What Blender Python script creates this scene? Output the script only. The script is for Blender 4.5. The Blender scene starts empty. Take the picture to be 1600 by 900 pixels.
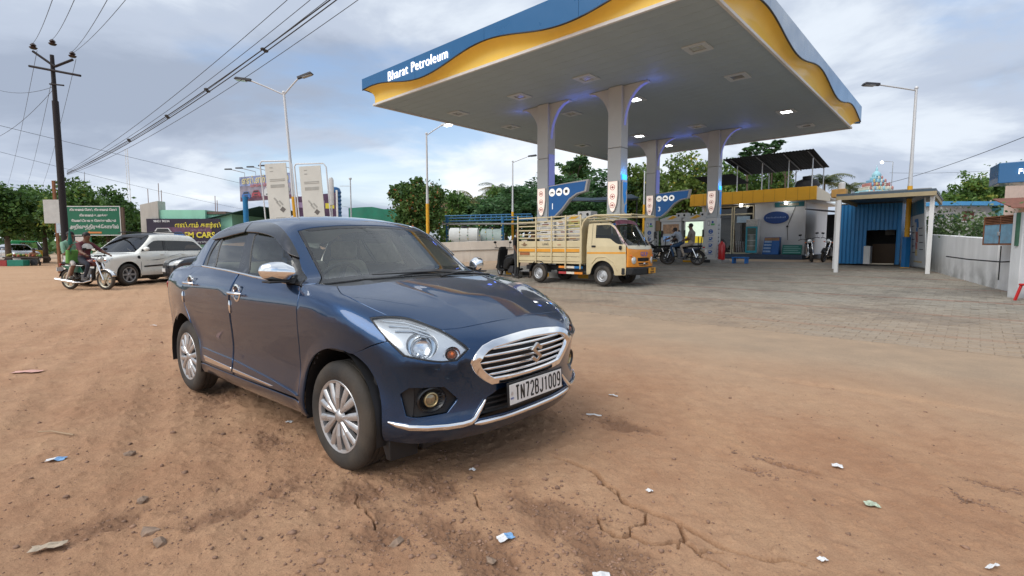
import bpy,bmesh,math,random
import numpy as np
from mathutils import Vector,Matrix
from mathutils.geometry import delaunay_2d_cdt
random.seed(7); rng = np.random.default_rng(7)
PI = math.pi; R = math.radians
S = bpy.context.scene; C = S.collection

# ------------------------------------------------------------------ camera, sky, sun, exposure
FPX,CAMH,HOR = 780.54,1.269,385.6          # focal length in photo pixels (1600 wide), eye height, horizon row
PIT = math.atan((450 - HOR)/FPX)
cam = bpy.data.cameras.new('camera'); camo = bpy.data.objects.new('camera',cam); C.objects.link(camo)
camo.location = (0,0,CAMH); camo.rotation_euler = (PI/2 - PIT,0,0)
cam.sensor_width = 36; cam.lens = FPX/1600*36; cam.clip_end = 3000; cam.clip_start = .05
S.camera = camo
w = bpy.data.worlds.new('World'); S.world = w; w.use_nodes = True
SUN_EL,SUN_AZ = R(48),R(-128)                 # azimuth from +Y towards +X
def world():
    nt = w.node_tree; nt.nodes.clear(); N = nt.nodes.new; L = nt.links.new
    out = N('ShaderNodeOutputWorld'); sky = N('ShaderNodeTexSky'); sky.sky_type = 'NISHITA'; sky.sun_disc = False
    sky.sun_elevation = SUN_EL; sky.sun_rotation = SUN_AZ; sky.air_density = 1.0; sky.dust_density = 1.6; sky.ozone_density = 1.2
    bg = N('ShaderNodeBackground'); bg.inputs[1].default_value = .125; L(sky.outputs[0],bg.inputs[0])
    tc = N('ShaderNodeTexCoord'); sp = N('ShaderNodeSeparateXYZ'); L(tc.outputs['Generated'],sp.inputs[0])
    def math_(op,a,b=None,c=None):
        n = N('ShaderNodeMath'); n.operation = op
        for i,v in enumerate((a,b,c)):
            if v is None: continue
            if isinstance(v,(int,float)): n.inputs[i].default_value = v
            else: L(v,n.inputs[i])
        return n.outputs[0]
    zc = math_('ADD',math_('MAXIMUM',sp.outputs[2],0.0),.22)
    u = math_('DIVIDE',sp.outputs[0],zc); v = math_('DIVIDE',sp.outputs[1],zc)
    cb = N('ShaderNodeCombineXYZ'); L(u,cb.inputs[0]); L(v,cb.inputs[1])
    def nz(scale,det,rough,off,dist=0.,sq=(1,1,1),src=cb):
        mp = N('ShaderNodeMapping'); mp.inputs['Location'].default_value = off; mp.inputs['Scale'].default_value = sq; L(src.outputs[0],mp.inputs[0])
        n = N('ShaderNodeTexNoise'); n.inputs['Scale'].default_value = scale; n.inputs['Detail'].default_value = det
        n.inputs['Roughness'].default_value = rough; n.inputs['Distortion'].default_value = dist; L(mp.outputs[0],n.inputs[0]); return n.outputs[0]
    def ramp(x,pts):
        r = N('ShaderNodeValToRGB'); r.color_ramp.interpolation = 'EASE'; L(x,r.inputs[0]); e = r.color_ramp.elements
        while len(e) < len(pts): e.new(.5)
        for k,(p,c) in enumerate(pts): e[k].position = p; e[k].color = (*c,1) if not isinstance(c,(int,float)) else (c,c,c,1)
        return r.outputs[0]
    cover = nz(.62,8,.55,(3.1,7.7,0),.25)
    body = nz(.85,9,.56,(1.3,2.2,4),.35,(1,1.25,1))
    mass = nz(.36,3,.5,(9.4,3.3,2))
    shade = math_('ADD',math_('MULTIPLY',body,.62),math_('MULTIPLY',mass,.38))
    cm = ramp(cover,[(.345,0.),(.475,1.)])
    cc = ramp(shade,[(.38,(.27,.315,.40)),(.46,(.37,.42,.51)),(.525,(.55,.60,.665)),(.61,(.74,.77,.80))])
    cl = N('ShaderNodeBackground'); cl.inputs[1].default_value = .92; L(cc,cl.inputs[0])
    haze = ramp(sp.outputs[2],[(.0,1.),(.30,0.)])
    cmh = math_('MAXIMUM',cm,math_('MULTIPLY',haze,.75))
    mx = N('ShaderNodeMixShader'); L(cmh,mx.inputs[0]); L(bg.outputs[0],mx.inputs[1]); L(cl.outputs[0],mx.inputs[2]); L(mx.outputs[0],out.inputs[0])
world()
sun = bpy.data.lights.new('sun','SUN'); sun.energy = 1.5; sun.angle = R(50); sun.color = (1,.955,.90)
so = bpy.data.objects.new('sun',sun); C.objects.link(so)
sd = Vector((math.sin(SUN_AZ)*math.cos(SUN_EL),math.cos(SUN_AZ)*math.cos(SUN_EL),math.sin(SUN_EL)))
so.rotation_euler = sd.to_track_quat('Z','Y').to_euler(); so.location = (0,0,30)
S.view_settings.view_transform = 'Standard'; S.view_settings.look = 'None'; S.view_settings.gamma = 1; S.view_settings.exposure = .70
S.cycles.max_bounces = 8; S.cycles.transparent_max_bounces = 16; S.cycles.use_denoising = True; S.cycles.caustics_reflective = False; S.cycles.caustics_refractive = False

# ------------------------------------------------------------------ helpers: terrain height, photo calibration
D2 = np.array((.678,.735)); D1 = np.array((.735,-.678))      # forecourt axes: away from the road / along the road
def sstep(a,b,x):
    t = np.clip((np.asarray(x,float) - a)/(b - a),0,1); return t*t*(3 - 2*t)
def gz(x,y):
    t = D2[0]*np.asarray(x,float) + D2[1]*np.asarray(y,float)
    return .62*sstep(6.5,25.5,t)
def at(px,py,Y):
    k = (450 - py)/FPX; d = ((px - 800)/FPX,math.cos(PIT) + k*math.sin(PIT),-math.sin(PIT) + k*math.cos(PIT))
    s = Y/d[1]; return Vector((d[0]*s,Y,CAMH + d[2]*s))
def onz(px,py,z):
    d = at(px,py,1.) - Vector((0,0,CAMH)); s = (z - CAMH)/d.z; return Vector((0,0,CAMH)) + d*s
def gr(px,py):
    d = at(px,py,1.) - Vector((0,0,CAMH)); s = 1.
    ss = np.geomspace(1,120,4000); z = CAMH + d.z*ss - gz(d.x*ss,d.y*ss); i = np.where(z < 0)[0]
    s = ss[i[0]] if len(i) else 60.
    return Vector((d.x*s,d.y*s,float(gz(d.x*s,d.y*s))))
def G(x,y): return float(gz(x,y))

# ------------------------------------------------------------------ helpers: objects
def tag(o,label=None,cat=None,group=None,kind=None):
    if label: o['label'] = label
    if cat: o['category'] = cat
    if group: o['group'] = group
    if kind: o['kind'] = kind
    return o
def thing(name,label,cat,loc=(0,0,0),rz=0,group=None):
    o = bpy.data.objects.new(name,None); C.objects.link(o); o.empty_display_size = .2
    o.location = loc; o.rotation_euler = (0,0,rz); return tag(o,label,cat,group)
def link(name,me,parent=None):
    o = bpy.data.objects.new(name,me); C.objects.link(o); o.parent = parent; return o
def dup(root,parent=None):
    c = root.copy(); C.objects.link(c); c.parent = parent
    for ch in root.children: dup(ch,c)
    return c
def txf(pts,m): return [tuple(m @ Vector(p)) for p in pts]
class MB:
    def __init__(s): s.v = []; s.f = []; s.m = None; s.mi = []; s.cm = 0
    def add(s,v,f):
        k = len(s.v)
        if s.m is not None: v = txf(v,s.m)
        s.v += [tuple(p) for p in v]; s.f += [tuple(i + k for i in q) for q in f]; s.mi += [s.cm]*len(f); return s
    def box(s,lo,hi):
        x,y,z = lo; X,Y,Z = hi
        return s.add([(x,y,z),(X,y,z),(X,Y,z),(x,Y,z),(x,y,Z),(X,y,Z),(X,Y,Z),(x,Y,Z)],[(0,3,2,1),(4,5,6,7),(0,1,5,4),(1,2,6,5),(2,3,7,6),(3,0,4,7)])
    def cbox(s,c,d): return s.box([c[i] - d[i]/2 for i in range(3)],[c[i] + d[i]/2 for i in range(3)])
    def hexa(s,b,t): # 4 bottom + 4 top points
        return s.add(list(b) + list(t),[(0,3,2,1),(4,5,6,7),(0,1,5,4),(1,2,6,5),(2,3,7,6),(3,0,4,7)])
    def tube(s,pts,r,n=8,caps=True,closed=False,flat=None):
        P = [Vector(p) for p in pts]; rs = r if isinstance(r,(list,tuple)) else [r]*len(P); V = []; F = []; up = None
        for i,p in enumerate(P):
            a = P[i - 1] if i or closed else p; b = P[(i + 1) % len(P)] if i < len(P) - 1 or closed else p
            d = (b - a).normalized() if (b - a).length > 1e-9 else Vector((0,0,1))
            if up is None: up = Vector((0,0,1)) if abs(d.z) < .9 else Vector((1,0,0))
            x = d.cross(up)
            if x.length < 1e-6: x = d.orthogonal()
            x.normalize(); y = x.cross(d).normalized(); up = y
            for k in range(n):
                t = 2*PI*k/n; fx,fy = flat or (1,1); V.append(p + (x*math.cos(t)*fx + y*math.sin(t)*fy)*rs[i])
        m = len(P)
        for i in range(m if closed else m - 1):
            for k in range(n): a,b = i*n + k,i*n + (k + 1) % n; c,d = ((i + 1) % m)*n + (k + 1) % n,((i + 1) % m)*n + k; F.append((a,b,c,d))
        if caps and not closed: F += [tuple(range(n))[::-1],tuple(range((m - 1)*n,m*n))]
        return s.add(V,F)
    def cyl(s,a,b,r,r2=None,n=16,caps=True): return s.tube([a,b],[r,r if r2 is None else r2],n,caps)
    def lathe(s,prof,n=24,axis='z',c=(0,0,0),arc=2*PI):   # prof: (radius, along)
        V = []; F = []; m = len(prof)
        for k in range(n):
            t = arc*k/n
            for r,h in prof:
                q = (r*math.cos(t),r*math.sin(t),h)
                V.append({'z': q,'y': (q[0],q[2],q[1]),'x': (q[2],q[0],q[1])}[axis])
        for k in range(n):
            for i in range(m - 1):
                a,b = k*m + i,((k + 1) % n)*m + i
                F.append((a,b,b + 1,a + 1) if axis == 'z' else (a,a + 1,b + 1,b))
        return s.add([(p[0] + c[0],p[1] + c[1],p[2] + c[2]) for p in V],F)
    def prism(s,poly,d0,d1,axis='y'): # 2-D polygon extruded along an axis; 'y': poly=(x,z); 'x': (y,z); 'z': (x,y)
        n = len(poly); mk = {'y': lambda p,d: (p[0],d,p[1]),'x': lambda p,d: (d,p[0],p[1]),'z': lambda p,d: (p[0],p[1],d)}[axis]
        V = [mk(p,d0) for p in poly] + [mk(p,d1) for p in poly]
        return s.add(V,[tuple(range(n)),tuple(range(2*n - 1,n - 1,-1))] + [(i,i + n,(i + 1) % n + n,(i + 1) % n) for i in range(n)])
    def ball(s,c,r,n=10,m=7):
        rr = r if isinstance(r,(tuple,list)) else (r,r,r); V = [(c[0],c[1],c[2] + rr[2])]; F = []
        for i in range(1,m):
            a = PI*i/m
            for k in range(n): t = 2*PI*k/n; V.append((c[0] + rr[0]*math.sin(a)*math.cos(t),c[1] + rr[1]*math.sin(a)*math.sin(t),c[2] + rr[2]*math.cos(a)))
        V.append((c[0],c[1],c[2] - rr[2])); e = len(V) - 1
        for k in range(n):
            F.append((0,1 + k,1 + (k + 1) % n)); F.append((e,e - n + (k + 1) % n,e - n + k))
            for i in range(m - 2): a = 1 + i*n + k; b = 1 + i*n + (k + 1) % n; F.append((a,a + n,b + n,b))
        return s.add(V,F)
    def build(s,name,mat,parent=None,smooth=0,bevel=0,seg=2,fix=True):
        me = bpy.data.meshes.new(name); me.from_pydata(s.v,[],s.f)
        mats = mat if isinstance(mat,(list,tuple)) else [mat]
        for q in mats: me.materials.append(q)
        if len(mats) > 1: me.polygons.foreach_set('material_index',s.mi)
        if fix:
            b = bmesh.new(); b.from_mesh(me); bmesh.ops.recalc_face_normals(b,faces=b.faces); b.to_mesh(me); b.free()
        if smooth: me.shade_smooth(); me.set_sharp_from_angle(angle=R(smooth))
        o = link(name,me,parent)
        if bevel:
            md = o.modifiers.new('bevel','BEVEL'); md.width = bevel; md.segments = seg; md.limit_method = 'ANGLE'; md.angle_limit = R(40)
            if not smooth: me.shade_smooth(); me.set_sharp_from_angle(angle=R(30))
        return o
def np_mesh(name,V,F,mat,parent=None,smooth=False,normals=None,tri=None):
    me = bpy.data.meshes.new(name); V = np.asarray(V,np.float32); F = np.asarray(F,np.int32); k = F.shape[1]
    me.vertices.add(len(V)); me.vertices.foreach_set('co',V.ravel()); me.loops.add(F.size); me.loops.foreach_set('vertex_index',F.ravel())
    me.polygons.add(len(F)); me.polygons.foreach_set('loop_start',np.arange(0,F.size,k,dtype=np.int32))
    me.update(calc_edges=True); me.materials.append(mat)
    if smooth: me.shade_smooth()
    return link(name,me,parent)
def text(name,body,size,mat,parent,m,depth=.004,align='CENTER',bold=0.,sx=1.,sp=1.):
    cu = bpy.data.curves.new(name,'FONT'); cu.body = body; cu.size = size; cu.align_x = align; cu.align_y = 'CENTER'; cu.extrude = depth/2; cu.offset = bold; cu.space_character = sp; cu.resolution_u = 3
    t = bpy.data.objects.new(name,cu); C.objects.link(t); bpy.context.view_layer.update()
    me = bpy.data.meshes.new_from_object(t.evaluated_get(bpy.context.evaluated_depsgraph_get())); bpy.data.objects.remove(t); bpy.data.curves.remove(cu)
    me.materials.clear(); me.materials.append(mat); me.transform(m @ Matrix.Diagonal((sx,1,1,1))); me.name = name
    return link(name,me,parent)
def frame(o,x,y):   # matrix with origin o, local X = x, local Y = y
    x = Vector(x).normalized(); y = Vector(y); z = x.cross(y).normalized(); y = z.cross(x)
    return Matrix(((x.x,y.x,z.x,o[0]),(x.y,y.y,z.y,o[1]),(x.z,y.z,z.z,o[2]),(0,0,0,1)))

# ------------------------------------------------------------------ materials
MT = {}
def mat(name,col,rough=.6,metal=0.,var=.12,vs=4.,bump=0.,bs=60.,coat=0.,spec=.5,emit=0.,ecol=None,det=5.,streak=0.,rv=.08,dust=None,dns=9.):
    if name in MT: return MT[name]
    m = bpy.data.materials.new(name); m.use_nodes = True; nt = m.node_tree; N = nt.nodes.new; L = nt.links.new; p = nt.nodes['Principled BSDF']
    p.inputs['Roughness'].default_value = rough; p.inputs['Metallic'].default_value = metal; p.inputs['Coat Weight'].default_value = coat
    p.inputs['Coat Roughness'].default_value = .03; p.inputs['Specular IOR Level'].default_value = spec
    tc = N('ShaderNodeTexCoord'); src = tc.outputs['Object']
    col = tuple(col); out = None
    if var:
        mp = N('ShaderNodeMapping'); L(src,mp.inputs[0]); mp.inputs['Scale'].default_value = (1,1,.15 if streak else 1)
        n = N('ShaderNodeTexNoise'); n.inputs['Scale'].default_value = vs; n.inputs['Detail'].default_value = det; n.inputs['Roughness'].default_value = .62; L(mp.outputs[0],n.inputs[0])
        mr = N('ShaderNodeMapRange'); mr.inputs['From Min'].default_value = .28; mr.inputs['From Max'].default_value = .72; mr.inputs['To Min'].default_value = 1 - var; mr.inputs['To Max'].default_value = 1 + var; L(n.outputs[0],mr.inputs[0])
        mx = N('ShaderNodeVectorMath'); mx.operation = 'SCALE'; mx.inputs[0].default_value = col; L(mr.outputs[0],mx.inputs['Scale']); out = mx.outputs[0]
        if rv:
            rr = N('ShaderNodeMapRange'); rr.inputs['From Min'].default_value = .3; rr.inputs['From Max'].default_value = .7; rr.inputs['To Min'].default_value = max(0,rough - rv); rr.inputs['To Max'].default_value = min(1,rough + rv); L(n.outputs[0],rr.inputs[0]); L(rr.outputs[0],p.inputs['Roughness'])
    if dust:   # (colour, z0, z1, strength): settled dust, more towards the ground, broken up by noise
        dc,z0,z1,ds = dust; sp = N('ShaderNodeSeparateXYZ'); L(src,sp.inputs[0]); mr = N('ShaderNodeMapRange'); mr.inputs['From Min'].default_value = z0; mr.inputs['From Max'].default_value = z1; mr.inputs['To Min'].default_value = ds; mr.inputs['To Max'].default_value = 0.; L(sp.outputs[2],mr.inputs[0])
        n2 = N('ShaderNodeTexNoise'); n2.inputs['Scale'].default_value = dns; n2.inputs['Detail'].default_value = 6; L(src,n2.inputs[0]); mu = N('ShaderNodeMath'); mu.operation = 'MULTIPLY'; L(mr.outputs[0],mu.inputs[0]); m2 = N('ShaderNodeMapRange'); m2.inputs['From Min'].default_value = .3; m2.inputs['From Max'].default_value = .65; L(n2.outputs[0],m2.inputs[0]); L(m2.outputs[0],mu.inputs[1])
        mc = N('ShaderNodeMix'); mc.data_type = 'RGBA'; L(mu.outputs[0],mc.inputs[0]); mc.inputs[7].default_value = (*dc,1)
        if out: L(out,mc.inputs[6])
        else: mc.inputs[6].default_value = (*col,1)
        out = mc.outputs[2]
    if out: L(out,p.inputs['Base Color'])
    else: p.inputs['Base Color'].default_value = (*col,1)
    if bump:
        n = N('ShaderNodeTexNoise'); n.inputs['Scale'].default_value = bs; n.inputs['Detail'].default_value = 6; L(src,n.inputs[0])
        b = N('ShaderNodeBump'); b.inputs['Strength'].default_value = bump; b.inputs['Distance'].default_value = .02; L(n.outputs[0],b.inputs['Height']); L(b.outputs[0],p.inputs['Normal'])
    if emit: p.inputs['Emission Color'].default_value = (*(ecol or col),1); p.inputs['Emission Strength'].default_value = emit
    MT[name] = m; return m
def glass(name,tint=(.5,.55,.55),refl=1.,rough=.0,ior=1.5,diffuse_mix=0.,fc=(.55,.5,.45)):
    if name in MT: return MT[name]
    m = bpy.data.materials.new(name); m.use_nodes = True; nt = m.node_tree; N = nt.nodes.new; L = nt.links.new; nt.nodes.clear()
    o = N('ShaderNodeOutputMaterial'); t = N('ShaderNodeBsdfTransparent'); t.inputs[0].default_value = (*tint,1); g = N('ShaderNodeBsdfGlossy'); g.inputs['Roughness'].default_value = rough; g.inputs[0].default_value = (refl,refl,refl,1)
    fr = N('ShaderNodeFresnel'); fr.inputs[0].default_value = ior; mx = N('ShaderNodeMixShader'); L(fr.outputs[0],mx.inputs[0]); L(t.outputs[0],mx.inputs[1]); L(g.outputs[0],mx.inputs[2]); last = mx.outputs[0]
    if diffuse_mix:
        d = N('ShaderNodeBsdfDiffuse'); d.inputs[0].default_value = (*fc,1); m2 = N('ShaderNodeMixShader'); m2.inputs[0].default_value = diffuse_mix; L(last,m2.inputs[1]); L(d.outputs[0],m2.inputs[2]); last = m2.outputs[0]
    L(last,o.inputs[0]); MT[name] = m; return m
DUST = (.36,.22,.135)
BLACK = mat('black_plastic',(.012,.012,.013),.55,var=.2); RUBBER = mat('tyre_rubber',(.022,.021,.02),.8,var=.25,vs=12,bump=.15,bs=80,dust=((.20,.15,.10),-3,3,.5),dns=5.)
CHROME = mat('chrome',(.86,.87,.88),.06,1.,var=.0); STEEL = mat('galvanised_steel',(.50,.51,.52),.45,.7,var=.15,vs=8)
WHITE = mat('white_paint',(.74,.74,.72),.5,var=.10,vs=3); DKSTEEL = mat('dark_steel',(.05,.05,.055),.5,.4,var=.2)
SILVER = mat('silver_plastic',(.54,.55,.56),.34,.7,var=.08,vs=14,dust=(DUST,-.3,.3,.25))
YELLOW = mat('yellow_paint',(.78,.40,.02),.45,var=.10); BLUEP = mat('blue_paint',(.012,.16,.42),.42,var=.10); ORANGE = mat('orange_paint',(.85,.30,.02),.35,var=.08,coat=.3)
SKIN = mat('skin',(.16,.075,.045),.55,var=.08); HAIR = mat('hair',(.012,.01,.009),.6,var=.2)
# ------------------------------------------------------------------ car bodies: smooth implicit shape + panels laid on it
def nspline(pts):
    # natural cubic spline through (t, v) pairs; clamped-linear outside
    p = np.array(sorted(pts),float); x,y = p[:,0],p[:,1]; n = len(x); h = np.diff(x)
    # monotone-ish: finite-difference (Catmull / PCHIP) slopes
    d = np.diff(y)/h; m = np.empty(n); m[0] = d[0]; m[-1] = d[-1]
    w1 = h[:-1]/(h[:-1] + h[1:]); m[1:-1] = d[:-1]*(1 - w1) + d[1:]*w1
    def f(t):
        t = np.asarray(t,float); i = np.clip(np.searchsorted(x,t) - 1,0,n - 2)
        tt = np.clip(t,x[0],x[-1]); s = (tt - x[i])/h[i]; s2 = s*s; s3 = s2*s
        v = (2*s3 - 3*s2 + 1)*y[i] + (s3 - 2*s2 + s)*h[i]*m[i] + (3*s2 - 2*s3)*y[i+1] + (s3 - s2)*h[i]*m[i+1]
        return v + np.where(t < x[0],(t - x[0])*m[0],0) + np.where(t > x[-1],(t - x[-1])*m[-1],0)
    return f
def smax(a,b,k):
    h = np.maximum(k - np.abs(a - b),0)/k
    return np.maximum(a,b) + h*h*k*.25
def smin(a,b,k): return -smax(-a,-b,k)
def sedan_sdf():
    plan = nspline([(-2.0,.60),(-1.92,.72),(-1.8,.778),(-1.6,.815),(-1.225,.852),(-.6,.8675),(.5,.866),(1.225,.862),(1.5,.846),(1.7,.815),(1.9,.765),(2.1,.69)])
    sec = nspline([(.15,-.13),(.22,-.055),(.28,-.018),(.36,-.006),(.42,-.012),(.52,-.022),(.64,-.016),(.76,-.004),(.88,0.),(.95,-.008),(1.0,-.026),(1.06,-.062),(1.12,-.11),(1.2,-.19)])
    pf = nspline([(0,2.03),(.25,2.018),(.45,1.975),(.6,1.915),(.7,1.855),(.78,1.785),(.86,1.66),(.92,1.5)])
    prof = nspline([(.15,-.12),(.22,-.055),(.27,-.02),(.33,.002),(.38,-.012),(.44,-.022),(.55,-.022),(.62,-.012),(.68,.0),(.72,-.012),(.78,-.052),(.84,-.12),(.9,-.22),(1.0,-.42)])
    hood = nspline([(.7,1.115),(.9,1.10),(1.0,1.088),(1.2,1.058),(1.4,1.022),(1.6,.976),(1.75,.934),(1.87,.888),(1.97,.84),(2.1,.76)])
    hdrop = nspline([(.8,.045),(1.2,.045),(1.45,.055),(1.7,.09),(1.95,.13)])
    deck = nspline([(-2.05,1.02),(-1.95,1.075),(-1.85,1.10),(-1.6,1.115),(-1.3,1.125),(-1.0,1.13)])
    roof = nspline([(-1.5,1.31),(-1.3,1.40),(-1.1,1.455),(-.9,1.490),(-.6,1.513),(-.3,1.519),(0,1.515),(.2,1.497),(.4,1.464),(.6,1.41)])
    gsec = nspline([(.9,.83),(1.0,.806),(1.08,.782),(1.2,.738),(1.3,.695),(1.38,.652),(1.44,.605),(1.52,.52)])
    gpl = nspline([(-1.7,-.16),(-1.4,-.085),(-1.1,-.035),(-.7,-.006),(-.2,0),(.3,0),(.7,-.012),(1.0,-.05)])
    def F(x,y,z):
        ay = np.abs(y)
        side = ay - plan(x) - sec(z)
        # wheel-arch flares and shoulder haunches
        for xc,am in ((1.30,.014),(-1.15,.016)):
            r = np.sqrt((x - xc)**2 + (z - .31)**2)
            side = side - am*np.exp(-((r - .37)/.055)**2)*(z > -.1)
            side = side - am*.9*np.exp(-((x - xc)/.33)**2 - ((z - .84)/.13)**2)
        side = side*.97
        side = side - .006*np.exp(-np.abs(z - .925 + .03*x)/.03)*np.clip((1.45 - x)/.3,0,1)
        front = (x - pf(ay) - prof(z) - .012*np.exp(-np.abs(z - .672)/.03))*.86
        cr = .006*np.exp(-np.abs(ay - (.30 + .22*(1.9 - x)))/.035)      # two soft hood creases
        top = np.where(x > 0,z - hood(x) + hdrop(x)*(ay/.72)**2.3 - cr*(x > .8),z - deck(x) + .035*(ay/.7)**2)*.96
        rear = (-x - 1.965 + .16*(ay/.8)**2.4 + .10*np.clip((z - .72)/.4,-1,1)**2 + .03*(z < .3))*.95
        bot = .19 - z + .02*(x > 1.6)
        low = smax(side,front,.07); low = smax(low,rear,.09); low = smax(low,top,.055); low = smax(low,bot,.05)
        gs = (ay - gsec(z) - gpl(x))*.9
        rf = z - roof(x) + .047*(ay/.55)**2.2
        wsx = 1.055 - .23*(ay/.66)**2.1
        ws = ((x - wsx)*.545 + (z - 1.07)*.838)
        rgx = -1.58 + .10*(ay/.6)**2
        rg = ((rgx - x)*.55 + (z - 1.10)*.835)
        g = smax(gs,rf,.10); g = smax(g,ws,.03); g = smax(g,rg,.05); g = smax(g,.98 - z,.03)
        return smin(low,g,.035)
    return F
class Shape:
    """panels are cut as outlines on the shape's surface; mode 'side' unwraps round the long axis, 'front'/'rear' round a point"""
    def __init__(s,F,zc=.6,fx=.9,rx=-.9,fz=.45): s.F = F; s.zc = zc; s.fx = fx; s.rx = rx; s.fz = fz
    def to_uv(s,P,mode):
        P = np.asarray(P,float); x,y,z = P.T
        if mode == 'side': return np.stack([x,np.arctan2(y,z - s.zc)*.8],1)
        if mode == 'front': dx = x - s.fx; return np.stack([np.arctan2(y,dx),np.arctan2(z - s.fz,np.hypot(dx,y))],1)
        dx = s.rx - x; return np.stack([np.arctan2(y,dx),np.arctan2(z - s.fz,np.hypot(dx,y))],1)
    def rays(s,uv,mode):
        u,v = uv.T; n = len(u); z0 = np.zeros(n)
        if mode == 'side': a = v/.8; return np.stack([u,z0,z0 + s.zc],1),np.stack([z0,np.sin(a),np.cos(a)],1)
        sg = 1 if mode == 'front' else -1; ox = s.fx if sg > 0 else s.rx
        return np.stack([z0 + ox,z0,z0 + s.fz],1),np.stack([sg*np.cos(u)*np.cos(v),np.sin(u)*np.cos(v),np.sin(v)],1)
    def solve(s,o,d,off,rmax=2.4):
        a = np.zeros(len(o)); b = np.full(len(o),rmax); found = np.zeros(len(o),bool)
        for t in np.linspace(rmax,.05,60):                      # outermost crossing
            f = s.F(*(o + d*t).T) - off; hit = (f < 0) & ~found; a = np.where(hit,t,a); found |= hit
            b = np.where(found,b,t)
        for _ in range(22):
            m = (a + b)/2; f = s.F(*(o + d*m[:,None]).T) - off; a = np.where(f < 0,m,a); b = np.where(f < 0,b,m)
        return o + d*a[:,None]
    def normal(s,P,e=.004):
        x,y,z = P.T; F = s.F
        n = np.stack([F(x+e,y,z) - F(x-e,y,z),F(x,y+e,z) - F(x,y-e,z),F(x,y,z+e) - F(x,y,z-e)],1)
        return n/np.linalg.norm(n,axis=1,keepdims=True)
    def on(s,P,mode='side',off=0.):
        o,d = s.rays(s.to_uv(np.asarray(P,float),mode),mode); return s.solve(o,d,off)
    def panel(s,name,outline,material,parent,mode='side',res=.035,off=0.,gap=.0025,rim=.014,holes=(),lip=.003,curve=True):
        """outline/holes: lists of (x,y,z[,sharp]) near the surface"""
        def loop(P):
            P = [tuple(p) for p in P]; sharp = [len(p) > 3 and p[3] for p in P]; U = s.to_uv([p[:3] for p in P],mode); n = len(U); out = []
            for i in range(n):
                p0,p1,p2,p3 = U[i - 1],U[i],U[(i + 1) % n],U[(i + 2) % n]; L = np.linalg.norm(p2 - p1); k = max(1,int(L/(res*.55)))
                m1 = (p2 - p0)/2 if curve and not sharp[i] else p2 - p1; m2 = (p3 - p1)/2 if curve and not sharp[(i + 1) % n] else p2 - p1
                l0 = np.linalg.norm(m1); l1 = np.linalg.norm(m2); m1 = m1*min(1,1.2*L/max(l0,1e-9)); m2 = m2*min(1,1.2*L/max(l1,1e-9))
                for j in range(k):
                    t = j/k; t2 = t*t; t3 = t2*t; out.append((2*t3 - 3*t2 + 1)*p1 + (t3 - 2*t2 + t)*m1 + (3*t2 - 2*t3)*p2 + (t3 - t2)*m2)
            return np.array(out)
        def shrink(A,d):
            area = .5*np.sum(A[:,0]*np.roll(A[:,1],-1) - np.roll(A[:,0],-1)*A[:,1])
            t = np.roll(A,-1,0) - np.roll(A,1,0); t /= np.maximum(np.linalg.norm(t,axis=1,keepdims=True),1e-9); nn = np.stack([-t[:,1],t[:,0]],1)*np.sign(area)
            return A + nn*d
        loops = [shrink(loop(outline),gap)] + [shrink(loop(h),-gap) for h in holes]
        def inside(Q,A):
            x,y = Q.T; c = np.zeros(len(Q),bool); B = np.roll(A,-1,0)
            for (x1,y1),(x2,y2) in zip(A,B):
                if y1 == y2: continue
                k = ((y1 > y) != (y2 > y)) & (x < (x2 - x1)*(y - y1)/(y2 - y1) + x1); c ^= k
            return c
        lo,hi = loops[0].min(0),loops[0].max(0); gx = np.arange(lo[0] + res*.5,hi[0],res); gy = np.arange(lo[1] + res*.5,hi[1],res*.87)
        Q = np.array([(x + (j % 2)*res*.5,y) for j,y in enumerate(gy) for x in gx]).reshape(-1,2)
        if len(Q):
            ok = inside(Q,loops[0])
            for h in loops[1:]: ok &= ~inside(Q,h)
            B = np.concatenate(loops); Q = Q[ok]
            if len(Q):
                dm = np.sqrt(((Q[:,None,:] - B[None]) ** 2).sum(2)).min(1); Q = Q[dm > res*.45]
        pts = [Vector(p) for p in np.concatenate(loops)]; edges = []; k = 0
        for A in loops: n = len(A); edges += [(k + i,k + (i + 1) % n) for i in range(n)]; k += n
        nb = k; pts += [Vector(p) for p in Q]
        vo,eo,fo,ov,oe,of = delaunay_2d_cdt(pts,edges,[],0,1e-7)
        V2 = np.array([tuple(p) for p in vo]); T = np.array([f for f in fo if len(f) == 3]); cen = V2[T].mean(1); ok = inside(cen,loops[0])
        for h in loops[1:]: ok &= ~inside(cen,h)
        T = T[ok]; o,d = s.rays(V2,mode); P = s.solve(o,d,off); Nn = s.normal(P)
        tn = np.cross(P[T[:,1]] - P[T[:,0]],P[T[:,2]] - P[T[:,0]]); bad = (tn*Nn[T[:,0]]).sum(1) < 0; T[bad] = T[bad][:,::-1]
        V = P; F_ = T; NN = Nn
        if rim:      # folded edge: a rounded lip, then a wall going in
            from collections import Counter
            cnt = Counter(); dirs = {}
            for a,b,c in T:
                for e in ((a,b),(b,c),(c,a)): cnt[tuple(sorted(e))] += 1; dirs[tuple(sorted(e))] = e
            be = [dirs[e] for e,q in cnt.items() if q == 1]; bv = sorted({v for e in be for v in e}); idx = {v: i for i,v in enumerate(bv)}; bv = np.array(bv)
            outd = np.zeros((len(bv),3))
            for a,b in be: t = P[b] - P[a]; q = np.cross(t,Nn[a]); outd[idx[a]] += q; outd[idx[b]] += q
            outd /= np.maximum(np.linalg.norm(outd,axis=1,keepdims=True),1e-9)
            r1 = P[bv] + outd*lip*.5 - Nn[bv]*lip*.5; r2 = P[bv] + outd*lip*.7 - Nn[bv]*rim; n0 = len(V); m = len(bv)
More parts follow.
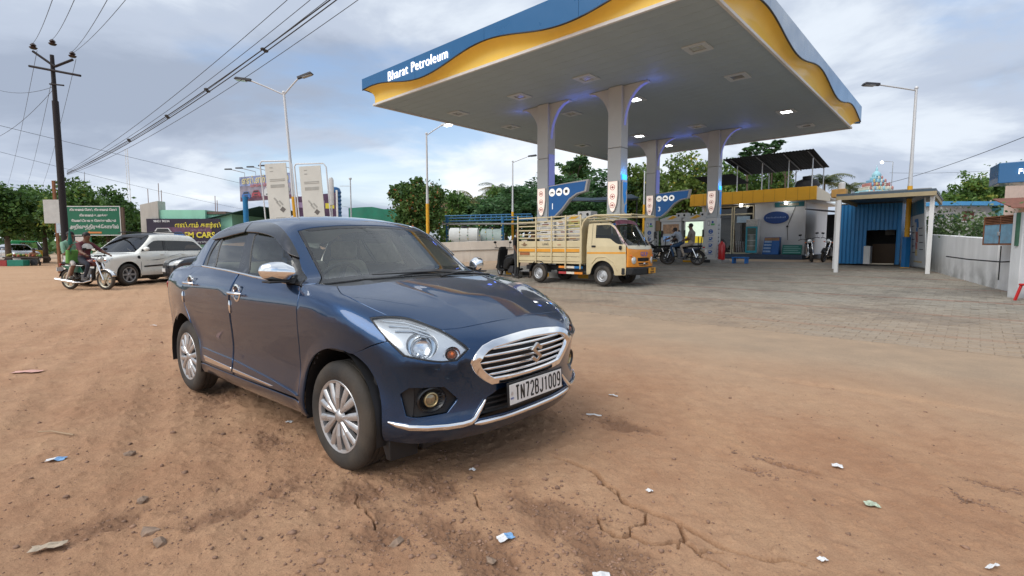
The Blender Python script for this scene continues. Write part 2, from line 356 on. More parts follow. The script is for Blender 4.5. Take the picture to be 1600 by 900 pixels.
            V = np.concatenate([V,r1,r2]); n1 = Nn[bv] + outd; n1 /= np.linalg.norm(n1,axis=1,keepdims=True); NN = np.concatenate([NN,n1,outd])
            E_ = []
            for a,b in be:
                i,j = idx[a],idx[b]; E_ += [(b,a,n0 + i),(b,n0 + i,n0 + j),(n0 + j,n0 + i,n0 + m + i),(n0 + j,n0 + m + i,n0 + m + j)]
            F_ = np.concatenate([T,np.array(E_)])
        o = np_mesh(name,V,F_,material,parent,True); o.data.normals_split_custom_set_from_vertices([tuple(q) for q in NN]); return o
    def pair(s,name,outline,material,parent,**k):
        r = s.panel(name,outline,material,parent,**k); mk = dict(k); mk['holes'] = [[(p[0],-p[1],*p[2:]) for p in h] for h in k.get('holes',())]
        l = s.panel(name,[(p[0],-p[1],*p[2:]) for p in outline],material,parent,**mk); return r,l
    def shell(s,name,material,parent,off=-.02,x0=-1.9,x1=1.9,nx=70,nt=60,t0=-2.2,cut=None):
        xs = np.linspace(x0,x1,nx); ts = np.linspace(-2.0,2.0,nt); U = np.array([(x,t*.8) for x in xs for t in ts]); o,d = s.rays(U,'side'); P = s.solve(o,d,off)
        F_ = np.array([(i*nt + j,i*nt + j + 1,(i + 1)*nt + j + 1,(i + 1)*nt + j) for i in range(nx - 1) for j in range(nt - 1)])
        if cut is not None: c = P[F_].mean(1); F_ = F_[~cut(c)]
        return np_mesh(name,P,F_,material,parent,True)
def arc(cx,cz,r,a0,a1,n,y,rz=None):
    return [(cx + r*math.cos(R(a)),y,cz + (rz or r)*math.sin(R(a))) for a in np.linspace(a0,a1,n)]
# ------------------------------------------------------------------ the blue sedan
def paint(name,col,dusty=.10,dz=.5):
    m = mat(name,col,.30,.9,var=.06,vs=700,det=1,coat=1.,rv=.05,dust=(DUST,.15,dz,dusty)); return m
def wheel(name,parent,loc,side,r=.31,wd=.175,rimr=.2,rimm=SILVER,spokes=7,style='cover',tm=RUBBER,rz=0.):
    """side -1: outer face towards -y"""
    t = bpy.data.objects.new(name,None); C.objects.link(t); t.parent = parent; t.location = loc; t.rotation_euler = (0,0,rz + (PI if side > 0 else 0)); t.empty_display_size = .1
    m = MB(); h = wd/2; sh = r - .012
    prof = [(rimr,-h*.78),(rimr + .012,-h*.92),(rimr + .05*r/.31,-h*1.0),(r - .035,-h*.97),(sh,-h*.80),(r,-h*.60),(r,-h*.42),(r - .007,-h*.40),(r - .007,-h*.34),(r,-h*.32),(r,-h*.05),(r - .007,-h*.03),(r - .007,h*.03),(r,h*.05),(r,h*.6),(sh,h*.8),(r - .05,h),(rimr,h*.8)]
    m.lathe(prof,44,'y'); m.build('tyre',tm,t,smooth=50)
    d = MB(); d.lathe([(0.001,-h*.45),(rimr,-h*.45),(rimr,h*.6)],28,'y'); d.build('brake_disc',DKSTEEL,t,smooth=40)
    k = MB(); k.lathe([(rimr*.93,-h*.60),(rimr*.95,-h*.86),(rimr*1.03,-h*.93),(rimr*1.05,-h*.86),(rimr*1.03,-h*.5)],40,'y')
    if style == 'cover':
        for i in range(spokes):
            for q,(da,rot) in enumerate(((-.175,.10),(.175,-.10))):
                a = 2*PI*i/spokes + da; w0,w1 = .0195,.024
                def pt(rr,aa,off,y): return (rr*math.cos(aa) - off*math.sin(aa),y,rr*math.sin(aa) + off*math.cos(aa))
                for (r0,r1,y0,y1,wa,wb,o0,o1) in ((.035,rimr*.55,-h*.80,-h*.88,.010,w0,-math.copysign(.008,da),0),(rimr*.55,rimr*.97,-h*.88,-h*.80,w0,w1,0,math.copysign(.006,da))):
                    a0 = 2*PI*i/spokes + da*1.0; b = [pt(r0,a0,o0 - wa,y0),pt(r1,a0,o1 - wb,y1),pt(r1,a0,o1 + wb,y1),pt(r0,a0,o0 + wa,y0)]
                    ridge = [(p[0],p[1] - .0,p[2]) for p in b]; low = [(p[0],p[1] + .022,p[2]) for p in b]; top = [pt(r0,a0,o0 - wa*.45,y0 - .009),pt(r1,a0,o1 - wb*.45,y1 - .009),pt(r1,a0,o1 + wb*.45,y1 - .009),pt(r0,a0,o0 + wa*.45,y0 - .009)]
                    k.hexa(low,b); k.hexa(b,top)
        k.lathe([(0.001,-h*.98),(.022,-h*.97),(.036,-h*.86),(.045,-h*.7)],20,'y')
    elif style == 'spoke':
        for i in range(spokes):
            a = 2*PI*i/spokes; c,s_ = math.cos(a),math.sin(a); w0 = .05*rimr/.2
            b = [(.03*c - w0*.6*-s_,-h*.7,.03*s_ - w0*.6*c),(rimr*c - w0*.5*-s_,-h*.8,rimr*s_ - w0*.5*c),(rimr*c + w0*.5*-s_,-h*.8,rimr*s_ + w0*.5*c),(.03*c + w0*.6*-s_,-h*.7,.03*s_ + w0*.6*c)]
            k.hexa([(p[0],p[1] + .03,p[2]) for p in b],b)
        k.lathe([(0.001,-h*.9),(.03,-h*.88),(.05,-h*.6)],14,'y')
    else:   # pressed steel
        k.lathe([(0.001,-h*.95),(rimr*.28,-h*.93),(rimr*.33,-h*.6),(rimr*.62,-h*.45),(rimr*.72,-h*.62),(rimr*.95,-h*.5)],24,'y')
        for i in range(6): a = PI*i/3; k.ball((rimr*.48*math.cos(a),-h*.56,rimr*.48*math.sin(a)),.013,6,4)
    k.build('rim',rimm,t,smooth=38)
    return t
def mir(P): return [(p[0],-p[1],*p[2:]) for p in reversed(P)]
def sym(P): return list(P) + [(p[0],-p[1],*p[2:]) for p in reversed(P) if abs(p[1]) > 1e-6]
def sedan():
    root = thing('sedan_car','dark blue sedan car with chrome grille parked on the dirt in the foreground','car',(-1.427,4.209,.004),-.700246)
    P = paint('sedan_blue_paint',(.0115,.047,.122)); BK = mat('sedan_black_trim',(.01,.01,.011),.32,var=.15,vs=9,coat=.3)
    F = sedan_sdf(); s = Shape(F,.6,.9,-.9,.45)
    FA = [(.958,-.85,.235),(.962,-.85,.36),(.972,-.852,.45),(1.0,-.852,.54),(1.085,-.858,.63),(1.20,-.86,.685),(1.306,-.863,.707),(1.413,-.851,.705)]
    FB = [(1.474,-.843,.697),(1.53,-.835,.672),(1.585,-.82,.628),(1.634,-.806,.55),(1.658,-.80,.45),(1.668,-.80,.27)]
    RA = [(-1.56,-.82,.25),(-1.548,-.823,.36),(-1.515,-.82,.48),(-1.42,-.83,.59),(-1.29,-.85,.66),(-1.15,-.86,.692),(-1.03,-.858,.675),(-.94,-.855,.62),(-.866,-.848,.543),(-.80,-.85,.455),(-.765,-.855,.36),(-.755,-.85,.25)]
    HL = [(1.545,-.787,.894,1),(1.585,-.723,.901),(1.644,-.651,.895),(1.705,-.606,.879),(1.83,-.536,.828),(1.907,-.494,.78),(1.957,-.455,.729,1),(1.943,-.535,.677,1),(1.91,-.61,.676),(1.858,-.692,.694),(1.788,-.757,.714,1),(1.678,-.791,.808)]
    HF = [(1.83,-.536,.829,1),(1.868,-.432,.829),(1.894,-.262,.838),(1.902,0,.846)]
    # bonnet
    s.panel('bonnet',sym([(1.225,0,1.054),(1.222,-.234,1.05),(1.20,-.446,1.043),(1.165,-.60,1.035),(1.10,-.70,1.028,1),(1.24,-.762,1.0),(1.305,-.767,.99),(1.473,-.745,.942),(1.597,-.707,.90,1),(1.644,-.651,.895),(1.705,-.606,.879),(1.83,-.536,.829,1),(1.868,-.432,.829),(1.894,-.262,.838),(1.902,0,.846)]),P,root,res=.04)
    # windscreen, cowl, roof
    wsR = [(.402,-.582,1.378,1),(.55,-.612,1.28),(.70,-.648,1.18),(.86,-.70,1.085),(.965,-.735,1.035,1)]
    wsT = [(.49,0,1.43),(.48,-.2,1.428),(.452,-.362,1.417),(.418,-.5,1.40)]
    wsB = [(1.0,-.66,1.045),(1.055,-.45,1.06),(1.085,-.2,1.068),(1.09,0,1.07)]
    WS = wsT + wsR + wsB; GL = glass('windscreen_glass',(.86,.93,.90),1.,ior=1.8,diffuse_mix=.02,fc=(.42,.52,.52)); SG = glass('door_glass',(.50,.55,.48),1.,ior=1.65,diffuse_mix=.02,fc=(.40,.42,.34))  # windscreen mixes in a pale bluish diffuse tint, painted-in sky reflection
    wsc = s.panel('windscreen',sym(WS),GL,root,res=.045,off=-.006,rim=.004,gap=.002)
    inn = [(p[0] + (.035 if i < 4 else 0),p[1] + (.03 if i >= 4 and i < 9 else 0),p[2] - (.02 if i < 4 else 0),*p[3:]) for i,p in enumerate(WS)]
    inn = [(p[0] - (.10 if i >= 9 else 0),p[1],p[2] + (.06 if i >= 9 else 0),*p[3:]) for i,p in enumerate(inn)]; inn[8] = (.89,-.68,1.085,1)
    s.panel('black_border',sym(WS),BK,wsc,res=.03,off=-.004,rim=.003,holes=[sym(inn)],gap=.003)
    s.panel('cowl',sym([(1.22,0,1.054),(1.218,-.234,1.05),(1.195,-.446,1.043),(1.16,-.60,1.035),(1.095,-.695,1.028,1),(.975,-.735,1.035,1),(1.0,-.66,1.045),(1.055,-.45,1.06),(1.085,-.2,1.068),(1.09,0,1.07)]),BK,root,res=.035,off=-.012,gap=.001)
    dlo = [(.872,-.80,1.03,1),(.80,-.745,1.075),(.715,-.718,1.114),(.615,-.69,1.194),(.528,-.675,1.257),(.416,-.659,1.33),(.21,-.619,1.401),(.012,-.589,1.432),(-.218,-.567,1.447),(-.416,-.557,1.451),(-.641,-.576,1.435),(-.773,-.628,1.388),(-.867,-.672,1.317),(-.907,-.721,1.2),(-.90,-.76,1.105,1)]
    roof = wsT + wsR[:1] + wsR[1:] + dlo[:-1] + [(-.93,-.765,1.098,1),(-1.25,-.745,1.098),(-1.52,-.70,1.095,1),(-1.36,-.60,1.19),(-1.16,-.545,1.33,1),(-1.20,-.25,1.37),(-1.21,0,1.38)]
    s.panel('roof',sym(roof),P,root,res=.042,gap=.0015)
    s.panel('rear_window',sym([(-1.21,0,1.38),(-1.20,-.25,1.37),(-1.16,-.545,1.33,1),(-1.36,-.60,1.19),(-1.50,-.66,1.115,1),(-1.58,-.3,1.10),(-1.60,0,1.10)]),SG,root,res=.06,off=-.004,rim=.004)
    s.panel('boot_lid',sym([(-1.60,0,1.10),(-1.58,-.3,1.10),(-1.52,-.70,1.09,1),(-1.75,-.70,1.07),(-1.87,-.6,1.05,1),(-1.92,0,1.06)]),P,root,res=.06)
    # black surround of the side windows, glass, chrome belt strip
    bot = [(-.881,-.763,1.102),(-.51,-.783,1.091),(-.126,-.798,1.076),(.208,-.809,1.058),(.472,-.811,1.047),(.834,-.813,1.03)]
    fgl = [(.085,-.803,1.068,1),(.0,-.748,1.179),(-.10,-.672,1.36,1),(.02,-.65,1.40),(.2,-.65,1.372),(.40,-.69,1.30),(.52,-.705,1.235),(.616,-.715,1.165,1),(.64,-.76,1.09),(.60,-.80,1.045,1)]
    rgl = [(-.60,-.773,1.104,1),(-.68,-.70,1.27),(-.70,-.665,1.37,1),(-.5,-.62,1.41),(-.24,-.63,1.40,1),(-.18,-.732,1.216),(-.135,-.792,1.083,1)]
    qgl = [(-.83,-.762,1.107,1),(-.845,-.722,1.21),(-.775,-.67,1.33,1),(-.735,-.66,1.35,1),(-.715,-.70,1.26),(-.64,-.77,1.108,1)]
    sur = dlo + bot[1:-1]
    for L in (lambda q: q,mir):
        o = s.panel('window_surround',L(sur),BK,root,res=.035,off=-.004,rim=.012,holes=[L(fgl),L(rgl),L(qgl)],gap=.002)
        for g in (fgl,rgl,qgl): s.panel('side_window',L(g),SG,root,res=.06,off=-.009,rim=0,gap=-.004)
        cp = s.on([(p[0],p[1],p[2]) for p in L([(-.89,-.763,1.103),(-.7,-.775,1.098),(-.51,-.783,1.091),(-.3,-.79,1.084),(-.126,-.798,1.076),(.05,-.803,1.067),(.208,-.809,1.058),(.472,-.811,1.047),(.70,-.812,1.037)])],off=.003)
        MB().tube([tuple(q) for q in cp],.0075,8,flat=(1,1.2)).build('chrome_belt_strip',CHROME,root,smooth=60)
        # smoked rain visors
        vf = [(.63,-.69,1.196,1),(.54,-.675,1.262),(.42,-.659,1.338),(.21,-.619,1.407),(.012,-.589,1.438),(-.218,-.567,1.452),(-.345,-.56,1.455,1),(-.25,-.654,1.374,1),(.0,-.664,1.362),(.258,-.682,1.327),(.419,-.707,1.271),(.55,-.715,1.215)]
        vr = [(-.355,-.56,1.452,1),(-.5,-.56,1.447),(-.641,-.576,1.439),(-.773,-.628,1.392),(-.885,-.67,1.315,1),(-.70,-.68,1.335),(-.568,-.673,1.341),(-.285,-.656,1.371,1)]
        for v in (vf,vr): s.panel('rain_visor',L(v),mat('smoked_plastic',(.018,.019,.021),.16,var=.1,coat=.4),root,res=.04,off=.014,rim=.010,gap=0)
    # doors
    fd = [(.905,-.825,1.0,1),(.932,-.863,.949),(.918,-.866,.757),(.90,-.852,.593),(.905,-.86,.42),(.905,-.862,.345,1),(.4,-.86,.335),(-.06,-.86,.33,1),(-.083,-.855,.45),(-.07,-.868,.773),(-.045,-.83,1.0),(-.04,-.80,1.07,1),(.208,-.809,1.056),(.472,-.811,1.045),(.868,-.81,1.024,1)]
    rd = [(-.07,-.80,1.071,1),(-.075,-.83,1.0),(-.098,-.868,.773),(-.108,-.855,.45),(-.088,-.86,.33,1),(-.5,-.86,.33),(-.72,-.858,.335,1),(-.77,-.853,.47),(-.85,-.85,.57),(-.95,-.853,.67),(-1.045,-.86,.80),(-1.06,-.85,.93),(-.99,-.80,1.04),(-.905,-.762,1.098,1),(-.51,-.783,1.088)]
    doors = []
    for L in (lambda q: q,mir):
        sg = -1 if L(fd) is fd else 1
        for nm,dd,hx,hz in (('front_door',fd,.06,.935),('rear_door',rd,-.89,.967)):
            d = s.panel(nm,L(dd),P,root,res=.045)
            # chrome pull handle over a chrome-rimmed cup
            q = s.on([(hx,sg*.85,hz)])[0]; nn = s.normal(q[None])[0]; M = frame(q,(1,0,0),(0,0,1)) if sg < 0 else frame(q,(-1,0,0),(0,0,1))
            h = MB(); h.m = M
            h.lathe([(.060,-.002),(.062,.006),(.050,.008),(.046,-.012)],24,'z'); h.lathe([(.047,-.010),(.001,-.016)],20,'z')
            ho = h.build('handle_cup',CHROME,d,smooth=50)
            g = MB(); g.m = M; ys = [(-.105,0,.016),(-.085,0,.030),(-.03,.0,.040),(.03,.0,.040),(.085,0,.030),(.105,0,.016)]
            g.tube(ys,[.006,.013,.0155,.0155,.013,.006],12,flat=(.75,1.0)); g.build('handle',CHROME,d,smooth=60)
        # side moulding with bright insert, door-edge guards
        for ol in ([(-.70,-.86,.455,1),(-.085,-.86,.445,1),(-.085,-.86,.355,1),(-.655,-.86,.352,1)],[(-.06,-.86,.444,1),(.5,-.86,.408),(.905,-.86,.372,1),(.80,-.86,.352,1),(-.06,-.86,.355,1)]):
            s.panel('side_moulding',L(ol),P,root,res=.04,off=.010,rim=.012,curve=False)
        for ol in ([(-.645,-.86,.402,1),(-.09,-.86,.388,1),(-.09,-.86,.362,1),(-.60,-.86,.362,1)],[(-.055,-.86,.388,1),(.58,-.86,.372,1),(.53,-.86,.36,1),(-.055,-.86,.362,1)]):
            s.panel('bright_insert',L(ol),CHROME,root,res=.04,off=.0135,rim=.004,curve=False)
        for gx,gz_ in ((-.062,.83),(-1.035,.84)):
            pts = s.on([(gx,sg*.86,gz_ + k) for k in (-.045,-.02,.02,.045)],off=.004); MB().tube([tuple(p) for p in pts],[.004,.009,.009,.004],8).build('door_edge_guard',CHROME,root,smooth=60)
        # wing, rear quarter, rocker
        fw = FA + FB[:1] + [(1.60,-.815,.748),(1.70,-.786,.785,1),(1.678,-.791,.81),(1.545,-.787,.896,1),(1.597,-.707,.90,1),(1.473,-.745,.942),(1.305,-.767,.99),(1.24,-.762,1.0),(1.10,-.70,1.028,1),(.975,-.738,1.035,1),(.88,-.803,1.028,1),(.912,-.825,1.0),(.94,-.863,.949),(.926,-.866,.757),(.908,-.852,.593),(.913,-.86,.42),(.913,-.862,.30,1),(.93,-.85,.235,1)]
        fw[0] = (*fw[0][:3],1); s.panel('front_wing',L(fw),P,root,res=.04)
        qp = [(-.905,-.765,1.096,1),(-.995,-.80,1.04),(-1.068,-.85,.93),(-1.053,-.86,.80),(-.957,-.853,.665)] + [(-.935,-.855,.63,1)] + [(-1.03,-.858,.675),(-1.15,-.86,.692),(-1.29,-.85,.66),(-1.42,-.83,.59),(-1.515,-.82,.48),(-1.548,-.823,.36),(-1.56,-.82,.25,1),(-1.70,-.80,.25,1),(-1.80,-.77,.36),(-1.84,-.76,.6),(-1.86,-.72,.85),(-1.82,-.70,1.0),(-1.74,-.70,1.075,1),(-1.52,-.70,1.092),(-1.25,-.745,1.096)]
        s.panel('rear_quarter',L(qp),P,root,res=.045)
        s.panel('sill',L([(.905,-.86,.33,1),(.93,-.85,.232,1),(.4,-.84,.215),(-.4,-.84,.215),(-.752,-.84,.232,1),(-.73,-.86,.32,1),(-.4,-.86,.322),(.4,-.86,.325)]),P,root,res=.05)
        # wheels and dark arch liners
        for wx in (1.285,-1.14):
            wheel('wheel',root,(wx,sg*.752,.311),sg,r=.311)
            lm = MB(); cx = 1.31 if wx > 0 else -1.15; n = 14
            V = [(cx + .365*math.cos(a),sg*yy,.325 + .385*math.sin(a)) for yy in (.845,.55) for a in np.linspace(-.25,PI + .25,n)]
            lm.add(V,[(i,i + 1,n + i + 1,n + i) for i in range(n - 1)]); lm.build('arch_liner',BLACK,root,smooth=60)
        # mirror: chrome cap, black base
        M_ = MB(); k = sg
        V = []; nseg = 14; ring = 12
        for i in range(nseg + 1):
            t = i/nseg; yy = -.795 - .185*t; hh = .075*(1 - .55*max(0,(t - .35)/.65)**2.2)*(.62 + .38*min(1,t*3.5)); xx = .735 - .05*t; zc_ = 1.105 + .012*t; dd = .062*(1 - .75*max(0,(t - .55)/.45)**2)
            if i == nseg: hh *= .25; dd *= .3
            for j in range(ring):
                a = 2*PI*j/ring; ca,sa = math.cos(a),math.sin(a)
                V.append((xx + dd*(abs(ca)**.8)*(1 if ca > 0 else -.55)*np.sign(ca)*np.sign(ca),k*-yy,zc_ + hh*.88*np.sign(sa)*abs(sa)**.85))
        Fq = [(i*ring + j,i*ring + (j + 1) % ring,(i + 1)*ring + (j + 1) % ring,(i + 1)*ring + j) for i in range(nseg) for j in range(ring)] + [tuple(range(ring)),tuple(range(nseg*ring,nseg*ring + ring))]
        V = [(p[0],p[1] if k > 0 else p[1],p[2]) for p in V]; M_.add(V,Fq); mc = M_.build('door_mirror',CHROME,root,smooth=60)
        mc.modifiers.new('sub','SUBSURF').levels = 1; mc.modifiers['sub'].render_levels = 2
        MB().box((.665,min(k*.80,k*.955),1.045),(.77,max(k*.80,k*.955),1.058)).build('mirror_lower_cover',BLACK,mc,bevel=.006)
        MB().hexa([(.66,k*.80,1.03),(.78,k*.80,1.03),(.76,k*.85,1.045),(.69,k*.85,1.045)],[(.67,k*.77,1.10),(.77,k*.77,1.09),(.75,k*.83,1.09),(.69,k*.83,1.09)]).build('mirror_foot',BLACK,mc,bevel=.006)
        s.panel('mirror_corner',L([(.868,-.81,1.03,1),(.78,-.75,1.085),(.69,-.73,1.13,1),(.655,-.79,1.045,1)]),BK,root,res=.04,off=.002,rim=.006)
        # headlight: clear lens over bright reflector, amber indicator
        hl = s.panel('headlight',L(HL),glass('lamp_lens',(.93,.95,.97),1.,ior=1.45),root,mode='front',res=.035,off=-.002,rim=.0,gap=.006)
        RF = mat('reflector',(.82,.84,.86),.12,.95,var=.0); RF2 = mat('reflector_satin',(.93,.94,.95),.22,.55,var=.06,vs=18)
        s.panel('lamp_bezel',L(HL),mat('lamp_seal',(.02,.02,.022),.5,var=.1),hl,mode='front',res=.03,off=-.004,rim=.003,gap=.001,holes=[L([(1.56,-.782,.889,1),(1.595,-.72,.894),(1.648,-.652,.888),(1.705,-.612,.872),(1.825,-.542,.824),(1.904,-.499,.777),(1.949,-.464,.7295,1),(1.938,-.536,.683,1),(1.906,-.61,.683),(1.857,-.687,.70),(1.79,-.751,.721,1),(1.684,-.786,.809)])])
        p0 = s.on([(1.82,sg*.66,.768)],'front'); dr = Vector(s.normal(p0)[0]); c = Vector(p0[0]) - dr*.048; e1 = dr.cross(Vector((0,0,1))).normalized(); e2 = e1.cross(dr); ring = lambda q,rr: [tuple(q + (e1*math.cos(a) + e2*math.sin(a))*rr) for a in np.linspace(0,2*PI,15)[:-1]]
        s.panel('reflector_housing',L(HL),RF2,hl,mode='front',res=.025,off=-.018,rim=.03,gap=.003,holes=[ring(c + dr*.03,.080),ring(Vector((1.915,sg*.545,.706)),.034)],lip=.006)
        Mb = Matrix.Translation(c) @ dr.to_track_quat('Z','Y').to_matrix().to_4x4()
        b = MB(); b.m = Mb; b.lathe([(.088,.022),(.084,.005),(.068,-.034),(.038,-.052),(.012,-.055),(.012,-.03),(.001,-.028)],26,'z'); b.build('reflector_bowl',RF,hl,smooth=60)
        rb = MB()
        for e,(off_,z_) in enumerate(((0,.862),(0,.842),(0,.822))):
            pts = s.on([(1.60 + .05*e,sg*.74,z_ + .01),(1.68 + .03*e,sg*.66,z_),(1.78 + .02*e,sg*.60,z_ - .03)],'front',-.012); rb.tube([tuple(p) for p in pts],.006,8)
        rb.build('reflector_rib',RF,hl,smooth=60)
        ic = s.on([(1.915,sg*.545,.706)],'front',-.024)[0]
        MB().ball(ic,(.022,.026,.022),12,8).build('indicator_bulb',mat('amber_lens',(.75,.16,.02),.2,var=.2,vs=40,coat=.5),hl,smooth=60)
        ib = MB(); ib.m = Matrix.Translation(Vector(ic)) @ Vector((.9,sg*.4,0)).normalized().to_track_quat('Z','Y').to_matrix().to_4x4(); ib.lathe([(.045,.012),(.038,-.002),(.022,-.018),(.001,-.022)],20,'z'); ib.build('indicator_reflector',RF,hl,smooth=60)
    # front bumper with openings
    GO = [(1.99,0,.775),(1.988,-.15,.768),(1.98,-.30,.753,1),(1.975,-.375,.733,1),(1.97,-.425,.695),(1.97,-.455,.648,1),(1.97,-.425,.60),(1.98,-.37,.552),(1.985,-.315,.518,1),(2.0,-.15,.511),(2.005,0,.509)]
    GI = [(1.99,0,.738),(1.988,-.15,.733),(1.98,-.30,.722,1),(1.975,-.352,.706,1),(1.97,-.388,.68),(1.97,-.412,.648,1),(1.97,-.39,.61),(1.98,-.345,.568),(1.985,-.302,.541,1),(2.0,-.15,.535),(2.005,0,.533)]
    LI = [(2.0,0,.478),(2.0,-.26,.476,1),(1.985,-.345,.445,1),(1.975,-.435,.348,1),(2.02,-.2,.343),(2.03,0,.343)]
    FP = [(1.762,-.762,.515,1),(1.80,-.733,.548,1),(1.90,-.585,.54,1),(1.929,-.514,.465,1),(1.918,-.58,.402,1),(1.834,-.72,.395),(1.795,-.752,.405,1)]
    bo = [(1.902,0,.846),(1.894,-.262,.838),(1.868,-.432,.829),(1.83,-.536,.828,1)] + HL[5:11] + [(1.70,-.786,.785,1),(1.60,-.815,.748)] + [(*FB[0],1)] + FB[1:] + [(1.72,-.79,.262,1),(1.84,-.68,.25),(1.93,-.47,.242),(1.985,-.2,.24),(1.992,0,.24)]
    bp = s.panel('front_bumper',sym(bo),P,root,mode='front',res=.033,holes=[sym(GO),sym(LI),FP,mir(FP)],rim=.03)
    MSH = mat('grille_black',(.010,.010,.011),.5,var=.2,vs=30)
    gr_ = s.panel('grille',sym(GO),MSH,root,mode='front',res=.05,off=-.045,rim=0,gap=-.004)
    s.panel('grille_frame',sym(GO),CHROME,gr_,mode='front',res=.02,off=.012,rim=.03,holes=[sym(GI)],gap=-.001,lip=.010)
    for zz,yy in ((.706,.33),(.672,.385),(.636,.40),(.600,.372),(.566,.335)):
        yy = yy - .0; ys = np.linspace(-yy,yy,25); pts = s.on([(1.98,y,zz + .010*(abs(y)/.4)**1.5 - .004) for y in ys],'front',-.010)
        MB().tube([tuple(p) for p in pts],[.003] + [.0088]*23 + [.003],8,flat=(1.0,.95)).build('grille_bar',CHROME,gr_,smooth=60)
    # the slanted S emblem in the grille
    eo = s.on([(2.0,0,.642)],'front',.012)[0]; Me = Matrix.Translation(Vector(eo)) @ Matrix.Rotation(R(4),4,'Y') @ Matrix(((0,0,1,0),(1,0,0,0),(0,1,0,0),(0,0,0,1)))
    S_ = [(-.052,.024),(.000,.062),(.052,.026),(.034,.012),(.000,.035),(-.016,.023),(.052,-.024),(.000,-.062),(-.052,-.026),(-.034,-.012),(.000,-.035),(.016,-.023)]
    e = MB(); e.m = Me; e.prism(S_,0,.016,'z'); e.build('emblem',mat('emblem_chrome',(.55,.54,.53),.12,1.,var=0),gr_,bevel=.003)
    s.panel('lower_intake',sym(LI),MSH,root,mode='front',res=.06,off=-.05,rim=0,gap=-.004)
    for zz in (.372,.40,.428): 
        pts = s.on([(2.0,y,zz) for y in np.linspace(-.36,.36,13)],'front',-.028); MB().tube([tuple(p) for p in pts],.007,6).build('intake_slat',BLACK,root,smooth=60)
    # number plate
    pl = MB(); c = Vector((2.050,.012,.446)); pm = Matrix.Translation(c) @ Matrix.Rotation(R(-3),4,'Y') @ Matrix(((0,0,1,0),(1,0,0,0),(0,1,0,0),(0,0,0,1)))
    pl.m = pm; pl.box((-.262,-.070,-.012),(.262,.068,.0)); po = pl.build('number_plate',BLACK,root,bevel=.004)
    q = MB(); q.m = pm; q.box((-.250,-.058,-.004),(.250,.056,.0025)); q.build('plate_face',mat('plate_white',(.72,.72,.70),.4,var=.08,vs=20,dust=(DUST,-.1,.6,.15)),po,bevel=.002)
    ST = {'T': [[(0,1),(1,1)],[(.5,1),(.5,0)]],'N': [[(0,0),(0,1),(1,0),(1,1)]],'7': [[(0,1),(1,1),(.4,0)]],'2': [[(0,.8),(.2,1),(.8,1),(1,.8),(1,.6),(0,0),(1,0)]],'B': [[(0,0),(0,1),(.75,1),(.95,.87),(.95,.66),(.75,.53),(0,.53)],[(.75,.53),(1,.38),(1,.15),(.8,0),(0,0)]],'J': [[(.95,1),(.95,.2),(.72,0),(.25,0),(.02,.2)]],'1': [[(.2,.82),(.55,1),(.55,0)]],'0': [[(0,.2),(0,.8),(.24,1),(.76,1),(1,.8),(1,.2),(.76,0),(.24,0),(0,.2)]],'9': [[(.08,.06),(.3,0),(.75,0),(1,.22),(1,.78),(.78,1),(.22,1),(0,.8),(0,.6),(.22,.42),(1,.42)]]}
    for i,ch in enumerate('TN72BJ1009'):
        q = MB(); q.m = pm @ Matrix.Translation((-.196 + i*.0445,-.040,.003)) @ Matrix.Diagonal((1,1,.12,1)); [q.tube([(x*.026,z*.080,0) for x,z in ab],.0062,8) for l in ST[ch] for ab in zip(l,l[1:])]; q.build('plate_character',mat('plate_black',(.012,.012,.012),.5,var=0),po)
    text('plate_mark','IND',.016,mat('plate_blue',(.02,.08,.35),.5,var=0),po,pm @ Matrix.Translation((-.232,-.022,.0042)),.001)
    MB().cyl(pm @ Vector((-.232,.006,.002)),pm @ Vector((-.232,.006,.0045)),.010,n=12).build('plate_hologram',SILVER,po)
    # chrome lower trims
    for k in (-1,1):
        tr = [(1.715,.805,.372),(1.76,.785,.360),(1.814,.746,.350),(1.87,.675,.343),(1.925,.585,.337),(1.955,.51,.336),(1.972,.465,.340),(1.978,.44,.353),(1.98,.40,.393),(1.983,.362,.437)]
        pts = s.on([(x,k*y,z) for x,y,z in tr],'front',.006); MB().tube([tuple(p) for p in pts],[.003,.010,.0135,.0135,.0135,.0135,.0135,.0125,.011,.005],10,flat=(.8,1.25)).build('chrome_trim',CHROME,root,smooth=60)
        ol = FP if k < 0 else mir(FP)
        fp = s.panel('fog_pocket',ol,MSH,root,mode='front',res=.04,off=-.03,rim=0,gap=-.004)
        # horizontal ribs
        for zz in np.linspace(.415,.535,9):
            ye = (.60 if zz < .43 else .525 + abs(zz - .468)*.7); rp = s.on([(1.9,k*y,zz) for y in np.linspace(.735 if zz > .42 else .72,ye + .03,7)],'front',-.024)
            MB().tube([tuple(p) for p in rp],.0035,5).build('pocket_rib',BLACK,fp)
        fc = Vector(s.on([(1.9,k*.665,.478)],'front',-.012)[0]); dr = Vector((.95,k*.28,-.03)).normalized(); fm = Matrix.Translation(fc) @ dr.to_track_quat('Z','Y').to_matrix().to_4x4()
        fo = MB(); fo.m = fm @ Matrix.Scale(1.22,4,Vector((0,1,0))) if abs((fm.to_3x3() @ Vector((0,1,0))).z) < .5 else fm @ Matrix.Scale(1.22,4,Vector((1,0,0)))
        fo.lathe([(.064,-.02),(.066,.006),(.060,.010),(.048,-.006),(.040,-.014)],28,'z'); fo.build('fog_lamp_bezel',BK,fp,smooth=50)
        r2 = MB(); r2.m = fm; r2.lathe([(.039,-.014),(.039,.002),(.034,.005),(.030,.0),(.030,-.012)],26,'z'); r2.build('fog_lamp_ring',mat('dull_brass',(.50,.40,.22),.35,.7,var=.1),fp,smooth=50)
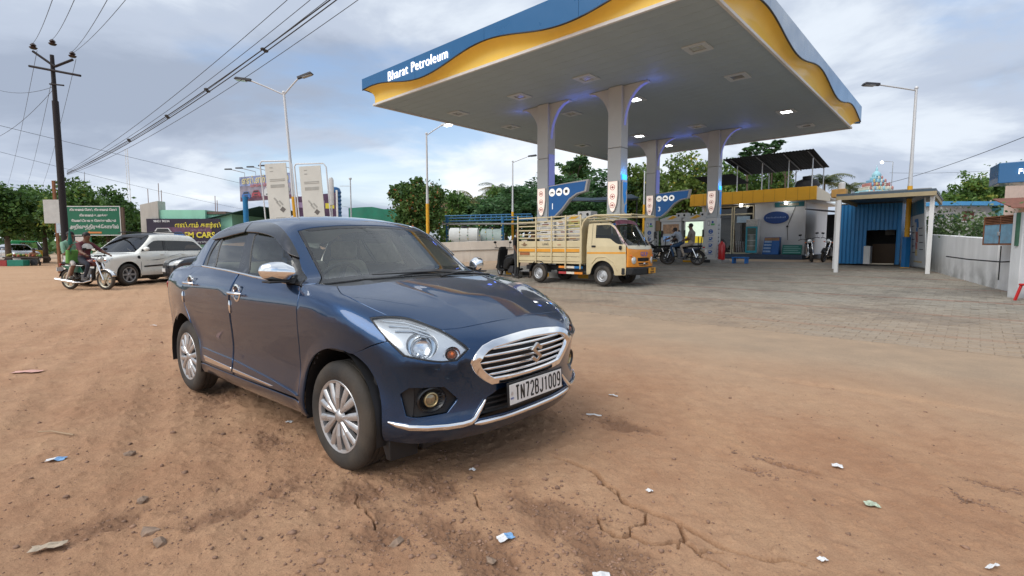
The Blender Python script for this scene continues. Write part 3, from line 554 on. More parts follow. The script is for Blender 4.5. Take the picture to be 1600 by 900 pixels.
        r3 = MB(); r3.m = fm; r3.lathe([(.030,-.008),(.022,-.003),(.001,-.001)],24,'z'); r3.build('fog_lamp',mat('fog_lens',(.30,.25,.16),.15,.5,var=.2,vs=30,coat=.5),fp,smooth=60)
    pts = s.on([(2.0,y,.323 + .004*math.cos(y*3)) for y in np.linspace(-.455,.455,25)],'front',.006); MB().tube([tuple(p) for p in pts],[.004] + [.0115]*23 + [.004],10,flat=(.8,1.2)).build('chrome_lip',CHROME,root,smooth=60)
    MB().box((1.70,-.60,.17),(1.75,.60,.245)).build('air_dam',BLACK,root,bevel=.01)
    for k in (-1,1): MB().hexa([(1.66,k*.60,.135),(1.70,k*.60,.135),(1.70,k*.78,.15),(1.66,k*.78,.15)],[(1.62,k*.60,.26),(1.70,k*.60,.26),(1.70,k*.79,.27),(1.62,k*.79,.27)]).build('mud_flap',BLACK,root,bevel=.005)
    s.panel('rear_bumper',sym([(-1.95,0,1.03),(-1.88,-.62,1.02,1),(-1.86,-.70,.85),(-1.84,-.75,.6),(-1.80,-.76,.36),(-1.75,-.74,.25,1),(-1.9,0,.24)]),P,root,mode='rear',res=.06)
    for k in (-1,1):
        ol = [(-1.70,-.80,.93,1),(-1.80,-.755,.96,1),(-1.87,-.66,.95,1),(-1.885,-.65,.80,1),(-1.83,-.76,.80,1)]
        s.panel('tail_lamp',ol if k < 0 else mir(ol),mat('red_lens',(.35,.012,.012),.12,var=.15,coat=.6),root,mode='rear',res=.05,off=.008,rim=.01)
    # black inner shell, floor, wipers
    s.shell('inner_shell',BLACK,root,-.022,-1.86,1.80,90,90,cut=lambda c: (c[:,2] > 1.075) | ((c[:,2] > 1.0) & (c[:,0] < .95) & (c[:,0] > -1.5) & (np.abs(c[:,1]) < .70)) | (((c[:,0] - 1.31)**2 + (c[:,2] - .32)**2 < .385**2) & (np.abs(c[:,1]) > .4)) | (((c[:,0] + 1.15)**2 + (c[:,2] - .32)**2 < .405**2) & (np.abs(c[:,1]) > .4)) | ((c[:,0] > 1.42) & (c[:,2] > .62) & (c[:,2] < .95) & (np.abs(c[:,1]) > .36)))
    MB().box((-1.7,-.56,.17),(1.72,.56,.24)).build('floor_pan',BLACK,root,bevel=.02)
    for (a,b,c_) in (((1.16,.56,1.052),(1.065,.10,1.088),(1.04,-.42,1.086)),((1.17,.05,1.062),(1.10,.30,1.078),(1.01,.60,1.072))):
        pp = [Vector(a).lerp(Vector(b),t) for t in (0,.5)] + [Vector(b).lerp(Vector(c_),t) for t in (0,.5,1)]
        MB().tube(pp,[.011,.010,.009,.007,.004],6,flat=(1,.8)).build('wiper',BLACK,root,smooth=60)
    # cabin
    SEAT = mat('seat_cloth',(.70,.66,.58),.85,var=.15,vs=20,bump=.2,bs=200); DASH = mat('dashboard',(.06,.058,.055),.7,var=.15); TRIM = mat('cabin_trim',(.72,.69,.62),.8,var=.1)
    MB().hexa([(.55,-.70,.70),(1.0,-.66,.70),(1.0,.66,.70),(.55,.70,.70)],[(.62,-.70,.99),(1.02,-.64,1.02),(1.02,.64,1.02),(.62,.70,.99)]).build('dashboard',DASH,root,bevel=.03)
    sw = MB(); sw.m = Matrix.Translation((.50,-.34,.98)) @ Matrix.Rotation(R(-65),4,'Y'); sw.tube([(.18*math.cos(a),.18*math.sin(a),0) for a in np.linspace(0,2*PI,25)[:-1]],.015,8,closed=True); sw.cbox((0,0,-.01),(.34,.04,.02)); sw.cbox((0,0,-.01),(.10,.10,.05)); sw.build('steering_wheel',DASH,root,smooth=40)
    for yy in (-.36,.36):
        st = MB(); st.hexa([(-.35,yy - .24,.38),(.2,yy - .24,.38),(.2,yy + .24,.38),(-.35,yy + .24,.38)],[(-.35,yy - .24,.56),(.2,yy - .24,.60),(.2,yy + .24,.60),(-.35,yy + .24,.56)])
        st.hexa([(-.42,yy - .24,.55),(-.24,yy - .24,.55),(-.24,yy + .24,.55),(-.42,yy + .24,.55)],[(-.58,yy - .19,1.14),(-.48,yy - .19,1.14),(-.48,yy + .19,1.14),(-.58,yy + .19,1.14)]); st.build('front_seat',SEAT,root,bevel=.05,seg=3)
        MB().cbox((-.56,yy,1.235),(.10,.25,.16)).build('head_restraint',SEAT,root,bevel=.04,seg=3)
    st = MB(); st.hexa([(-1.1,-.62,.40),(-.55,-.62,.40),(-.55,.62,.40),(-1.1,.62,.40)],[(-1.1,-.62,.60),(-.55,-.62,.62),(-.55,.62,.62),(-1.1,.62,.60)]); st.hexa([(-1.2,-.62,.6),(-1.05,-.62,.6),(-1.05,.62,.6),(-1.2,.62,.6)],[(-1.35,-.56,1.12),(-1.25,-.56,1.12),(-1.25,.56,1.12),(-1.35,.56,1.12)]); st.build('rear_seat',SEAT,root,bevel=.05,seg=3)
    rl = s.panel('headlining',sym([(.40,0,1.4),(.36,-.5,1.38),(-.2,-.55,1.42),(-.9,-.55,1.40),(-1.15,-.5,1.34),(-1.18,0,1.36)]),TRIM,root,res=.08,off=-.035,rim=0)
    MB().cbox((.47,0,1.325),(.03,.22,.06)).build('rear_view_mirror',DASH,root,bevel=.012)
    MB().ball((.93,.22,1.075),(.006,.03,.03),12,8).build('windscreen_charm',mat('charm',(.5,.45,.3),.4,var=.2),root,smooth=60)
    return root
sedan()
# ------------------------------------------------------------------ ground
def pnoise(x,y,seed=0):
    r = np.random.default_rng(seed); tab = r.random((256,256))*2*PI
    xi = np.floor(x).astype(int); yi = np.floor(y).astype(int); xf = x - xi; yf = y - yi
    u = xf*xf*xf*(xf*(xf*6 - 15) + 10); v = yf*yf*yf*(yf*(yf*6 - 15) + 10)
    def g(i,j): a = tab[(xi + i) & 255,(yi + j) & 255]; return np.cos(a)*(xf - i) + np.sin(a)*(yf - j)
    return (g(0,0)*(1-u) + g(1,0)*u)*(1-v) + (g(0,1)*(1-u) + g(1,1)*u)*v
def fbm(x,y,f,o,seed,rough=.5):
    a = 1.; s = 0.
    for k in range(o): s = s + a*pnoise(x*f + 17.3*k,y*f - 9.1*k,seed + k); f *= 2.03; a *= rough
    return s
T_PAVE,S0,S1,T_END = 8.05,-15.5,9.5,24.5
def poly_dist(x,y,P):
    d = np.full(x.shape,9.); L = np.zeros(x.shape); acc = 0
    for a,b in zip(P[:-1],P[1:]):
        ab = b - a; n = np.hypot(*ab); t = np.clip(((x - a[0])*ab[0] + (y - a[1])*ab[1])/n**2,0,1); q = np.hypot(x - a[0] - t*ab[0],y - a[1] - t*ab[1])
        k = q < d; d = np.where(k,q,d); L = np.where(k,acc + t*n,L); acc += n
    return d,L,acc
def crackline(pix,seed,amp=.03):
    P = [np.array(gr(*p)[:2]) for p in pix]; out = []; r = np.random.default_rng(seed)
    for a,b in zip(P[:-1],P[1:]):
        n = max(2,int(np.hypot(*(b - a))/.035)); nn = np.array((-(b - a)[1],(b - a)[0]))/np.hypot(*(b - a)); o = 0
        for i in range(n): t = i/n; o = o*.7 + r.normal()*amp*.35; out.append(a + (b - a)*t + nn*o*math.sin(PI*t))
    return out + [P[-1]]
CRACKS = [(crackline(p,i),w) for i,(p,w) in enumerate([
    ([(866,716),(902,728),(935,745),(965,765)],.011),([(925,745),(950,762),(985,790),(1008,800)],.006),([(965,765),(975,785),(1020,800),(1060,815),(1100,838),(1140,858),(1200,873),(1258,882)],.011),
    ([(1020,800),(1062,815),(1072,838),(1060,855)],.008),([(935,806),(942,825),(960,835),(985,832),(1010,846),(1070,845),(1090,860),(1130,862)],.009),([(1090,860),(1115,873),(1140,886)],.006),([(985,832),(1000,820),(1010,800)],.005),([(740,770),(755,800)],.004),([(560,775),(572,800),(585,830)],.004)])]
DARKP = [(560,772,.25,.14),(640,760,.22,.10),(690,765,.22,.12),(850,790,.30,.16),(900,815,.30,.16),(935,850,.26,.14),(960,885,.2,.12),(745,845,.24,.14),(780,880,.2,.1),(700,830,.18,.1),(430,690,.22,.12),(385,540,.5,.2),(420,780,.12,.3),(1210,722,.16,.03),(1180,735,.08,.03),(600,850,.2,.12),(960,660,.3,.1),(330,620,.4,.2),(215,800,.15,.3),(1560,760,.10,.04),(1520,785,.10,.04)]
def relief(x,y):
    t = D2[0]*x + D2[1]*y; s = D1[0]*x + D1[1]*y
    dirt = 1 - .82*sstep(3.6,6.6,t + .5*fbm(x,y,.5,2,3))
    und = .020*fbm(x,y,.45,2,11)*(1 - sstep(5,9,t)) + (.011*fbm(x,y,1.3,3,21) + .010*fbm(x,y,4.2,3,31)*(.5 + .9*sstep(-.2,.5,fbm(x,y,.8,2,5))))*dirt
    cl = fbm(x,y,13.,3,41,.6); und = und + (.0065*cl + .012*np.maximum(cl - .25,0))*dirt
    # wheel ruts running up the verge on the left
    e = np.array((-.55,.835)); q = x*e[1] - y*e[0]; l = x*e[0] + y*e[1]; wob = .10*fbm(l,l*0,.35,2,51)
    lf = sstep(.3,-.9,x + .2*y*.3)
    for q0,wd,am in ((-.25,.10,.016),(.18,.09,.012),(-.95,.12,.02),(-1.6,.11,.017),(-2.5,.14,.02),(-3.4,.12,.016),(.55,.08,.01)):
        dq = (q - q0 - wob)/wd; und = und + .9*am*lf*(-np.exp(-dq**2) + .45*np.exp(-((np.abs(dq) - 1.6)/.5)**2))*(.5 + .5*sstep(-.3,.3,fbm(x,y,.6,2,61 + int(q0*10) % 7)))
        und = und + .006*lf*np.exp(-dq**2)*np.sin(l*60 + dq*2)*sstep(0,.4,fbm(x,y,.5,1,71))
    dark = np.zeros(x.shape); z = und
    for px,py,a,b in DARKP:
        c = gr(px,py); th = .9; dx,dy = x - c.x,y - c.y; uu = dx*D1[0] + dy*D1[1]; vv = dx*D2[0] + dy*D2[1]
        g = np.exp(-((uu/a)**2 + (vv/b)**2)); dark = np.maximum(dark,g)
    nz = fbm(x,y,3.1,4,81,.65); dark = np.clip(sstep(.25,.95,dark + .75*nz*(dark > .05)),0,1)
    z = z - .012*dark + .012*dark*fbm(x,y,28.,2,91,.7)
    near = (np.hypot(x,y) < 6) & (y > 0)
    if near.any():
        xx,yy = x[near],y[near]; dz = np.zeros(xx.shape)
        for P,wd in CRACKS:
            d,L,tot = poly_dist(xx,yy,P); w_ = 1.5*wd*(.35 + .65*np.sin(PI*np.clip(L/tot,0,1))**.5)*(1 + .9*pnoise(L*9,L*0,7)); dz = np.minimum(dz,-.055*np.clip(1 - (d/np.maximum(w_,1e-4))**2,0,1)) + .006*np.exp(-(d/(wd*4))**2)
        z = z.copy(); z[near] += dz
    # joint at the edge of the dusty concrete apron
    j = np.abs(t - 5.15 - .03*pnoise(s*2,s*0,13)); z = z - .012*np.exp(-(j/.018)**2)*sstep(-3,-1,s) + .02*sstep(5.1,5.25,t)*sstep(-5,-2.5,s)
    # sunk bed below the paving blocks
    bed = (t > T_PAVE + .03) & (t < T_END - .05) & (s > S0 + .05) & (s < S1 - .05)
    return z*(1 - .9*sstep(6.9,8.0,t)*(s > S0 - 2)) - .06*bed,dark
def ground():
    ang = np.concatenate([np.linspace(-180,-60,40)[:-1],np.linspace(-60,60,1050),np.linspace(60,180,40)[1:-1]])*PI/180
    rad = np.concatenate([[.02,.5,1.0,1.4],1/np.linspace(1/1.7,1/38,470),np.geomspace(40,900,36)])
    A,B = np.meshgrid(ang,rad); x = np.sin(A)*B; y = np.cos(A)*B; n,m = len(ang),len(rad)
    r,dark = relief(x,y); fade = 1 - sstep(28,40,B); z = gz(x,y) + r*fade + .25*sstep(60,400,B)
    V = np.stack([x,y,z],2).reshape(-1,3); i = np.arange(m - 1)[:,None]*n; j = np.arange(n)[None]; j2 = (j + 1) % n
    F_ = np.stack([i + j,i + j2,i + n + j2,i + n + j],2).reshape(-1,4)[:,::-1]
    m_ = bpy.data.materials.new('dirt_ground'); m_.use_nodes = True; nt = m_.node_tree; N = nt.nodes.new; L = nt.links.new; p = nt.nodes['Principled BSDF']
    ge = N('ShaderNodeNewGeometry'); P = ge.outputs['Position']
    def nz(sc,det=5,rg=.6,sq=None):
        q = N('ShaderNodeTexNoise'); q.inputs['Scale'].default_value = sc; q.inputs['Detail'].default_value = det; q.inputs['Roughness'].default_value = rg
        if sq: mp = N('ShaderNodeMapping'); mp.inputs['Rotation'].default_value = (0,0,sq[0]); mp.inputs['Scale'].default_value = sq[1]; L(P,mp.inputs[0]); L(mp.outputs[0],q.inputs[0])
        else: L(P,q.inputs[0])
        return q.outputs[0]
    def mr(x,a,b,c=0.,d=1.): q = N('ShaderNodeMapRange'); q.inputs[1].default_value = a; q.inputs[2].default_value = b; q.inputs[3].default_value = c; q.inputs[4].default_value = d; L(x,q.inputs[0]); return q.outputs[0]
    def mix(f,a,b):
        q = N('ShaderNodeMix'); q.data_type = 'RGBA'
        for k,v in ((0,f),(6,a),(7,b)):
            if isinstance(v,tuple): q.inputs[k].default_value = (*v,1)
            elif isinstance(v,float): q.inputs[k].default_value = v
            else: L(v,q.inputs[k])
        return q.outputs[2]
    def mth(op,a,b):
        q = N('ShaderNodeMath'); q.operation = op
        for k,v in enumerate((a,b)):
            if isinstance(v,float): q.inputs[k].default_value = v
            else: L(v,q.inputs[k])
        return q.outputs[0]
    dt = N('ShaderNodeVectorMath'); dt.operation = 'DOT_PRODUCT'; L(P,dt.inputs[0]); dt.inputs[1].default_value = (D2[0],D2[1],0); t = dt.outputs['Value']
    c = mix(mr(nz(.55,6,.65),.36,.64),(.425,.235,.133),(.53,.33,.20))
    c = mix(mth('MULTIPLY',mr(nz(7.,8,.7),.42,.70),.55),c,(.31,.162,.092))
    c = mix(mth('MULTIPLY',mr(nz(2.1,6,.6,(.6,(1,.25,1))),.50,.72),.55),c,(.52,.325,.19))
    c = mix(mth('MULTIPLY',mr(nz(110.,4,.8),.50,.68),.5),c,(.21,.112,.068))
    c = mix(mth('MULTIPLY',mr(nz(230.,3,.7),.58,.70),.45),c,(.60,.42,.28))
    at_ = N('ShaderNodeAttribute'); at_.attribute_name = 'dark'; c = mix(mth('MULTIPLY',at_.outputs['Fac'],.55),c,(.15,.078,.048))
    # far verge bleaches to sand; the apron is concrete under dust
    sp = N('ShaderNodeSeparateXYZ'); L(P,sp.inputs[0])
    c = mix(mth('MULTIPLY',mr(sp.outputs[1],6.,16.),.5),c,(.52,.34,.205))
    ap = mr(mth('ADD',t,mth('MULTIPLY',nz(.8,5,.6),2.4)),5.2,7.9)
    cc = mix(mr(nz(1.4,7,.65),.35,.66),(.36,.275,.195),(.47,.345,.235)); cc = mix(mth('MULTIPLY',mr(nz(60.,4,.6),.5,.7),.3),cc,(.18,.14,.11))
    c = mix(mth('MULTIPLY',ap,.9),c,cc)
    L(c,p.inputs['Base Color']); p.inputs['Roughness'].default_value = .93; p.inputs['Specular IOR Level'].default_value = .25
    b1 = N('ShaderNodeBump'); b1.inputs['Strength'].default_value = .8; b1.inputs['Distance'].default_value = .014; L(mth('ADD',nz(45.,6,.7),mth('MULTIPLY',nz(190.,5,.8),.6)),b1.inputs['Height']); L(b1.outputs[0],p.inputs['Normal'])
    o = np_mesh('ground',V,F_,m_,None,True); a = o.data.attributes.new('dark','FLOAT','POINT'); a.data.foreach_set('value',dark.reshape(-1).astype(np.float32)); tag(o,kind='structure')
    return o
GROUND = ground()
def pavers():
    base = MB(); c = lambda s,t,dz=0.: (D1[0]*s + D2[0]*t,D1[1]*s + D2[1]*t,G(D1[0]*s + D2[0]*t,D1[1]*s + D2[1]*t) + dz)
    ts = np.linspace(T_PAVE,T_END,24); V = [c(S0,t,-.009) for t in ts] + [c(S1,t,-.009) for t in ts]; n = len(ts)
    base.add(V,[(i,i + 1,n + i + 1,n + i) for i in range(n - 1)]); fo = base.build('forecourt',mat('joint_sand',(.33,.265,.20),.95,var=.2),None); tag(fo,kind='structure')
    m = bpy.data.materials.new('paving_block'); m.use_nodes = True; nt = m.node_tree; N = nt.nodes.new; L = nt.links.new; p = nt.nodes['Principled BSDF']
    ge = N('ShaderNodeNewGeometry'); ob = N('ShaderNodeAttribute'); ob.attribute_name = 'tone'; oi = N('ShaderNodeObjectInfo'); ob2 = N('ShaderNodeAttribute'); ob2.attribute_name = 'red'
    dt = N('ShaderNodeVectorMath'); dt.operation = 'DOT_PRODUCT'; L(ge.outputs['Position'],dt.inputs[0]); dt.inputs[1].default_value = (D2[0],D2[1],0)
    n1 = N('ShaderNodeTexNoise'); n1.inputs['Scale'].default_value = .5; n1.inputs['Detail'].default_value = 6; n1.inputs['Roughness'].default_value = .65; L(ge.outputs['Position'],n1.inputs[0])
    n2 = N('ShaderNodeTexNoise'); n2.inputs['Scale'].default_value = 30; n2.inputs['Detail'].default_value = 5; L(ge.outputs['Position'],n2.inputs[0])
    def mix(f,a,b):
        q = N('ShaderNodeMix'); q.data_type = 'RGBA'
        for k,v in ((0,f),(6,a),(7,b)):
            if isinstance(v,tuple): q.inputs[k].default_value = (*v,1)
            elif isinstance(v,float): q.inputs[k].default_value = v
            else: L(v,q.inputs[k])
        return q.outputs[2]
    def mr(x,a,b,c_=0.,d=1.): q = N('ShaderNodeMapRange'); q.inputs[1].default_value = a; q.inputs[2].default_value = b; q.inputs[3].default_value = c_; q.inputs[4].default_value = d; L(x,q.inputs[0]); return q.outputs[0]
    def mth(op,a,b):
        q = N('ShaderNodeMath'); q.operation = op
        for k,v in enumerate((a,b)):
            if isinstance(v,float): q.inputs[k].default_value = v
            else: L(v,q.inputs[k])
        return q.outputs[0]
    cg = mix(ob.outputs['Fac'],(.24,.218,.18),(.315,.285,.235)); cr = mix(ob.outputs['Fac'],(.25,.17,.13),(.30,.20,.155)); col = mix(ob2.outputs['Fac'],cg,cr)
    dust = mr(mth('ADD',mth('MULTIPLY',n1.outputs[0],5.),mth('MULTIPLY',dt.outputs['Value'],-.55)),-4.7,-1.3); col = mix(dust,col,(.355,.255,.17))
    col = mix(mth('MULTIPLY',mr(n2.outputs[0],.5,.75),.35),col,(.13,.12,.11)); col = mix(mth('MULTIPLY',mr(n1.outputs[0],.53,.63),.45),col,(.12,.11,.10))
    L(col,p.inputs['Base Color']); p.inputs['Roughness'].default_value = .8; p.inputs['Specular IOR Level'].default_value = .35
    bu = N('ShaderNodeBump'); bu.inputs['Strength'].default_value = .3; bu.inputs['Distance'].default_value = .006; L(n2.outputs[0],bu.inputs['Height']); L(bu.outputs[0],p.inputs['Normal'])
    LX,LY = .235,.165; rows = int((T_END - T_PAVE)/LY); cols = int((S1 - S0)/LX); r = np.random.default_rng(3)
    I,J = np.meshgrid(np.arange(rows),np.arange(cols),indexing='ij'); I = I.ravel(); J = J.ravel()
    sc = S0 + (J + .5 + .5*(I % 2))*LX; tc = T_PAVE + (I + .5)*LY; cx = D1[0]*sc + D2[0]*tc; cy = D1[1]*sc + D2[1]*tc
    d = np.hypot(cx,cy); vis = (cy > .5) & (np.abs(cx/np.maximum(cy,.1)) < 1.04); red = ((I % 13) == 6).astype(np.float32); tone = r.random(len(I)).astype(np.float32)
    hz = gz(cx,cy) + r.normal(0,.0022,len(I)); hs,ht = LX/2 - .0022,LY/2 - .0022; bv = .006
    corner = np.array([(-hs,-ht),(hs,-ht),(hs,ht),(-hs,ht)]); inner = corner - np.sign(corner)*bv
    loc = np.concatenate([np.c_[corner,np.full(4,-.012)],np.c_[corner,np.full(4,-.004)],np.c_[inner,np.zeros(4)]])       # 12 verts
    q = []
    for a in (0,4): q += [(a + k,a + (k + 1) % 4,a + 4 + (k + 1) % 4,a + 4 + k) for k in range(4)]
    q.append((8,9,10,11)); q = np.array(q)
    world_ = lambda idx: np.stack([cx[idx,None] + loc[None,:,0]*D1[0] + loc[None,:,1]*D2[0],cy[idx,None] + loc[None,:,0]*D1[1] + loc[None,:,1]*D2[1],hz[idx,None] + loc[None,:,2]],2)
    big = np.where(vis)[0]; big = big[np.argsort(d[big])][:300]; rest = np.setdiff1d(np.where((d < 60))[0],big)
    Vr = world_(rest).reshape(-1,3); Fr = (q[None] + 12*np.arange(len(rest))[:,None,None]).reshape(-1,4); o = np_mesh('paving_blocks',Vr,Fr,m,fo); tag(o,kind='stuff')
    for nm,arr in (('tone',tone),('red',red)): a = o.data.attributes.new(nm,'FLOAT','POINT'); a.data.foreach_set('value',np.repeat(arr[rest],12))
    ms = {}
    for k in range(10):     # ten shared meshes: five tones, plain or red
        me = bpy.data.meshes.new('paving_block'); Vl = np.stack([loc[:,0]*D1[0] + loc[:,1]*D2[0],loc[:,0]*D1[1] + loc[:,1]*D2[1],loc[:,2]],1); me.from_pydata([tuple(v) for v in Vl],[],[tuple(int(i) for i in f) for f in q]); me.materials.append(m)
        for nm,v in (('tone',(k % 5)/4),('red',float(k > 4))): a = me.attributes.new(nm,'FLOAT','POINT'); a.data.foreach_set('value',np.full(12,v,np.float32))
        ms[k] = me
    for i in big: o = link('paving_block',ms[int(tone[i]*4.99) + (5 if red[i] else 0)],fo); o.location = (cx[i],cy[i],hz[i])
pavers()
def gravel():
    r = np.random.default_rng(5); ico = bmesh.new(); bmesh.ops.create_icosphere(ico,subdivisions=1,radius=1); bv = np.array([v.co[:] for v in ico.verts]); bf = np.array([[v.index for v in f.verts] for f in ico.faces]); ico.free()
    pos = []
    for px,py,a,b in DARKP:
        c = gr(px,py)
        for _ in range(110): u,v = r.normal(0,a*.75),r.normal(0,b*.8); pos.append((c.x + u*D1[0] + v*D2[0],c.y + u*D1[1] + v*D2[1],abs(r.normal(0,.0035)) + .002))
    for _ in range(5200):
        a = r.uniform(-.85,.85); k = 1/r.uniform(1/12,1/1.8); x,y = math.sin(a)*k,math.cos(a)*k
        if D2[0]*x + D2[1]*y > 5.5 or (x > .6 and r.random() < .6): continue
        pos.append((x,y,min(.016,.0016 + r.exponential(.0024))*(1 + k*.05)))
    for _ in range(700):
        l = r.uniform(1.5,14); q = r.choice([-.6,-1.3,.0,-2.1,-3.0]) + r.normal(0,.13); x,y = q*.835 - l*.55,q*.55 + l*.835
        if y > 1: pos.append((x,y,.0025 + r.exponential(.0032)))
    pos = np.array(pos); z,_ = relief(pos[:,0],pos[:,1]); z = z + gz(pos[:,0],pos[:,1]); n = len(pos)
    sc = pos[:,2,None,None]*r.uniform(.6,1.3,(n,1,3))*np.array((1,1,.65)); V = bv[None]*sc*(1 + r.normal(0,.16,(n,len(bv),1))); th = r.uniform(0,2*PI,n); c,s_ = np.cos(th)[:,None],np.sin(th)[:,None]
    V = np.stack([V[:,:,0]*c - V[:,:,1]*s_,V[:,:,0]*s_ + V[:,:,1]*c,V[:,:,2]],2) + np.stack([pos[:,0],pos[:,1],z + pos[:,2]*.15],1)[:,None]
    F_ = (bf[None] + len(bv)*np.arange(n)[:,None,None]).reshape(-1,3); m = mat('gravel_stone',(.25,.15,.10),.9,var=.45,vs=9,det=3)
    tag(np_mesh('gravel',V.reshape(-1,3),F_,m),'loose gravel and clods scattered over the dirt','gravel',kind='stuff')
    for i,(px,py,sz,lb) in enumerate(((232,830,.034,'largest grey stone on the dirt at lower left of the blue sedan'),(203,708,.03,'grey stone lying in the wheel ruts left of the blue sedan'),(222,782,.03,'brown stone just above the largest grey stone'),(250,848,.028,'small dark stone right of the largest grey stone'),(620,848,.028,'pale stone in the dark gravel patch below the bumper'),(768,872,.022,'dark stone near the bottom edge below the folded paper'))):
        g = gr(px,py); m_ = MB(); V = bv*np.array((sz*1.3,sz,sz*.7))*(1 + r.normal(0,.17,(len(bv),1))); m_.add([tuple(v) for v in V],[tuple(int(q) for q in f) for f in bf]); o = m_.build('stone',mat('grey_stone',(.25,.175,.125),.9,var=.35,vs=25,bump=.4,bs=40),None); o.location = (g.x,g.y,float(gz(g.x,g.y) + relief(np.array([g.x]),np.array([g.y]))[0][0]) + sz*.22); o.rotation_euler = (0,0,i); tag(o,lb,'stone','stones on the dirt')
gravel()
def litter():
    r = random.Random(4); W = mat('litter_white',(.70,.70,.70),.6,var=.1,vs=30); B = mat('litter_blue',(.20,.38,.62),.5,var=.2,vs=60); Pk = mat('litter_pink',(.62,.36,.30),.8,var=.1); Gn = mat('litter_print',(.42,.48,.36),.5,var=.5,vs=90)
    items = [(88,719,.13,.075,[W,B],'blue and white wrapper on the dirt at far left foreground'),(45,583,.33,.16,Pk,'flat pink paper sheet on the dirt at left'),(75,856,.16,.07,mat('litter_dirty',(.42,.34,.25),.8,var=.3,vs=40),'muddy crumpled cloth scrap at lower left corner'),(790,839,.10,.06,[W,B],'folded pale blue leaflet lying in front of the sedan'),(928,650,.16,.022,W,'thin white paper strip right of the bumper'),(958,617,.11,.03,W,'white paper scrap farther right of the bumper'),(1308,732,.075,.055,W,'crumpled white paper alone on the right dirt'),(1362,791,.08,.07,Gn,'green and white printed wrapper at right'),(1015,770,.045,.035,W,'tiny white paper square beside the long crack'),(1285,877,.05,.035,W,'white scrap at the end of the long crack'),(1550,890,.10,.02,W,'thin pale paper strip in lower right corner'),(738,738,.05,.03,W,'small white scrap under the front bumper'),(940,895,.09,.05,W,'white torn paper at the bottom edge'),(452,661,.07,.04,W,'crumpled white scrap under the sedan doors'),(490,470,.14,.05,W,'white paper scrap seen behind the sedan rear wheel')]
    for px,py,a,b,mt,lb in items:
        if px == 490: px,py = 240,512
        a,b = a*.72,b*.72; g = gr(px,py); V = []; n = 5
        for i in range(n):
            for j in range(n): V.append(((i/4 - .5)*a*(1 + r.uniform(-.08,.08)),(j/4 - .5)*b*(1 + r.uniform(-.1,.1)),r.uniform(0,.006)*(a/.1)**.5 + (.006 if i == 2 else 0)))
        m_ = MB(); k = 0
        for i in range(n - 1):
            for j in range(n - 1): m_.cm = 1 if isinstance(mt,list) and i > 1 else 0; m_.add([V[i*n+j],V[(i+1)*n+j],V[(i+1)*n+j+1],V[i*n+j+1]],[(0,1,2,3)])
        o = m_.build('paper_scrap',mt,None); z = float(gz(g.x,g.y) + relief(np.array([g.x]),np.array([g.y]))[0][0]); o.location = (g.x,g.y,z + .008); o.rotation_euler = (0,0,r.uniform(-.7,.7)); o.modifiers.new('thick','SOLIDIFY').thickness = .0015; tag(o,lb,'litter','litter on the ground')
    g = gr(88,681); m_ = MB(); m_.tube([(-.14,0,.01),(-.05,.015,.014),(.05,.0,.012),(.15,-.01,.01)],.005,6); o = m_.build('stick',mat('dry_stick',(.38,.27,.17),.9),None); o.location = (g.x,g.y,g.z + .01); o.rotation_euler = (0,0,-.15); tag(o,'thin dry stick lying on the dirt above the blue wrapper','stick')
litter()
# ------------------------------------------------------------------ the filling station (local x runs along the road, local y away from it)
RZ = math.atan2(D1[1],D1[0])
def st(s,t,z=None):
    x,y = D1[0]*s + D2[0]*t,D1[1]*s + D2[1]*t; return Vector((x,y,G(x,y) if z is None else z))
def thingst(name,label,cat,s,t,z=None,group=None): return thing(name,label,cat,st(s,t,z),RZ,group)
CLAD = mat('grey_cladding',(.52,.545,.55),.42,.1,var=.06,vs=2); CEIL = mat('ceiling_panel',(.35,.44,.50),.6,var=.07,vs=1.5); WCLAD = mat('white_cladding',(.62,.62,.60),.4,var=.06,vs=3)
FBLUE = mat('fascia_blue',(.003,.10,.265),.3,var=.05,vs=1.,coat=.5); FYEL = mat('fascia_yellow',(.95,.64,.09),.4,var=.06,vs=1.2,coat=.2)
LIT = mat('lit_letter',(.9,.9,.9),.5,var=0,emit=1.1,ecol=(1,1,1)); LED = mat('lamp_lit',(1,1,.95),.5,var=0,emit=9.,ecol=(1,.98,.93)); LEDB = mat('blue_led',(.02,.25,.9),.4,var=0,emit=1.6,ecol=(.03,.30,1)); LAV = mat('lavender_led',(.30,.32,.62),.4,var=.05,emit=.12,ecol=(.25,.32,1.))
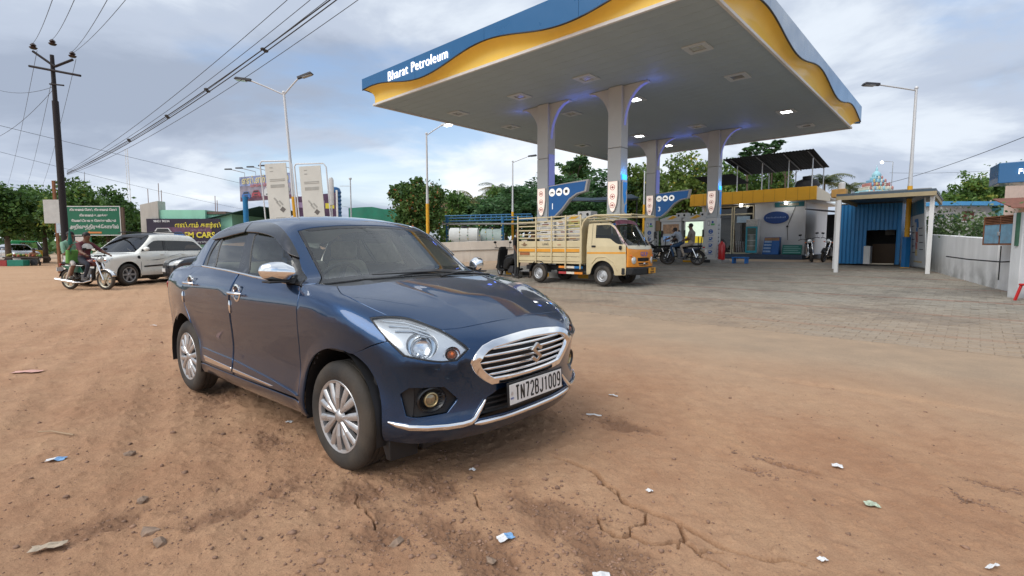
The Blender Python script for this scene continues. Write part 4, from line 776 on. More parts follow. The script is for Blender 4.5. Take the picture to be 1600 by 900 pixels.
def canopy():
    s0,s1,t0,t1,z0,HT = -15.84,-4.13,10.05,25.5,6.27,.86
    root = thingst('station_canopy','large flat filling station canopy with blue and yellow wavy fascia on four columns','canopy',(s0 + s1)/2,(t0 + t1)/2,z0); cs,ct = (s0 + s1)/2,(t0 + t1)/2; hx,hy = (s1 - s0)/2,(t1 - t0)/2
    # soffit of long narrow panels
    n = 38; me = None
    for i in range(n):
        a = -hy + 2*hy*i/n
        if me is None: b = MB().box((-hx,.003,0),(hx,2*hy/n - .003,.03)); o = b.build('soffit_panel',CEIL,root,bevel=.004); me = o.data
        else: o = o.copy(); C.objects.link(o)
        o.location = (0,a,0)
    MB().box((-hx,-hy,.035),(hx,hy,.12)).build('soffit_backing',DKSTEEL,root)
    MB().box((-hx + .05,-hy + .05,.13),(hx - .05,hy - .05,HT*.9)).build('roof_deck',STEEL,root)
    tr = MB(); w_ = .07
    for lo,hi in (((-hx - w_,-hy - w_,-.045),(hx + w_,-hy,.03)),((-hx - w_,hy,-.045),(hx + w_,hy + w_,.03)),((-hx - w_,-hy,-.045),(-hx,hy,.03)),((hx,-hy,-.045),(hx + w_,hy,.03))): tr.box(lo,hi)
    tr.build('edge_trim',mat('trim_white',(.66,.66,.64),.45,var=.08),root,bevel=.006)
    def wave(l): return HT*(1 - (.57 + .20*math.cos(2*PI*l/5.5)))
    OUT = .30
    def side(M,half,ph):
        N_ = 120; us = np.linspace(-half,half,N_); ue = np.linspace(-half - OUT,half + OUT,N_)
        y = MB(); y.m = M                                  # yellow vertical face, then a cove curling out to the blue edge
        rows = []
        for u,uo in zip(us,ue):
            wz = wave(uo + ph); r = [(u,-.012,.03),(u,-.012,max(.05,wz - .30))]
            for k in range(1,7): a = k/6*PI/2; f = 1 - math.cos(a); r.append((u + (uo - u)*f,-.012 - (OUT - .012)*f,max(.05,wz - .30) + (wz - max(.05,wz - .30))*math.sin(a)))
            rows += r
        m_ = 8; y.add(rows,[(i*m_ + k,(i + 1)*m_ + k,(i + 1)*m_ + k + 1,i*m_ + k + 1) for i in range(N_ - 1) for k in range(m_ - 1)]); y.build('yellow_fascia',FYEL,root,smooth=60)
        # blue band in panels, wavy lower edge
        P_ = int(half*2/2.9); bw = (2*half + 2*OUT)/P_
        for p in range(P_):
            a,b_ = -half - OUT + p*bw,-half - OUT + (p + 1)*bw - .008; uu = np.linspace(a,b_,24); poly = [(u,wave(u + ph)) for u in uu] + [(b_,HT),(a,HT)]
            q = MB(); q.m = M; q.prism(poly,-OUT - .03,-OUT,'y'); q.build('blue_fascia_panel',FBLUE,root)
        q = MB(); q.m = M; q.tube([(u,-OUT - .012,wave(u + ph) - .012) for u in ue],.022,6); q.build('fascia_edge_strip',DKSTEEL,root,smooth=60)
        return M
    T = Matrix.Translation; Z = lambda a: Matrix.Rotation(a,4,'Z')
    M1 = side(T((0,-hy,0)),hx,cs + 12.8); side(T((0,hy,0)) @ Z(PI),hx,1.); M2 = side(T((hx,0,0)) @ Z(PI/2),hy,2.2); side(T((-hx,0,0)) @ Z(-PI/2),hy,0.)
    for tx,ox,al in (('Bharat',-13.40,'RIGHT'),('Petroleum',-13.25,'LEFT')): text('fascia_lettering',tx,.43,LIT,root,M1 @ frame((ox - cs,-OUT - .05,HT - .30),(1,0,0),(0,0,1)),.015,al,bold=-.004,sx=.92,sp=1.08)
    # square light fittings
    lit = {(-8.75,15.65),(-5.4,20.85),(-11.4,20.85),(-11.4,23.75)}
    for s_ in (-14.5,-11.4,-8.75,-5.4):
        for t_ in (12.75,15.65,18.25,20.85,23.75):
            if abs(t_ - 18.25) < .1: continue
            f = MB(); x,y_ = s_ - cs,t_ - ct
            for lo,hi in (((-.30,-.30),(.30,-.17)),((-.30,.17),(.30,.30)),((-.30,-.17),(-.17,.17)),((.17,-.17),(.30,.17))): f.box((x + lo[0],y_ + lo[1],-.035),(x + hi[0],y_ + hi[1],-.002))
            fo = f.build('light_frame',mat('light_frame',(.52,.58,.62),.5,var=.05),root,bevel=.004)
            on = (s_,t_) in lit; g = MB(); g.box((x - .165,y_ - .165,-.02),(x + .165,y_ + .165,-.003)); g.build('light_panel',LED if on else mat('lamp_off',(.30,.31,.30),.2,var=.1,coat=.5),fo)
    return root
canopy()
def picto(parent,M,r,kind,mt,bg):
    d = MB(); d.m = M; d.cyl((0,0,0),(0,0,.006),r,n=20); d.build('symbol_disc',bg,parent)
    g = MB(); g.m = M @ Matrix.Translation((0,0,.007)); w_ = r
    if kind == 'bike': g.lathe([(w_*.16,0),(w_*.24,0),(w_*.24,.003),(w_*.16,.003),(w_*.16,0)],10,'z',(-w_*.38,-w_*.2,0)); g.lathe([(w_*.16,0),(w_*.24,0),(w_*.24,.003),(w_*.16,.003),(w_*.16,0)],10,'z',(w_*.38,-w_*.2,0)); g.box((-w_*.4,-.1*w_,0),(w_*.4,w_*.15,.003))
    elif kind == 'car': g.prism([(-w_*.65,-w_*.2),(w_*.65,-w_*.2),(w_*.6,w_*.05),(w_*.3,w_*.1),(w_*.2,w_*.35),(-w_*.3,w_*.35),(-w_*.45,w_*.1),(-w_*.65,w_*.05)],0,.003,'z')
    else: g.box((-w_*.4,-w_*.3,0),(w_*.4,w_*.4,.003)); g.cyl((-w_*.2,-w_*.35,0),(-w_*.2,-w_*.35,.003),w_*.12,n=8); g.cyl((w_*.2,-w_*.35,0),(w_*.2,-w_*.35,.003),w_*.12,n=8)
    g.build('symbol',mt,parent)
def column(s_,t_,label,sign=None,led=True):
    p = st(s_,t_); H = 6.27 - p.z; root = thingst('canopy_column',label,'column',s_,t_,None,'canopy columns'); a,b = .24,.21
    BL = mat('sticker_blue',(.02,.10,.36),.5,var=.05); GRN = mat('sticker_green',(.10,.42,.12),.5,var=.05); INK = mat('ink_dark',(.03,.03,.04),.6,var=0)
    MB().box((-a - .02,-b - .02,.0),(a + .02,b + .02,1.95)).build('lower_cladding',WCLAD,root,bevel=.012)
    MB().box((-a,-b,1.955),(a,b,4.15)).build('upper_cladding',CLAD,root,bevel=.014); MB().box((-a,-b,4.162),(a,b,H - .01)).build('top_cladding',CLAD,root,bevel=.014)
    # curved brackets flaring out to left and right under the ceiling
    for k in (-1,1):
        R_ = .80; poly = [(k*a,H - .012),(k*a,H - 1.25)] + [(k*(a + R_*(1 - math.cos(u))),H - 1.25 + 1.2*math.sin(u)) for u in np.linspace(.08,PI/2,13)] + [(k*(a + R_),H - .012)]
        MB().prism(poly,-.09,.09,'y').build('bracket',CLAD,root,bevel=.01)
        g = MB(); pts = [(k*(a + R_*(1 - math.cos(u)) + .006),0,H - 1.25 + 1.2*math.sin(u) - .006) for u in np.linspace(.05,PI/2 - .08,13)]
        V = [(p_[0],y,p_[2]) for p_ in pts for y in (-.06,.06)]; g.add(V,[(2*i,2*i+1,2*i+3,2*i+2) for i in range(12)]); g.build('bracket_led',LAV,root,smooth=60)
    if led:
        li = bpy.data.lights.new('column_uplight','POINT'); li.energy = 1.6; li.color = (.12,.22,1); li.shadow_soft_size = .12; lo = bpy.data.objects.new('column_uplight',li); C.objects.link(lo); lo.parent = root; lo.location = (a + .95,0,H - .38)
        li2 = li.copy(); lo2 = bpy.data.objects.new('column_uplight',li2); C.objects.link(lo2); lo2.parent = root; lo2.location = (-a - .95,0,H - .38)
    F1 = lambda x,z: frame((x,-b - .022,z),(1,0,0),(0,0,1))           # face towards the road
    F2 = lambda y,z,e=.022: frame((a + e,y,z),(0,1,0),(0,0,1))               # face to the right
    sh = [(-.16,.52),(.16,.52),(.165,.1),(.13,-.18),(.06,-.38),(0,-.43),(-.06,-.38),(-.13,-.18),(-.165,.1)]
    q = MB(); q.m = F1(0,2.58); q.prism([(x*1.12,z*1.05) for x,z in sh],-.0,.03,'z'); q.build('shield_rim',mat('shield_rim',(.60,.58,.54),.4,var=.05),root,bevel=.006)
    q = MB(); q.m = F1(0,2.58) @ Matrix.Translation((0,0,.032)); q.prism(sh,0,.008,'z'); q.build('lit_shield',mat('shield_glow',(.80,.66,.58),.5,var=.05,emit=.38,ecol=(1,.82,.72)),root)
    RD = mat('sign_red',(.45,.12,.10),.5,var=0)
    for dz in (.34,.05,-.22):
        q = MB(); q.m = F1(0,2.58 + dz) @ Matrix.Translation((0,0,.043)); q.lathe([(.075,0),(.09,0),(.09,.004),(.075,.004),(.075,0)],18,'z'); q.cbox((0,0,.002),(.13,.016,.003)); q.cbox((0,0,.002),(.05,.07,.0025)); q.build('prohibition_symbol',RD,root)
    # stickers on the lower cladding
    for dz,kind in ((1.72,'phone'),(1.36,'round'),(1.05,'pump'),(.76,'pump'),(.47,'tick')):
        m1 = F1(0,dz)
        if kind == 'phone':
            q = MB(); q.m = m1; q.box((-.14,-.09,0),(-.05,.11,.005)); q.build('sticker_phone',INK,root); q = MB(); q.m = m1; q.box((-.128,-.07,.005),(-.062,.09,.008)); q.build('sticker_screen',WHITE,root)
            q = MB(); q.m = m1; q.cyl((.07,.05,0),(.07,.05,.006),.05,n=12); q.build('sticker_mark',BL,root); q = MB(); q.m = m1; q.box((.0,-.09,0),(.16,-.01,.006)); q.build('sticker_mark',GRN,root)
        elif kind == 'round': q = MB(); q.m = m1; q.lathe([(.05,0),(.10,0),(.10,.006),(.05,.006),(.05,0)],18,'z'); q.cbox((0,0,.003),(.09,.05,.005)); q.cbox((0,-.155,.003),(.24,.018,.004)); q.build('sticker_round',BL,root)
        else: q = MB(); q.m = m1; q.box((-.07,-.07,0),(.05,.07,.006)); q.box((.055,-.02,0),(.085,.06,.006)); q.cbox((0,-.115,.003),(.24,.014,.004)); q.build('sticker_pump',BL,root); q = MB(); q.m = m1; q.box((-.045,.0,.006),(.025,.045,.009)); q.build('sticker_window',WHITE,root)
    q = MB()
    for k,z in enumerate(np.linspace(.25,1.65,9)): q.m = F2(.0,z); q.box((-.05,-.05,0),(.03 + .03*(k % 2),.0,.004)); q.box((-.01,0,0),(.01,.06,.004))
    q.build('side_lettering',INK,root)
    if sign is None:   # blue and white emblem with a blue strip light over it
        q = MB(); q.m = F2(0,2.58); q.box((-.15,-.52,0),(.15,.58,.02)); q.build('emblem_back',WCLAD,root,bevel=.005)
        q = MB(); q.m = F2(0,2.58) @ Matrix.Translation((0,0,.022)); q.prism([(-.11,.5),(.12,.5),(.12,.32),(.04,.18),(.10,.05),(.06,-.1),(-.02,-.2),(-.11,.1)],0,.006,'z'); q.prism([(-.02,-.42),(.12,-.48),(.12,-.16),(.02,-.22)],0,.006,'z'); q.build('emblem_blue',mat('emblem_blue',(.01,.22,.60),.4,var=.05,emit=.12,ecol=(.02,.35,1)),root)
        q = MB(); q.m = F2(0,3.16); q.box((-.14,-.0,0),(.14,.16,.006)); q.build('blue_strip_light',LEDB,root)
        li = bpy.data.lights.new('strip_light','POINT'); li.energy = 2.2; li.color = (.05,.35,1); li.shadow_soft_size = .08; lo = bpy.data.objects.new('strip_light',li); C.objects.link(lo); lo.parent = root; lo.location = (a + .16,0,3.38)
    else:              # blue blade sign with white symbols and the bay number
        q = MB(); q.m = F2(0,3.75); q.box((-.16,-.55,0),(.16,.55,.008)); q.build('lavender_strip',LAV,root)
        poly = [(.02,0),(.02,-1.12),(.30,-1.10),(.62,-.86),(.95,-.52),(1.25,-.36),(1.62,-.30),(1.70,.10),(.9,.06)]
        bl = MB(); bl.m = Matrix.Translation((a,-b + .02,3.18)); bl.prism([(x,z) for x,z in poly],0,.17,'y'); bo = bl.build('blade_sign',mat('blade_edge',(.55,.54,.52),.4,.2,var=.05),root,bevel=.012)
        ins = [(.05,-.03),(.05,-1.07),(.29,-1.05),(.60,-.82),(.93,-.48),(1.23,-.32),(1.55,-.27),(1.62,.04),(.9,.02)]
        f_ = MB(); f_.m = Matrix.Translation((a,-b + .014,3.18)); f_.prism(ins,-.003,.0,'y'); f_.build('blade_face',mat('blade_blue',(.012,.10,.30),.35,var=.06,emit=.10,ecol=(.02,.2,.6)),bo)
        for k,kd in enumerate(('bike','car','truck')): picto(bo,frame((a + .20 + .31*k,-b + .010,2.94),(1,0,0),(0,0,1)),.135,kd,INK,mat('symbol_white',(.85,.85,.82),.5,var=0,emit=.35,ecol=(1,1,.95)))
        text('bay_number',sign,.30,mat('symbol_white',(.8,.8,.8),.5),bo,frame((a + .22,-b + .010,2.45),(1,0,0),(0,0,1)),.004)
        MB().box((a + .03,-.14,1.45),(a + .26,.14,1.93)).build('brown_box',mat('brown_box',(.30,.19,.10),.6,var=.15),root,bevel=.01)
    return root
column(-11.44,14.2,'canopy column with the blue blade sign numbered 1, left of the pair behind the truck','1'); column(-8.52,14.2,'nearest canopy column, right of the pair standing behind the cream truck')
column(-11.44,22.3,'far canopy column with the blue blade sign numbered 3','3'); column(-8.52,22.3,'far canopy column next to the red fire extinguisher')
def island(t_,label):
    root = thingst('pump_island',label,'kerb island',-9.98,t_,None,'pump islands'); MB().box((-3.0,-.55,-.12),(2.05,.55,.15)).build('kerb',mat('island_concrete',(.36,.34,.31),.8,var=.15,bump=.2),root,bevel=.03)
    for k in range(6): MB().box((-2.9 + k*.82,-.567,.01),(-2.5 + k*.82,-.551,.14)).build('kerb_stripe',mat('kerb_black',(.03,.03,.03),.6) if k % 2 else YELLOW,root)
island(14.2,'raised pump island behind the cream truck'); island(22.3,'far raised pump island under the sign numbered 3')
def dispenser(s_,t_,label,screen):
    root = thingst('fuel_dispenser',label,'fuel pump',s_,t_,st(s_,t_).z + .15,'fuel dispensers'); PW = mat('pump_white',(.60,.60,.58),.4,var=.06)
    MB().box((-.50,-.26,0),(.50,.26,.42)).build('base_cabinet',mat('pump_cream',(.48,.44,.34),.5,var=.08),root,bevel=.015); MB().box((-.48,-.25,.425),(.48,.25,1.70)).build('cabinet',PW,root,bevel=.02)
    MB().prism([(-.55,1.705),(.48,1.705),(.50,1.86),(.1,1.99),(-.3,1.90),(-.55,1.82)],-.27,.27,'y').build('head',PW,root,bevel=.02); MB().prism([(-.2,1.80),(.10,1.97),(.3,1.90),(.05,1.80)],-.28,-.272,'y').build('head_wave',YELLOW,root); MB().box((.20,-.2,1.86),(.72,.2,2.08)).build('camera_box',PW,root,bevel=.015)
    for k in (.33,.60): MB().cyl((k,-.205,1.97),(k,-.21,1.97),.05,n=10).build('lens',BLACK,root)
    if screen: MB().box((-.40,-.262,.95),(.40,-.252,1.66)).build('lit_poster',mat('lit_poster',(.55,.62,.45),.4,var=.3,vs=5,emit=.55,ecol=(.75,.9,.72)),root); MB().box((-.40,-.266,.72),(.40,-.256,1.02)).build('poster_yellow',mat('poster_yellow',(.75,.55,.03),.5,var=.1,emit=.25,ecol=(1,.75,.05)),root)
    else:
        MB().box((-.38,-.262,1.15),(.38,-.252,1.58)).build('advert_panel',mat('advert',(.45,.26,.14),.4,var=.5,vs=7),root); MB().box((-.36,-.264,.80),(-.05,-.252,1.04)).build('display',mat('display_blue',(.10,.20,.35),.2,var=.1,emit=.15,ecol=(.3,.5,.9)),root); MB().box((.10,-.264,.78),(.32,-.252,1.06)).build('keypad',BLACK,root)
    for k in (-.42,.42):
        MB().tube([(k,-.28,1.25),(k,-.42,.9),(k*.9,-.42,.5),(k*.7,-.36,.35),(k*.55,-.32,.6),(k*.5,-.28,1.0)],.02,8).build('hose',BLACK,root,smooth=60); MB().box((k - .03,-.34,.98),(k + .03,-.26,1.3)).build('nozzle',BLACK,root,bevel=.01)
    return root
dispenser(-10.1,14.2,'white fuel dispenser whose top shows above the truck cargo',False); dispenser(-10.35,22.3,'white fuel dispenser with an orange advert under sign 3',False); dispenser(-9.25,22.3,'white fuel dispenser with a lit green and yellow poster',True)
def extinguisher():
    p = st(-7.98,21.95); root = thing('fire_extinguisher','red fire extinguisher at the foot of the far column','extinguisher',(p.x,p.y,p.z + .15)); RED = mat('red_paint',(.50,.015,.015),.35,var=.06,coat=.3)
    MB().lathe([(.001,0),(.13,0),(.14,.03),(.14,.62),(.10,.72),(.04,.76),(.04,.8),(.001,.8)],18).build('cylinder',RED,root,smooth=50); MB().box((-.05,-.03,.8),(.08,.03,.9)).build('valve',BLACK,root,bevel=.01); MB().tube([(.05,0,.85),(.17,0,.75),(.17,0,.3)],.018,6).build('hose',BLACK,root)
    s2 = thingst('step_stool','low bright blue step beside the fire extinguisher','stool',-7.25,22.1); m_ = MB(); m_.box((-.3,-.2,.22),(.3,.2,.27)); m_.build('seat',mat('plastic_blue',(.01,.16,.50),.4),s2,bevel=.01)
    for x in (-.25,.25): MB().box((x - .03,-.18,0),(x + .03,.18,.219)).build('leg',mat('plastic_blue',(0,0,0)),s2,bevel=.008)
extinguisher()
# ---- shop behind the canopy
def shop():
    s0,t0 = -8.6,29.5; zb = .62; root = thingst('station_shop','white station shop with long yellow fascia and glass door behind the canopy','building',s0,t0,zb); X = lambda s_: s_ - s0; W = mat('shop_wall',(.62,.63,.64),.6,var=.06,vs=1.5,streak=1); FR = mat('door_frame',(.55,.50,.36),.4,.3,var=.1); DG = glass('shop_glass',(.25,.27,.27),1.)
    x1 = X(-6.5)
    MB().box((X(-9.0),0,.24),(x1,.2,3.4)).build('front_wall',W,root); MB().box((x1 - .2,.2,.24),(x1,5,3.4)).build('side_wall',W,root); MB().box((X(-12),5,0),(x1,5.2,3.4)).build('back_wall',W,root); MB().box((X(-12),.2,0),(X(-11.8),5,3.4)).build('far_wall',W,root)
    MB().box((X(-12),-1.3,-.2),(x1 + .2,5.2,.235)).build('plinth',mat('plinth_blue',(.03,.05,.08),.6,var=.2),root,bevel=.02)
    MB().box((X(-12),-1.6,2.93),(X(-5.75),-1.45,3.58)).build('yellow_fascia',mat('shop_yellow',(.78,.40,.02),.5,var=.05),root,bevel=.01)
    for k in range(12): MB().box((X(-12) + .52*k + .24,-1.607,2.94),(X(-12) + .52*k + .25,-1.601,3.57)).build('fascia_joint',mat('joint_brown',(.32,.15,.01),.6),root)
    e = X(-5.75); MB().hexa([(e - .15,-1.449,2.93),(e,-1.449,2.93),(e,1.6,3.05),(e - .15,1.6,3.05)],[(e - .15,-1.449,3.58),(e,-1.449,3.58),(e,1.6,3.42),(e - .15,1.6,3.42)]).build('cream_return',mat('cream_paint',(.75,.66,.50),.5,var=.05),root)
    MB().box((X(-12),-1.44,3.0),(e - .16,5.2,3.08)).build('soffit',WHITE,root); MB().box((X(-12),-1.44,3.3),(e - .16,5.2,3.42)).build('roof_slab',WHITE,root)
    # glazed entrance
    MB().box((X(-11.9),.3,.24),(X(-9.05),4.9,.26)).build('floor',mat('shop_floor',(.2,.19,.18),.5),root)
    for a,b in ((-11.8,-11.02),(-11.0,-10.2),(-10.15,-9.05)):
        d = MB(); d.box((X(a),.05,.25),(X(a) + .07,.11,2.95)); d.box((X(b) - .07,.05,.25),(X(b),.11,2.95)); d.box((X(a) + .07,.05,.25),(X(b) - .07,.11,.33)); d.box((X(a) + .07,.05,2.45),(X(b) - .07,.11,2.52)); d.box((X(a) + .07,.05,2.88),(X(b) - .07,.11,2.95)); do = d.build('door_frame',FR,root,bevel=.006)
        MB().box((X(a) + .07,.075,.33),(X(b) - .07,.085,2.45)).build('glass_pane',DG,do); MB().box((X(a) + .07,.075,2.52),(X(b) - .07,.085,2.88)).build('top_pane',DG,do)
    for k in range(9): MB().box((X(-10.0) + k*.095,.02,.34),(X(-10.0) + k*.095 + .015,.035,.95)).build('grille_bar',STEEL,root)
    MB().box((X(-9.95),.02,2.0),(X(-9.25),.035,2.35)).build('door_sign',mat('door_sign',(.35,.48,.60),.4,var=.2,vs=12),root)
    for j in range(4): MB().box((X(-11.6),1.6,.5 + .45*j),(X(-9.3),2.0,.53 + .45*j)).build('shelf',mat('shelf',(.3,.25,.2),.6,var=.4,vs=6),root)
    r = random.Random(2)
    for j in range(4):
        for k in range(18): c = r.choice([(.5,.3,.05),(.4,.05,.05),(.05,.2,.4),(.5,.5,.45),(.1,.3,.1)]); MB().box((X(-11.5) + k*.12,1.65,.531 + .45*j),(X(-11.5) + k*.12 + .1,1.9,.70 + .45*j + r.random()*.1)).build('packet',mat('packet_%d' % int(c[0]*10 + c[2]*100),c,.5),root)
    # small high window and sign, oval sign, wire
    MB().box((X(-8.0),-.03,2.75),(X(-6.6),.0,3.02)).build('high_window',mat('teal_frame',(.02,.15,.18),.4),root,bevel=.01); MB().box((X(-7.75),-.045,2.80),(X(-6.85),-.031,2.94)).build('window_pane',mat('pane_dull',(.22,.22,.17),.25),root)
    ov = MB(); ov.m = frame((X(-7.9),-.01,2.21),(1,0,0),(0,0,1)); ov.add([(.62*math.cos(a),.33*math.sin(a),z) for z in (0,.06) for a in np.linspace(0,2*PI,33)[:-1]],[tuple(range(32))[::-1],tuple(range(32,64))] + [(i,(i + 1) % 32,32 + (i + 1) % 32,32 + i) for i in range(32)]); ov.build('oval_sign',mat('oval_blue',(.008,.05,.22),.35,var=.05),root,bevel=.01)
    ln = MB(); ln.m = frame((X(-7.9),-.073,2.21),(1,0,0),(0,0,1)); [ln.box((-.48 + k*.075,-.03,0),(-.48 + k*.075 + .045,.03 + .02*(k % 3 == 0),.004)) for k in range(13)]; ln.build('oval_lettering',mat('oval_text',(.22,.32,.55),.5,var=0),root)
    MB().tube([(X(-7.0),-.02,2.75),(X(-7.35),-.02,1.7),(X(-7.3),-.02,1.0)],.012,5).build('wall_cable',BLACK,root); MB().cyl((X(-7.35),-.05,1.72),(X(-7.35),0,1.72),.05,n=10).build('socket',BLACK,root)
    for k in (-7.35,-9.6): MB().box((X(k) - .06,-.5,2.86),(X(k) + .06,-.38,2.99)).build('soffit_lamp',LED,root)
    return root
shop()
def fridge():
    p = st(-8.95,29.0,.86); r = thing('drinks_fridge','upright glass fronted drinks fridge with teal frame by the shop wall','fridge',p,RZ); T_ = mat('fridge_teal',(.02,.30,.38),.35,var=.06)
    MB().box((-.30,-.05,.05),(.30,.35,1.9)).build('cabinet',WHITE,r,bevel=.02); MB().box((-.30,-.08,1.52),(.30,-.052,1.88)).build('header',mat('fridge_header',(.50,.50,.46),.4,var=.3,vs=9),r,bevel=.01)
    f = MB(); f.box((-.30,-.09,.08),(-.22,-.052,1.51)); f.box((.22,-.09,.08),(.30,-.052,1.51)); f.box((-.219,-.09,.08),(.219,-.052,.2)); f.box((-.219,-.09,1.42),(.219,-.052,1.51)); f.build('door_frame',T_,r,bevel=.005); MB().box((-.22,-.065,.2),(.22,-.055,1.42)).build('door_glass',mat('fridge_glass',(.10,.13,.11),.12,var=.3,vs=8,coat=.5),r)
    for z in (.45,.75,1.05): MB().box((-.21,-.069,z),(.21,-.0655,z + .02)).build('shelf',STEEL,r)
    p = st(-7.95,29.0,.86); r = thing('chest_freezer','blue ice cream display rack with a brown top under the oval sign','freezer',p,RZ)
    MB().hexa([(-.42,-.15,.0),(.38,-.15,0),(.38,.3,0),(-.42,.3,0)],[(-.36,-.0,.92),(.40,.0,.92),(.40,.3,.92),(-.36,.3,.92)]).build('body',mat('rack_blue',(.015,.10,.32),.4,var=.1),r,bevel=.02)
    for k in range(4): MB().box((-.37 + .015*k,-.165 + .028*k,.12 + .17*k),(.0 + .01*k,-.15 + .03*k,.21 + .17*k)).build('shelf_label',mat('label_light',(.25,.38,.55),.4,var=.3,vs=20),r)
    MB().box((-.34,-.03,.73),(.38,-.005,.90)).build('header',mat('rack_header',(.30,.17,.08),.5,var=.3,vs=9),r)
    p = st(-6.98,29.0,.86); r = thing('green_noticeboard','low green mesh notice board leaning on the shop wall','notice board',p,RZ)
    m_ = MB(); m_.m = Matrix.Rotation(R(-12),4,'X'); m_.box((-.46,0,.02),(.46,.04,.52)); m_.build('board',mat('board_green',(.012,.16,.13),.45,var=.1),r,bevel=.006); l = MB(); l.m = Matrix.Rotation(R(-12),4,'X')
    for k in range(4): l.box((-.40,-.006,.10 + .1*k),(.40 - .1*(k % 2),-.001,.135 + .1*k))
    l.build('lettering',mat('board_text',(.22,.42,.38),.5),r); MB().box((-.4,.05,0),(.4,.2,.05)).build('foot',DKSTEEL,r)
fridge()
def roof_shed():
    r = thingst('rooftop_shelter','dark corrugated sheet shelter on thin posts above the shop roof','shelter',-7.8,29.5,4.04); K = mat('sheet_black',(.012,.012,.013),.8,var=.3,vs=3,spec=.1)
    # sloping sheet: high front edge, low rear edge
    def sheet(xa,xb,ya,yb,za,zb_,nm):
        n = 60; m_ = MB(); xs = np.linspace(xa,xb,n); V = []
        for i,x in enumerate(xs): dz = .02*(i % 2); V += [(x,ya,za + dz),(x,yb,zb_ + dz)]
        m_.add(V,[(2*i,2*i+2,2*i+3,2*i+1) for i in range(n - 1)]); o = m_.build(nm,K,r); o.modifiers.new('t','SOLIDIFY').thickness = .01
    sheet(-2.6,1.75,-1.2,2.6,2.0,1.55,'roof_sheet'); sheet(-4.6,-2.4,-.2,2.8,1.30,1.05,'lower_roof_sheet')
    for x in (-2.2,-.9,.4,1.5): MB().tube([(x,-1.1,1.93),(x,2.5,1.5)],.03,6).build('rafter',DKSTEEL,r)
    for x,y,h in ((-2.2,.0,1.75),(-.9,.0,1.75),(.4,.0,1.75),(1.5,.0,1.75),(1.55,2.3,1.5),(-1.2,2.3,1.5),(.2,2.3,1.5),(-3.6,.5,1.15)): MB().tube([(x,y,-.04),(x,y,h)],.03,6).build('post',STEEL,r)
    t = thingst('water_tank','black plastic water tank on the shop roof under the shelter','tank',-6.75,30.6,4.04); MB().lathe([(.001,0),(.55,0),(.57,.1),(.55,.2),(.57,.3),(.55,.4),(.57,.5),(.55,.6),(.50,.72),(.25,.82),(.22,.9),(.001,.9)],24).build('body',BLACK,t,smooth=40); MB().lathe([(.001,.99),(.24,.97),(.24,.905)],18).build('lid',BLACK,t,smooth=40)
roof_shed()
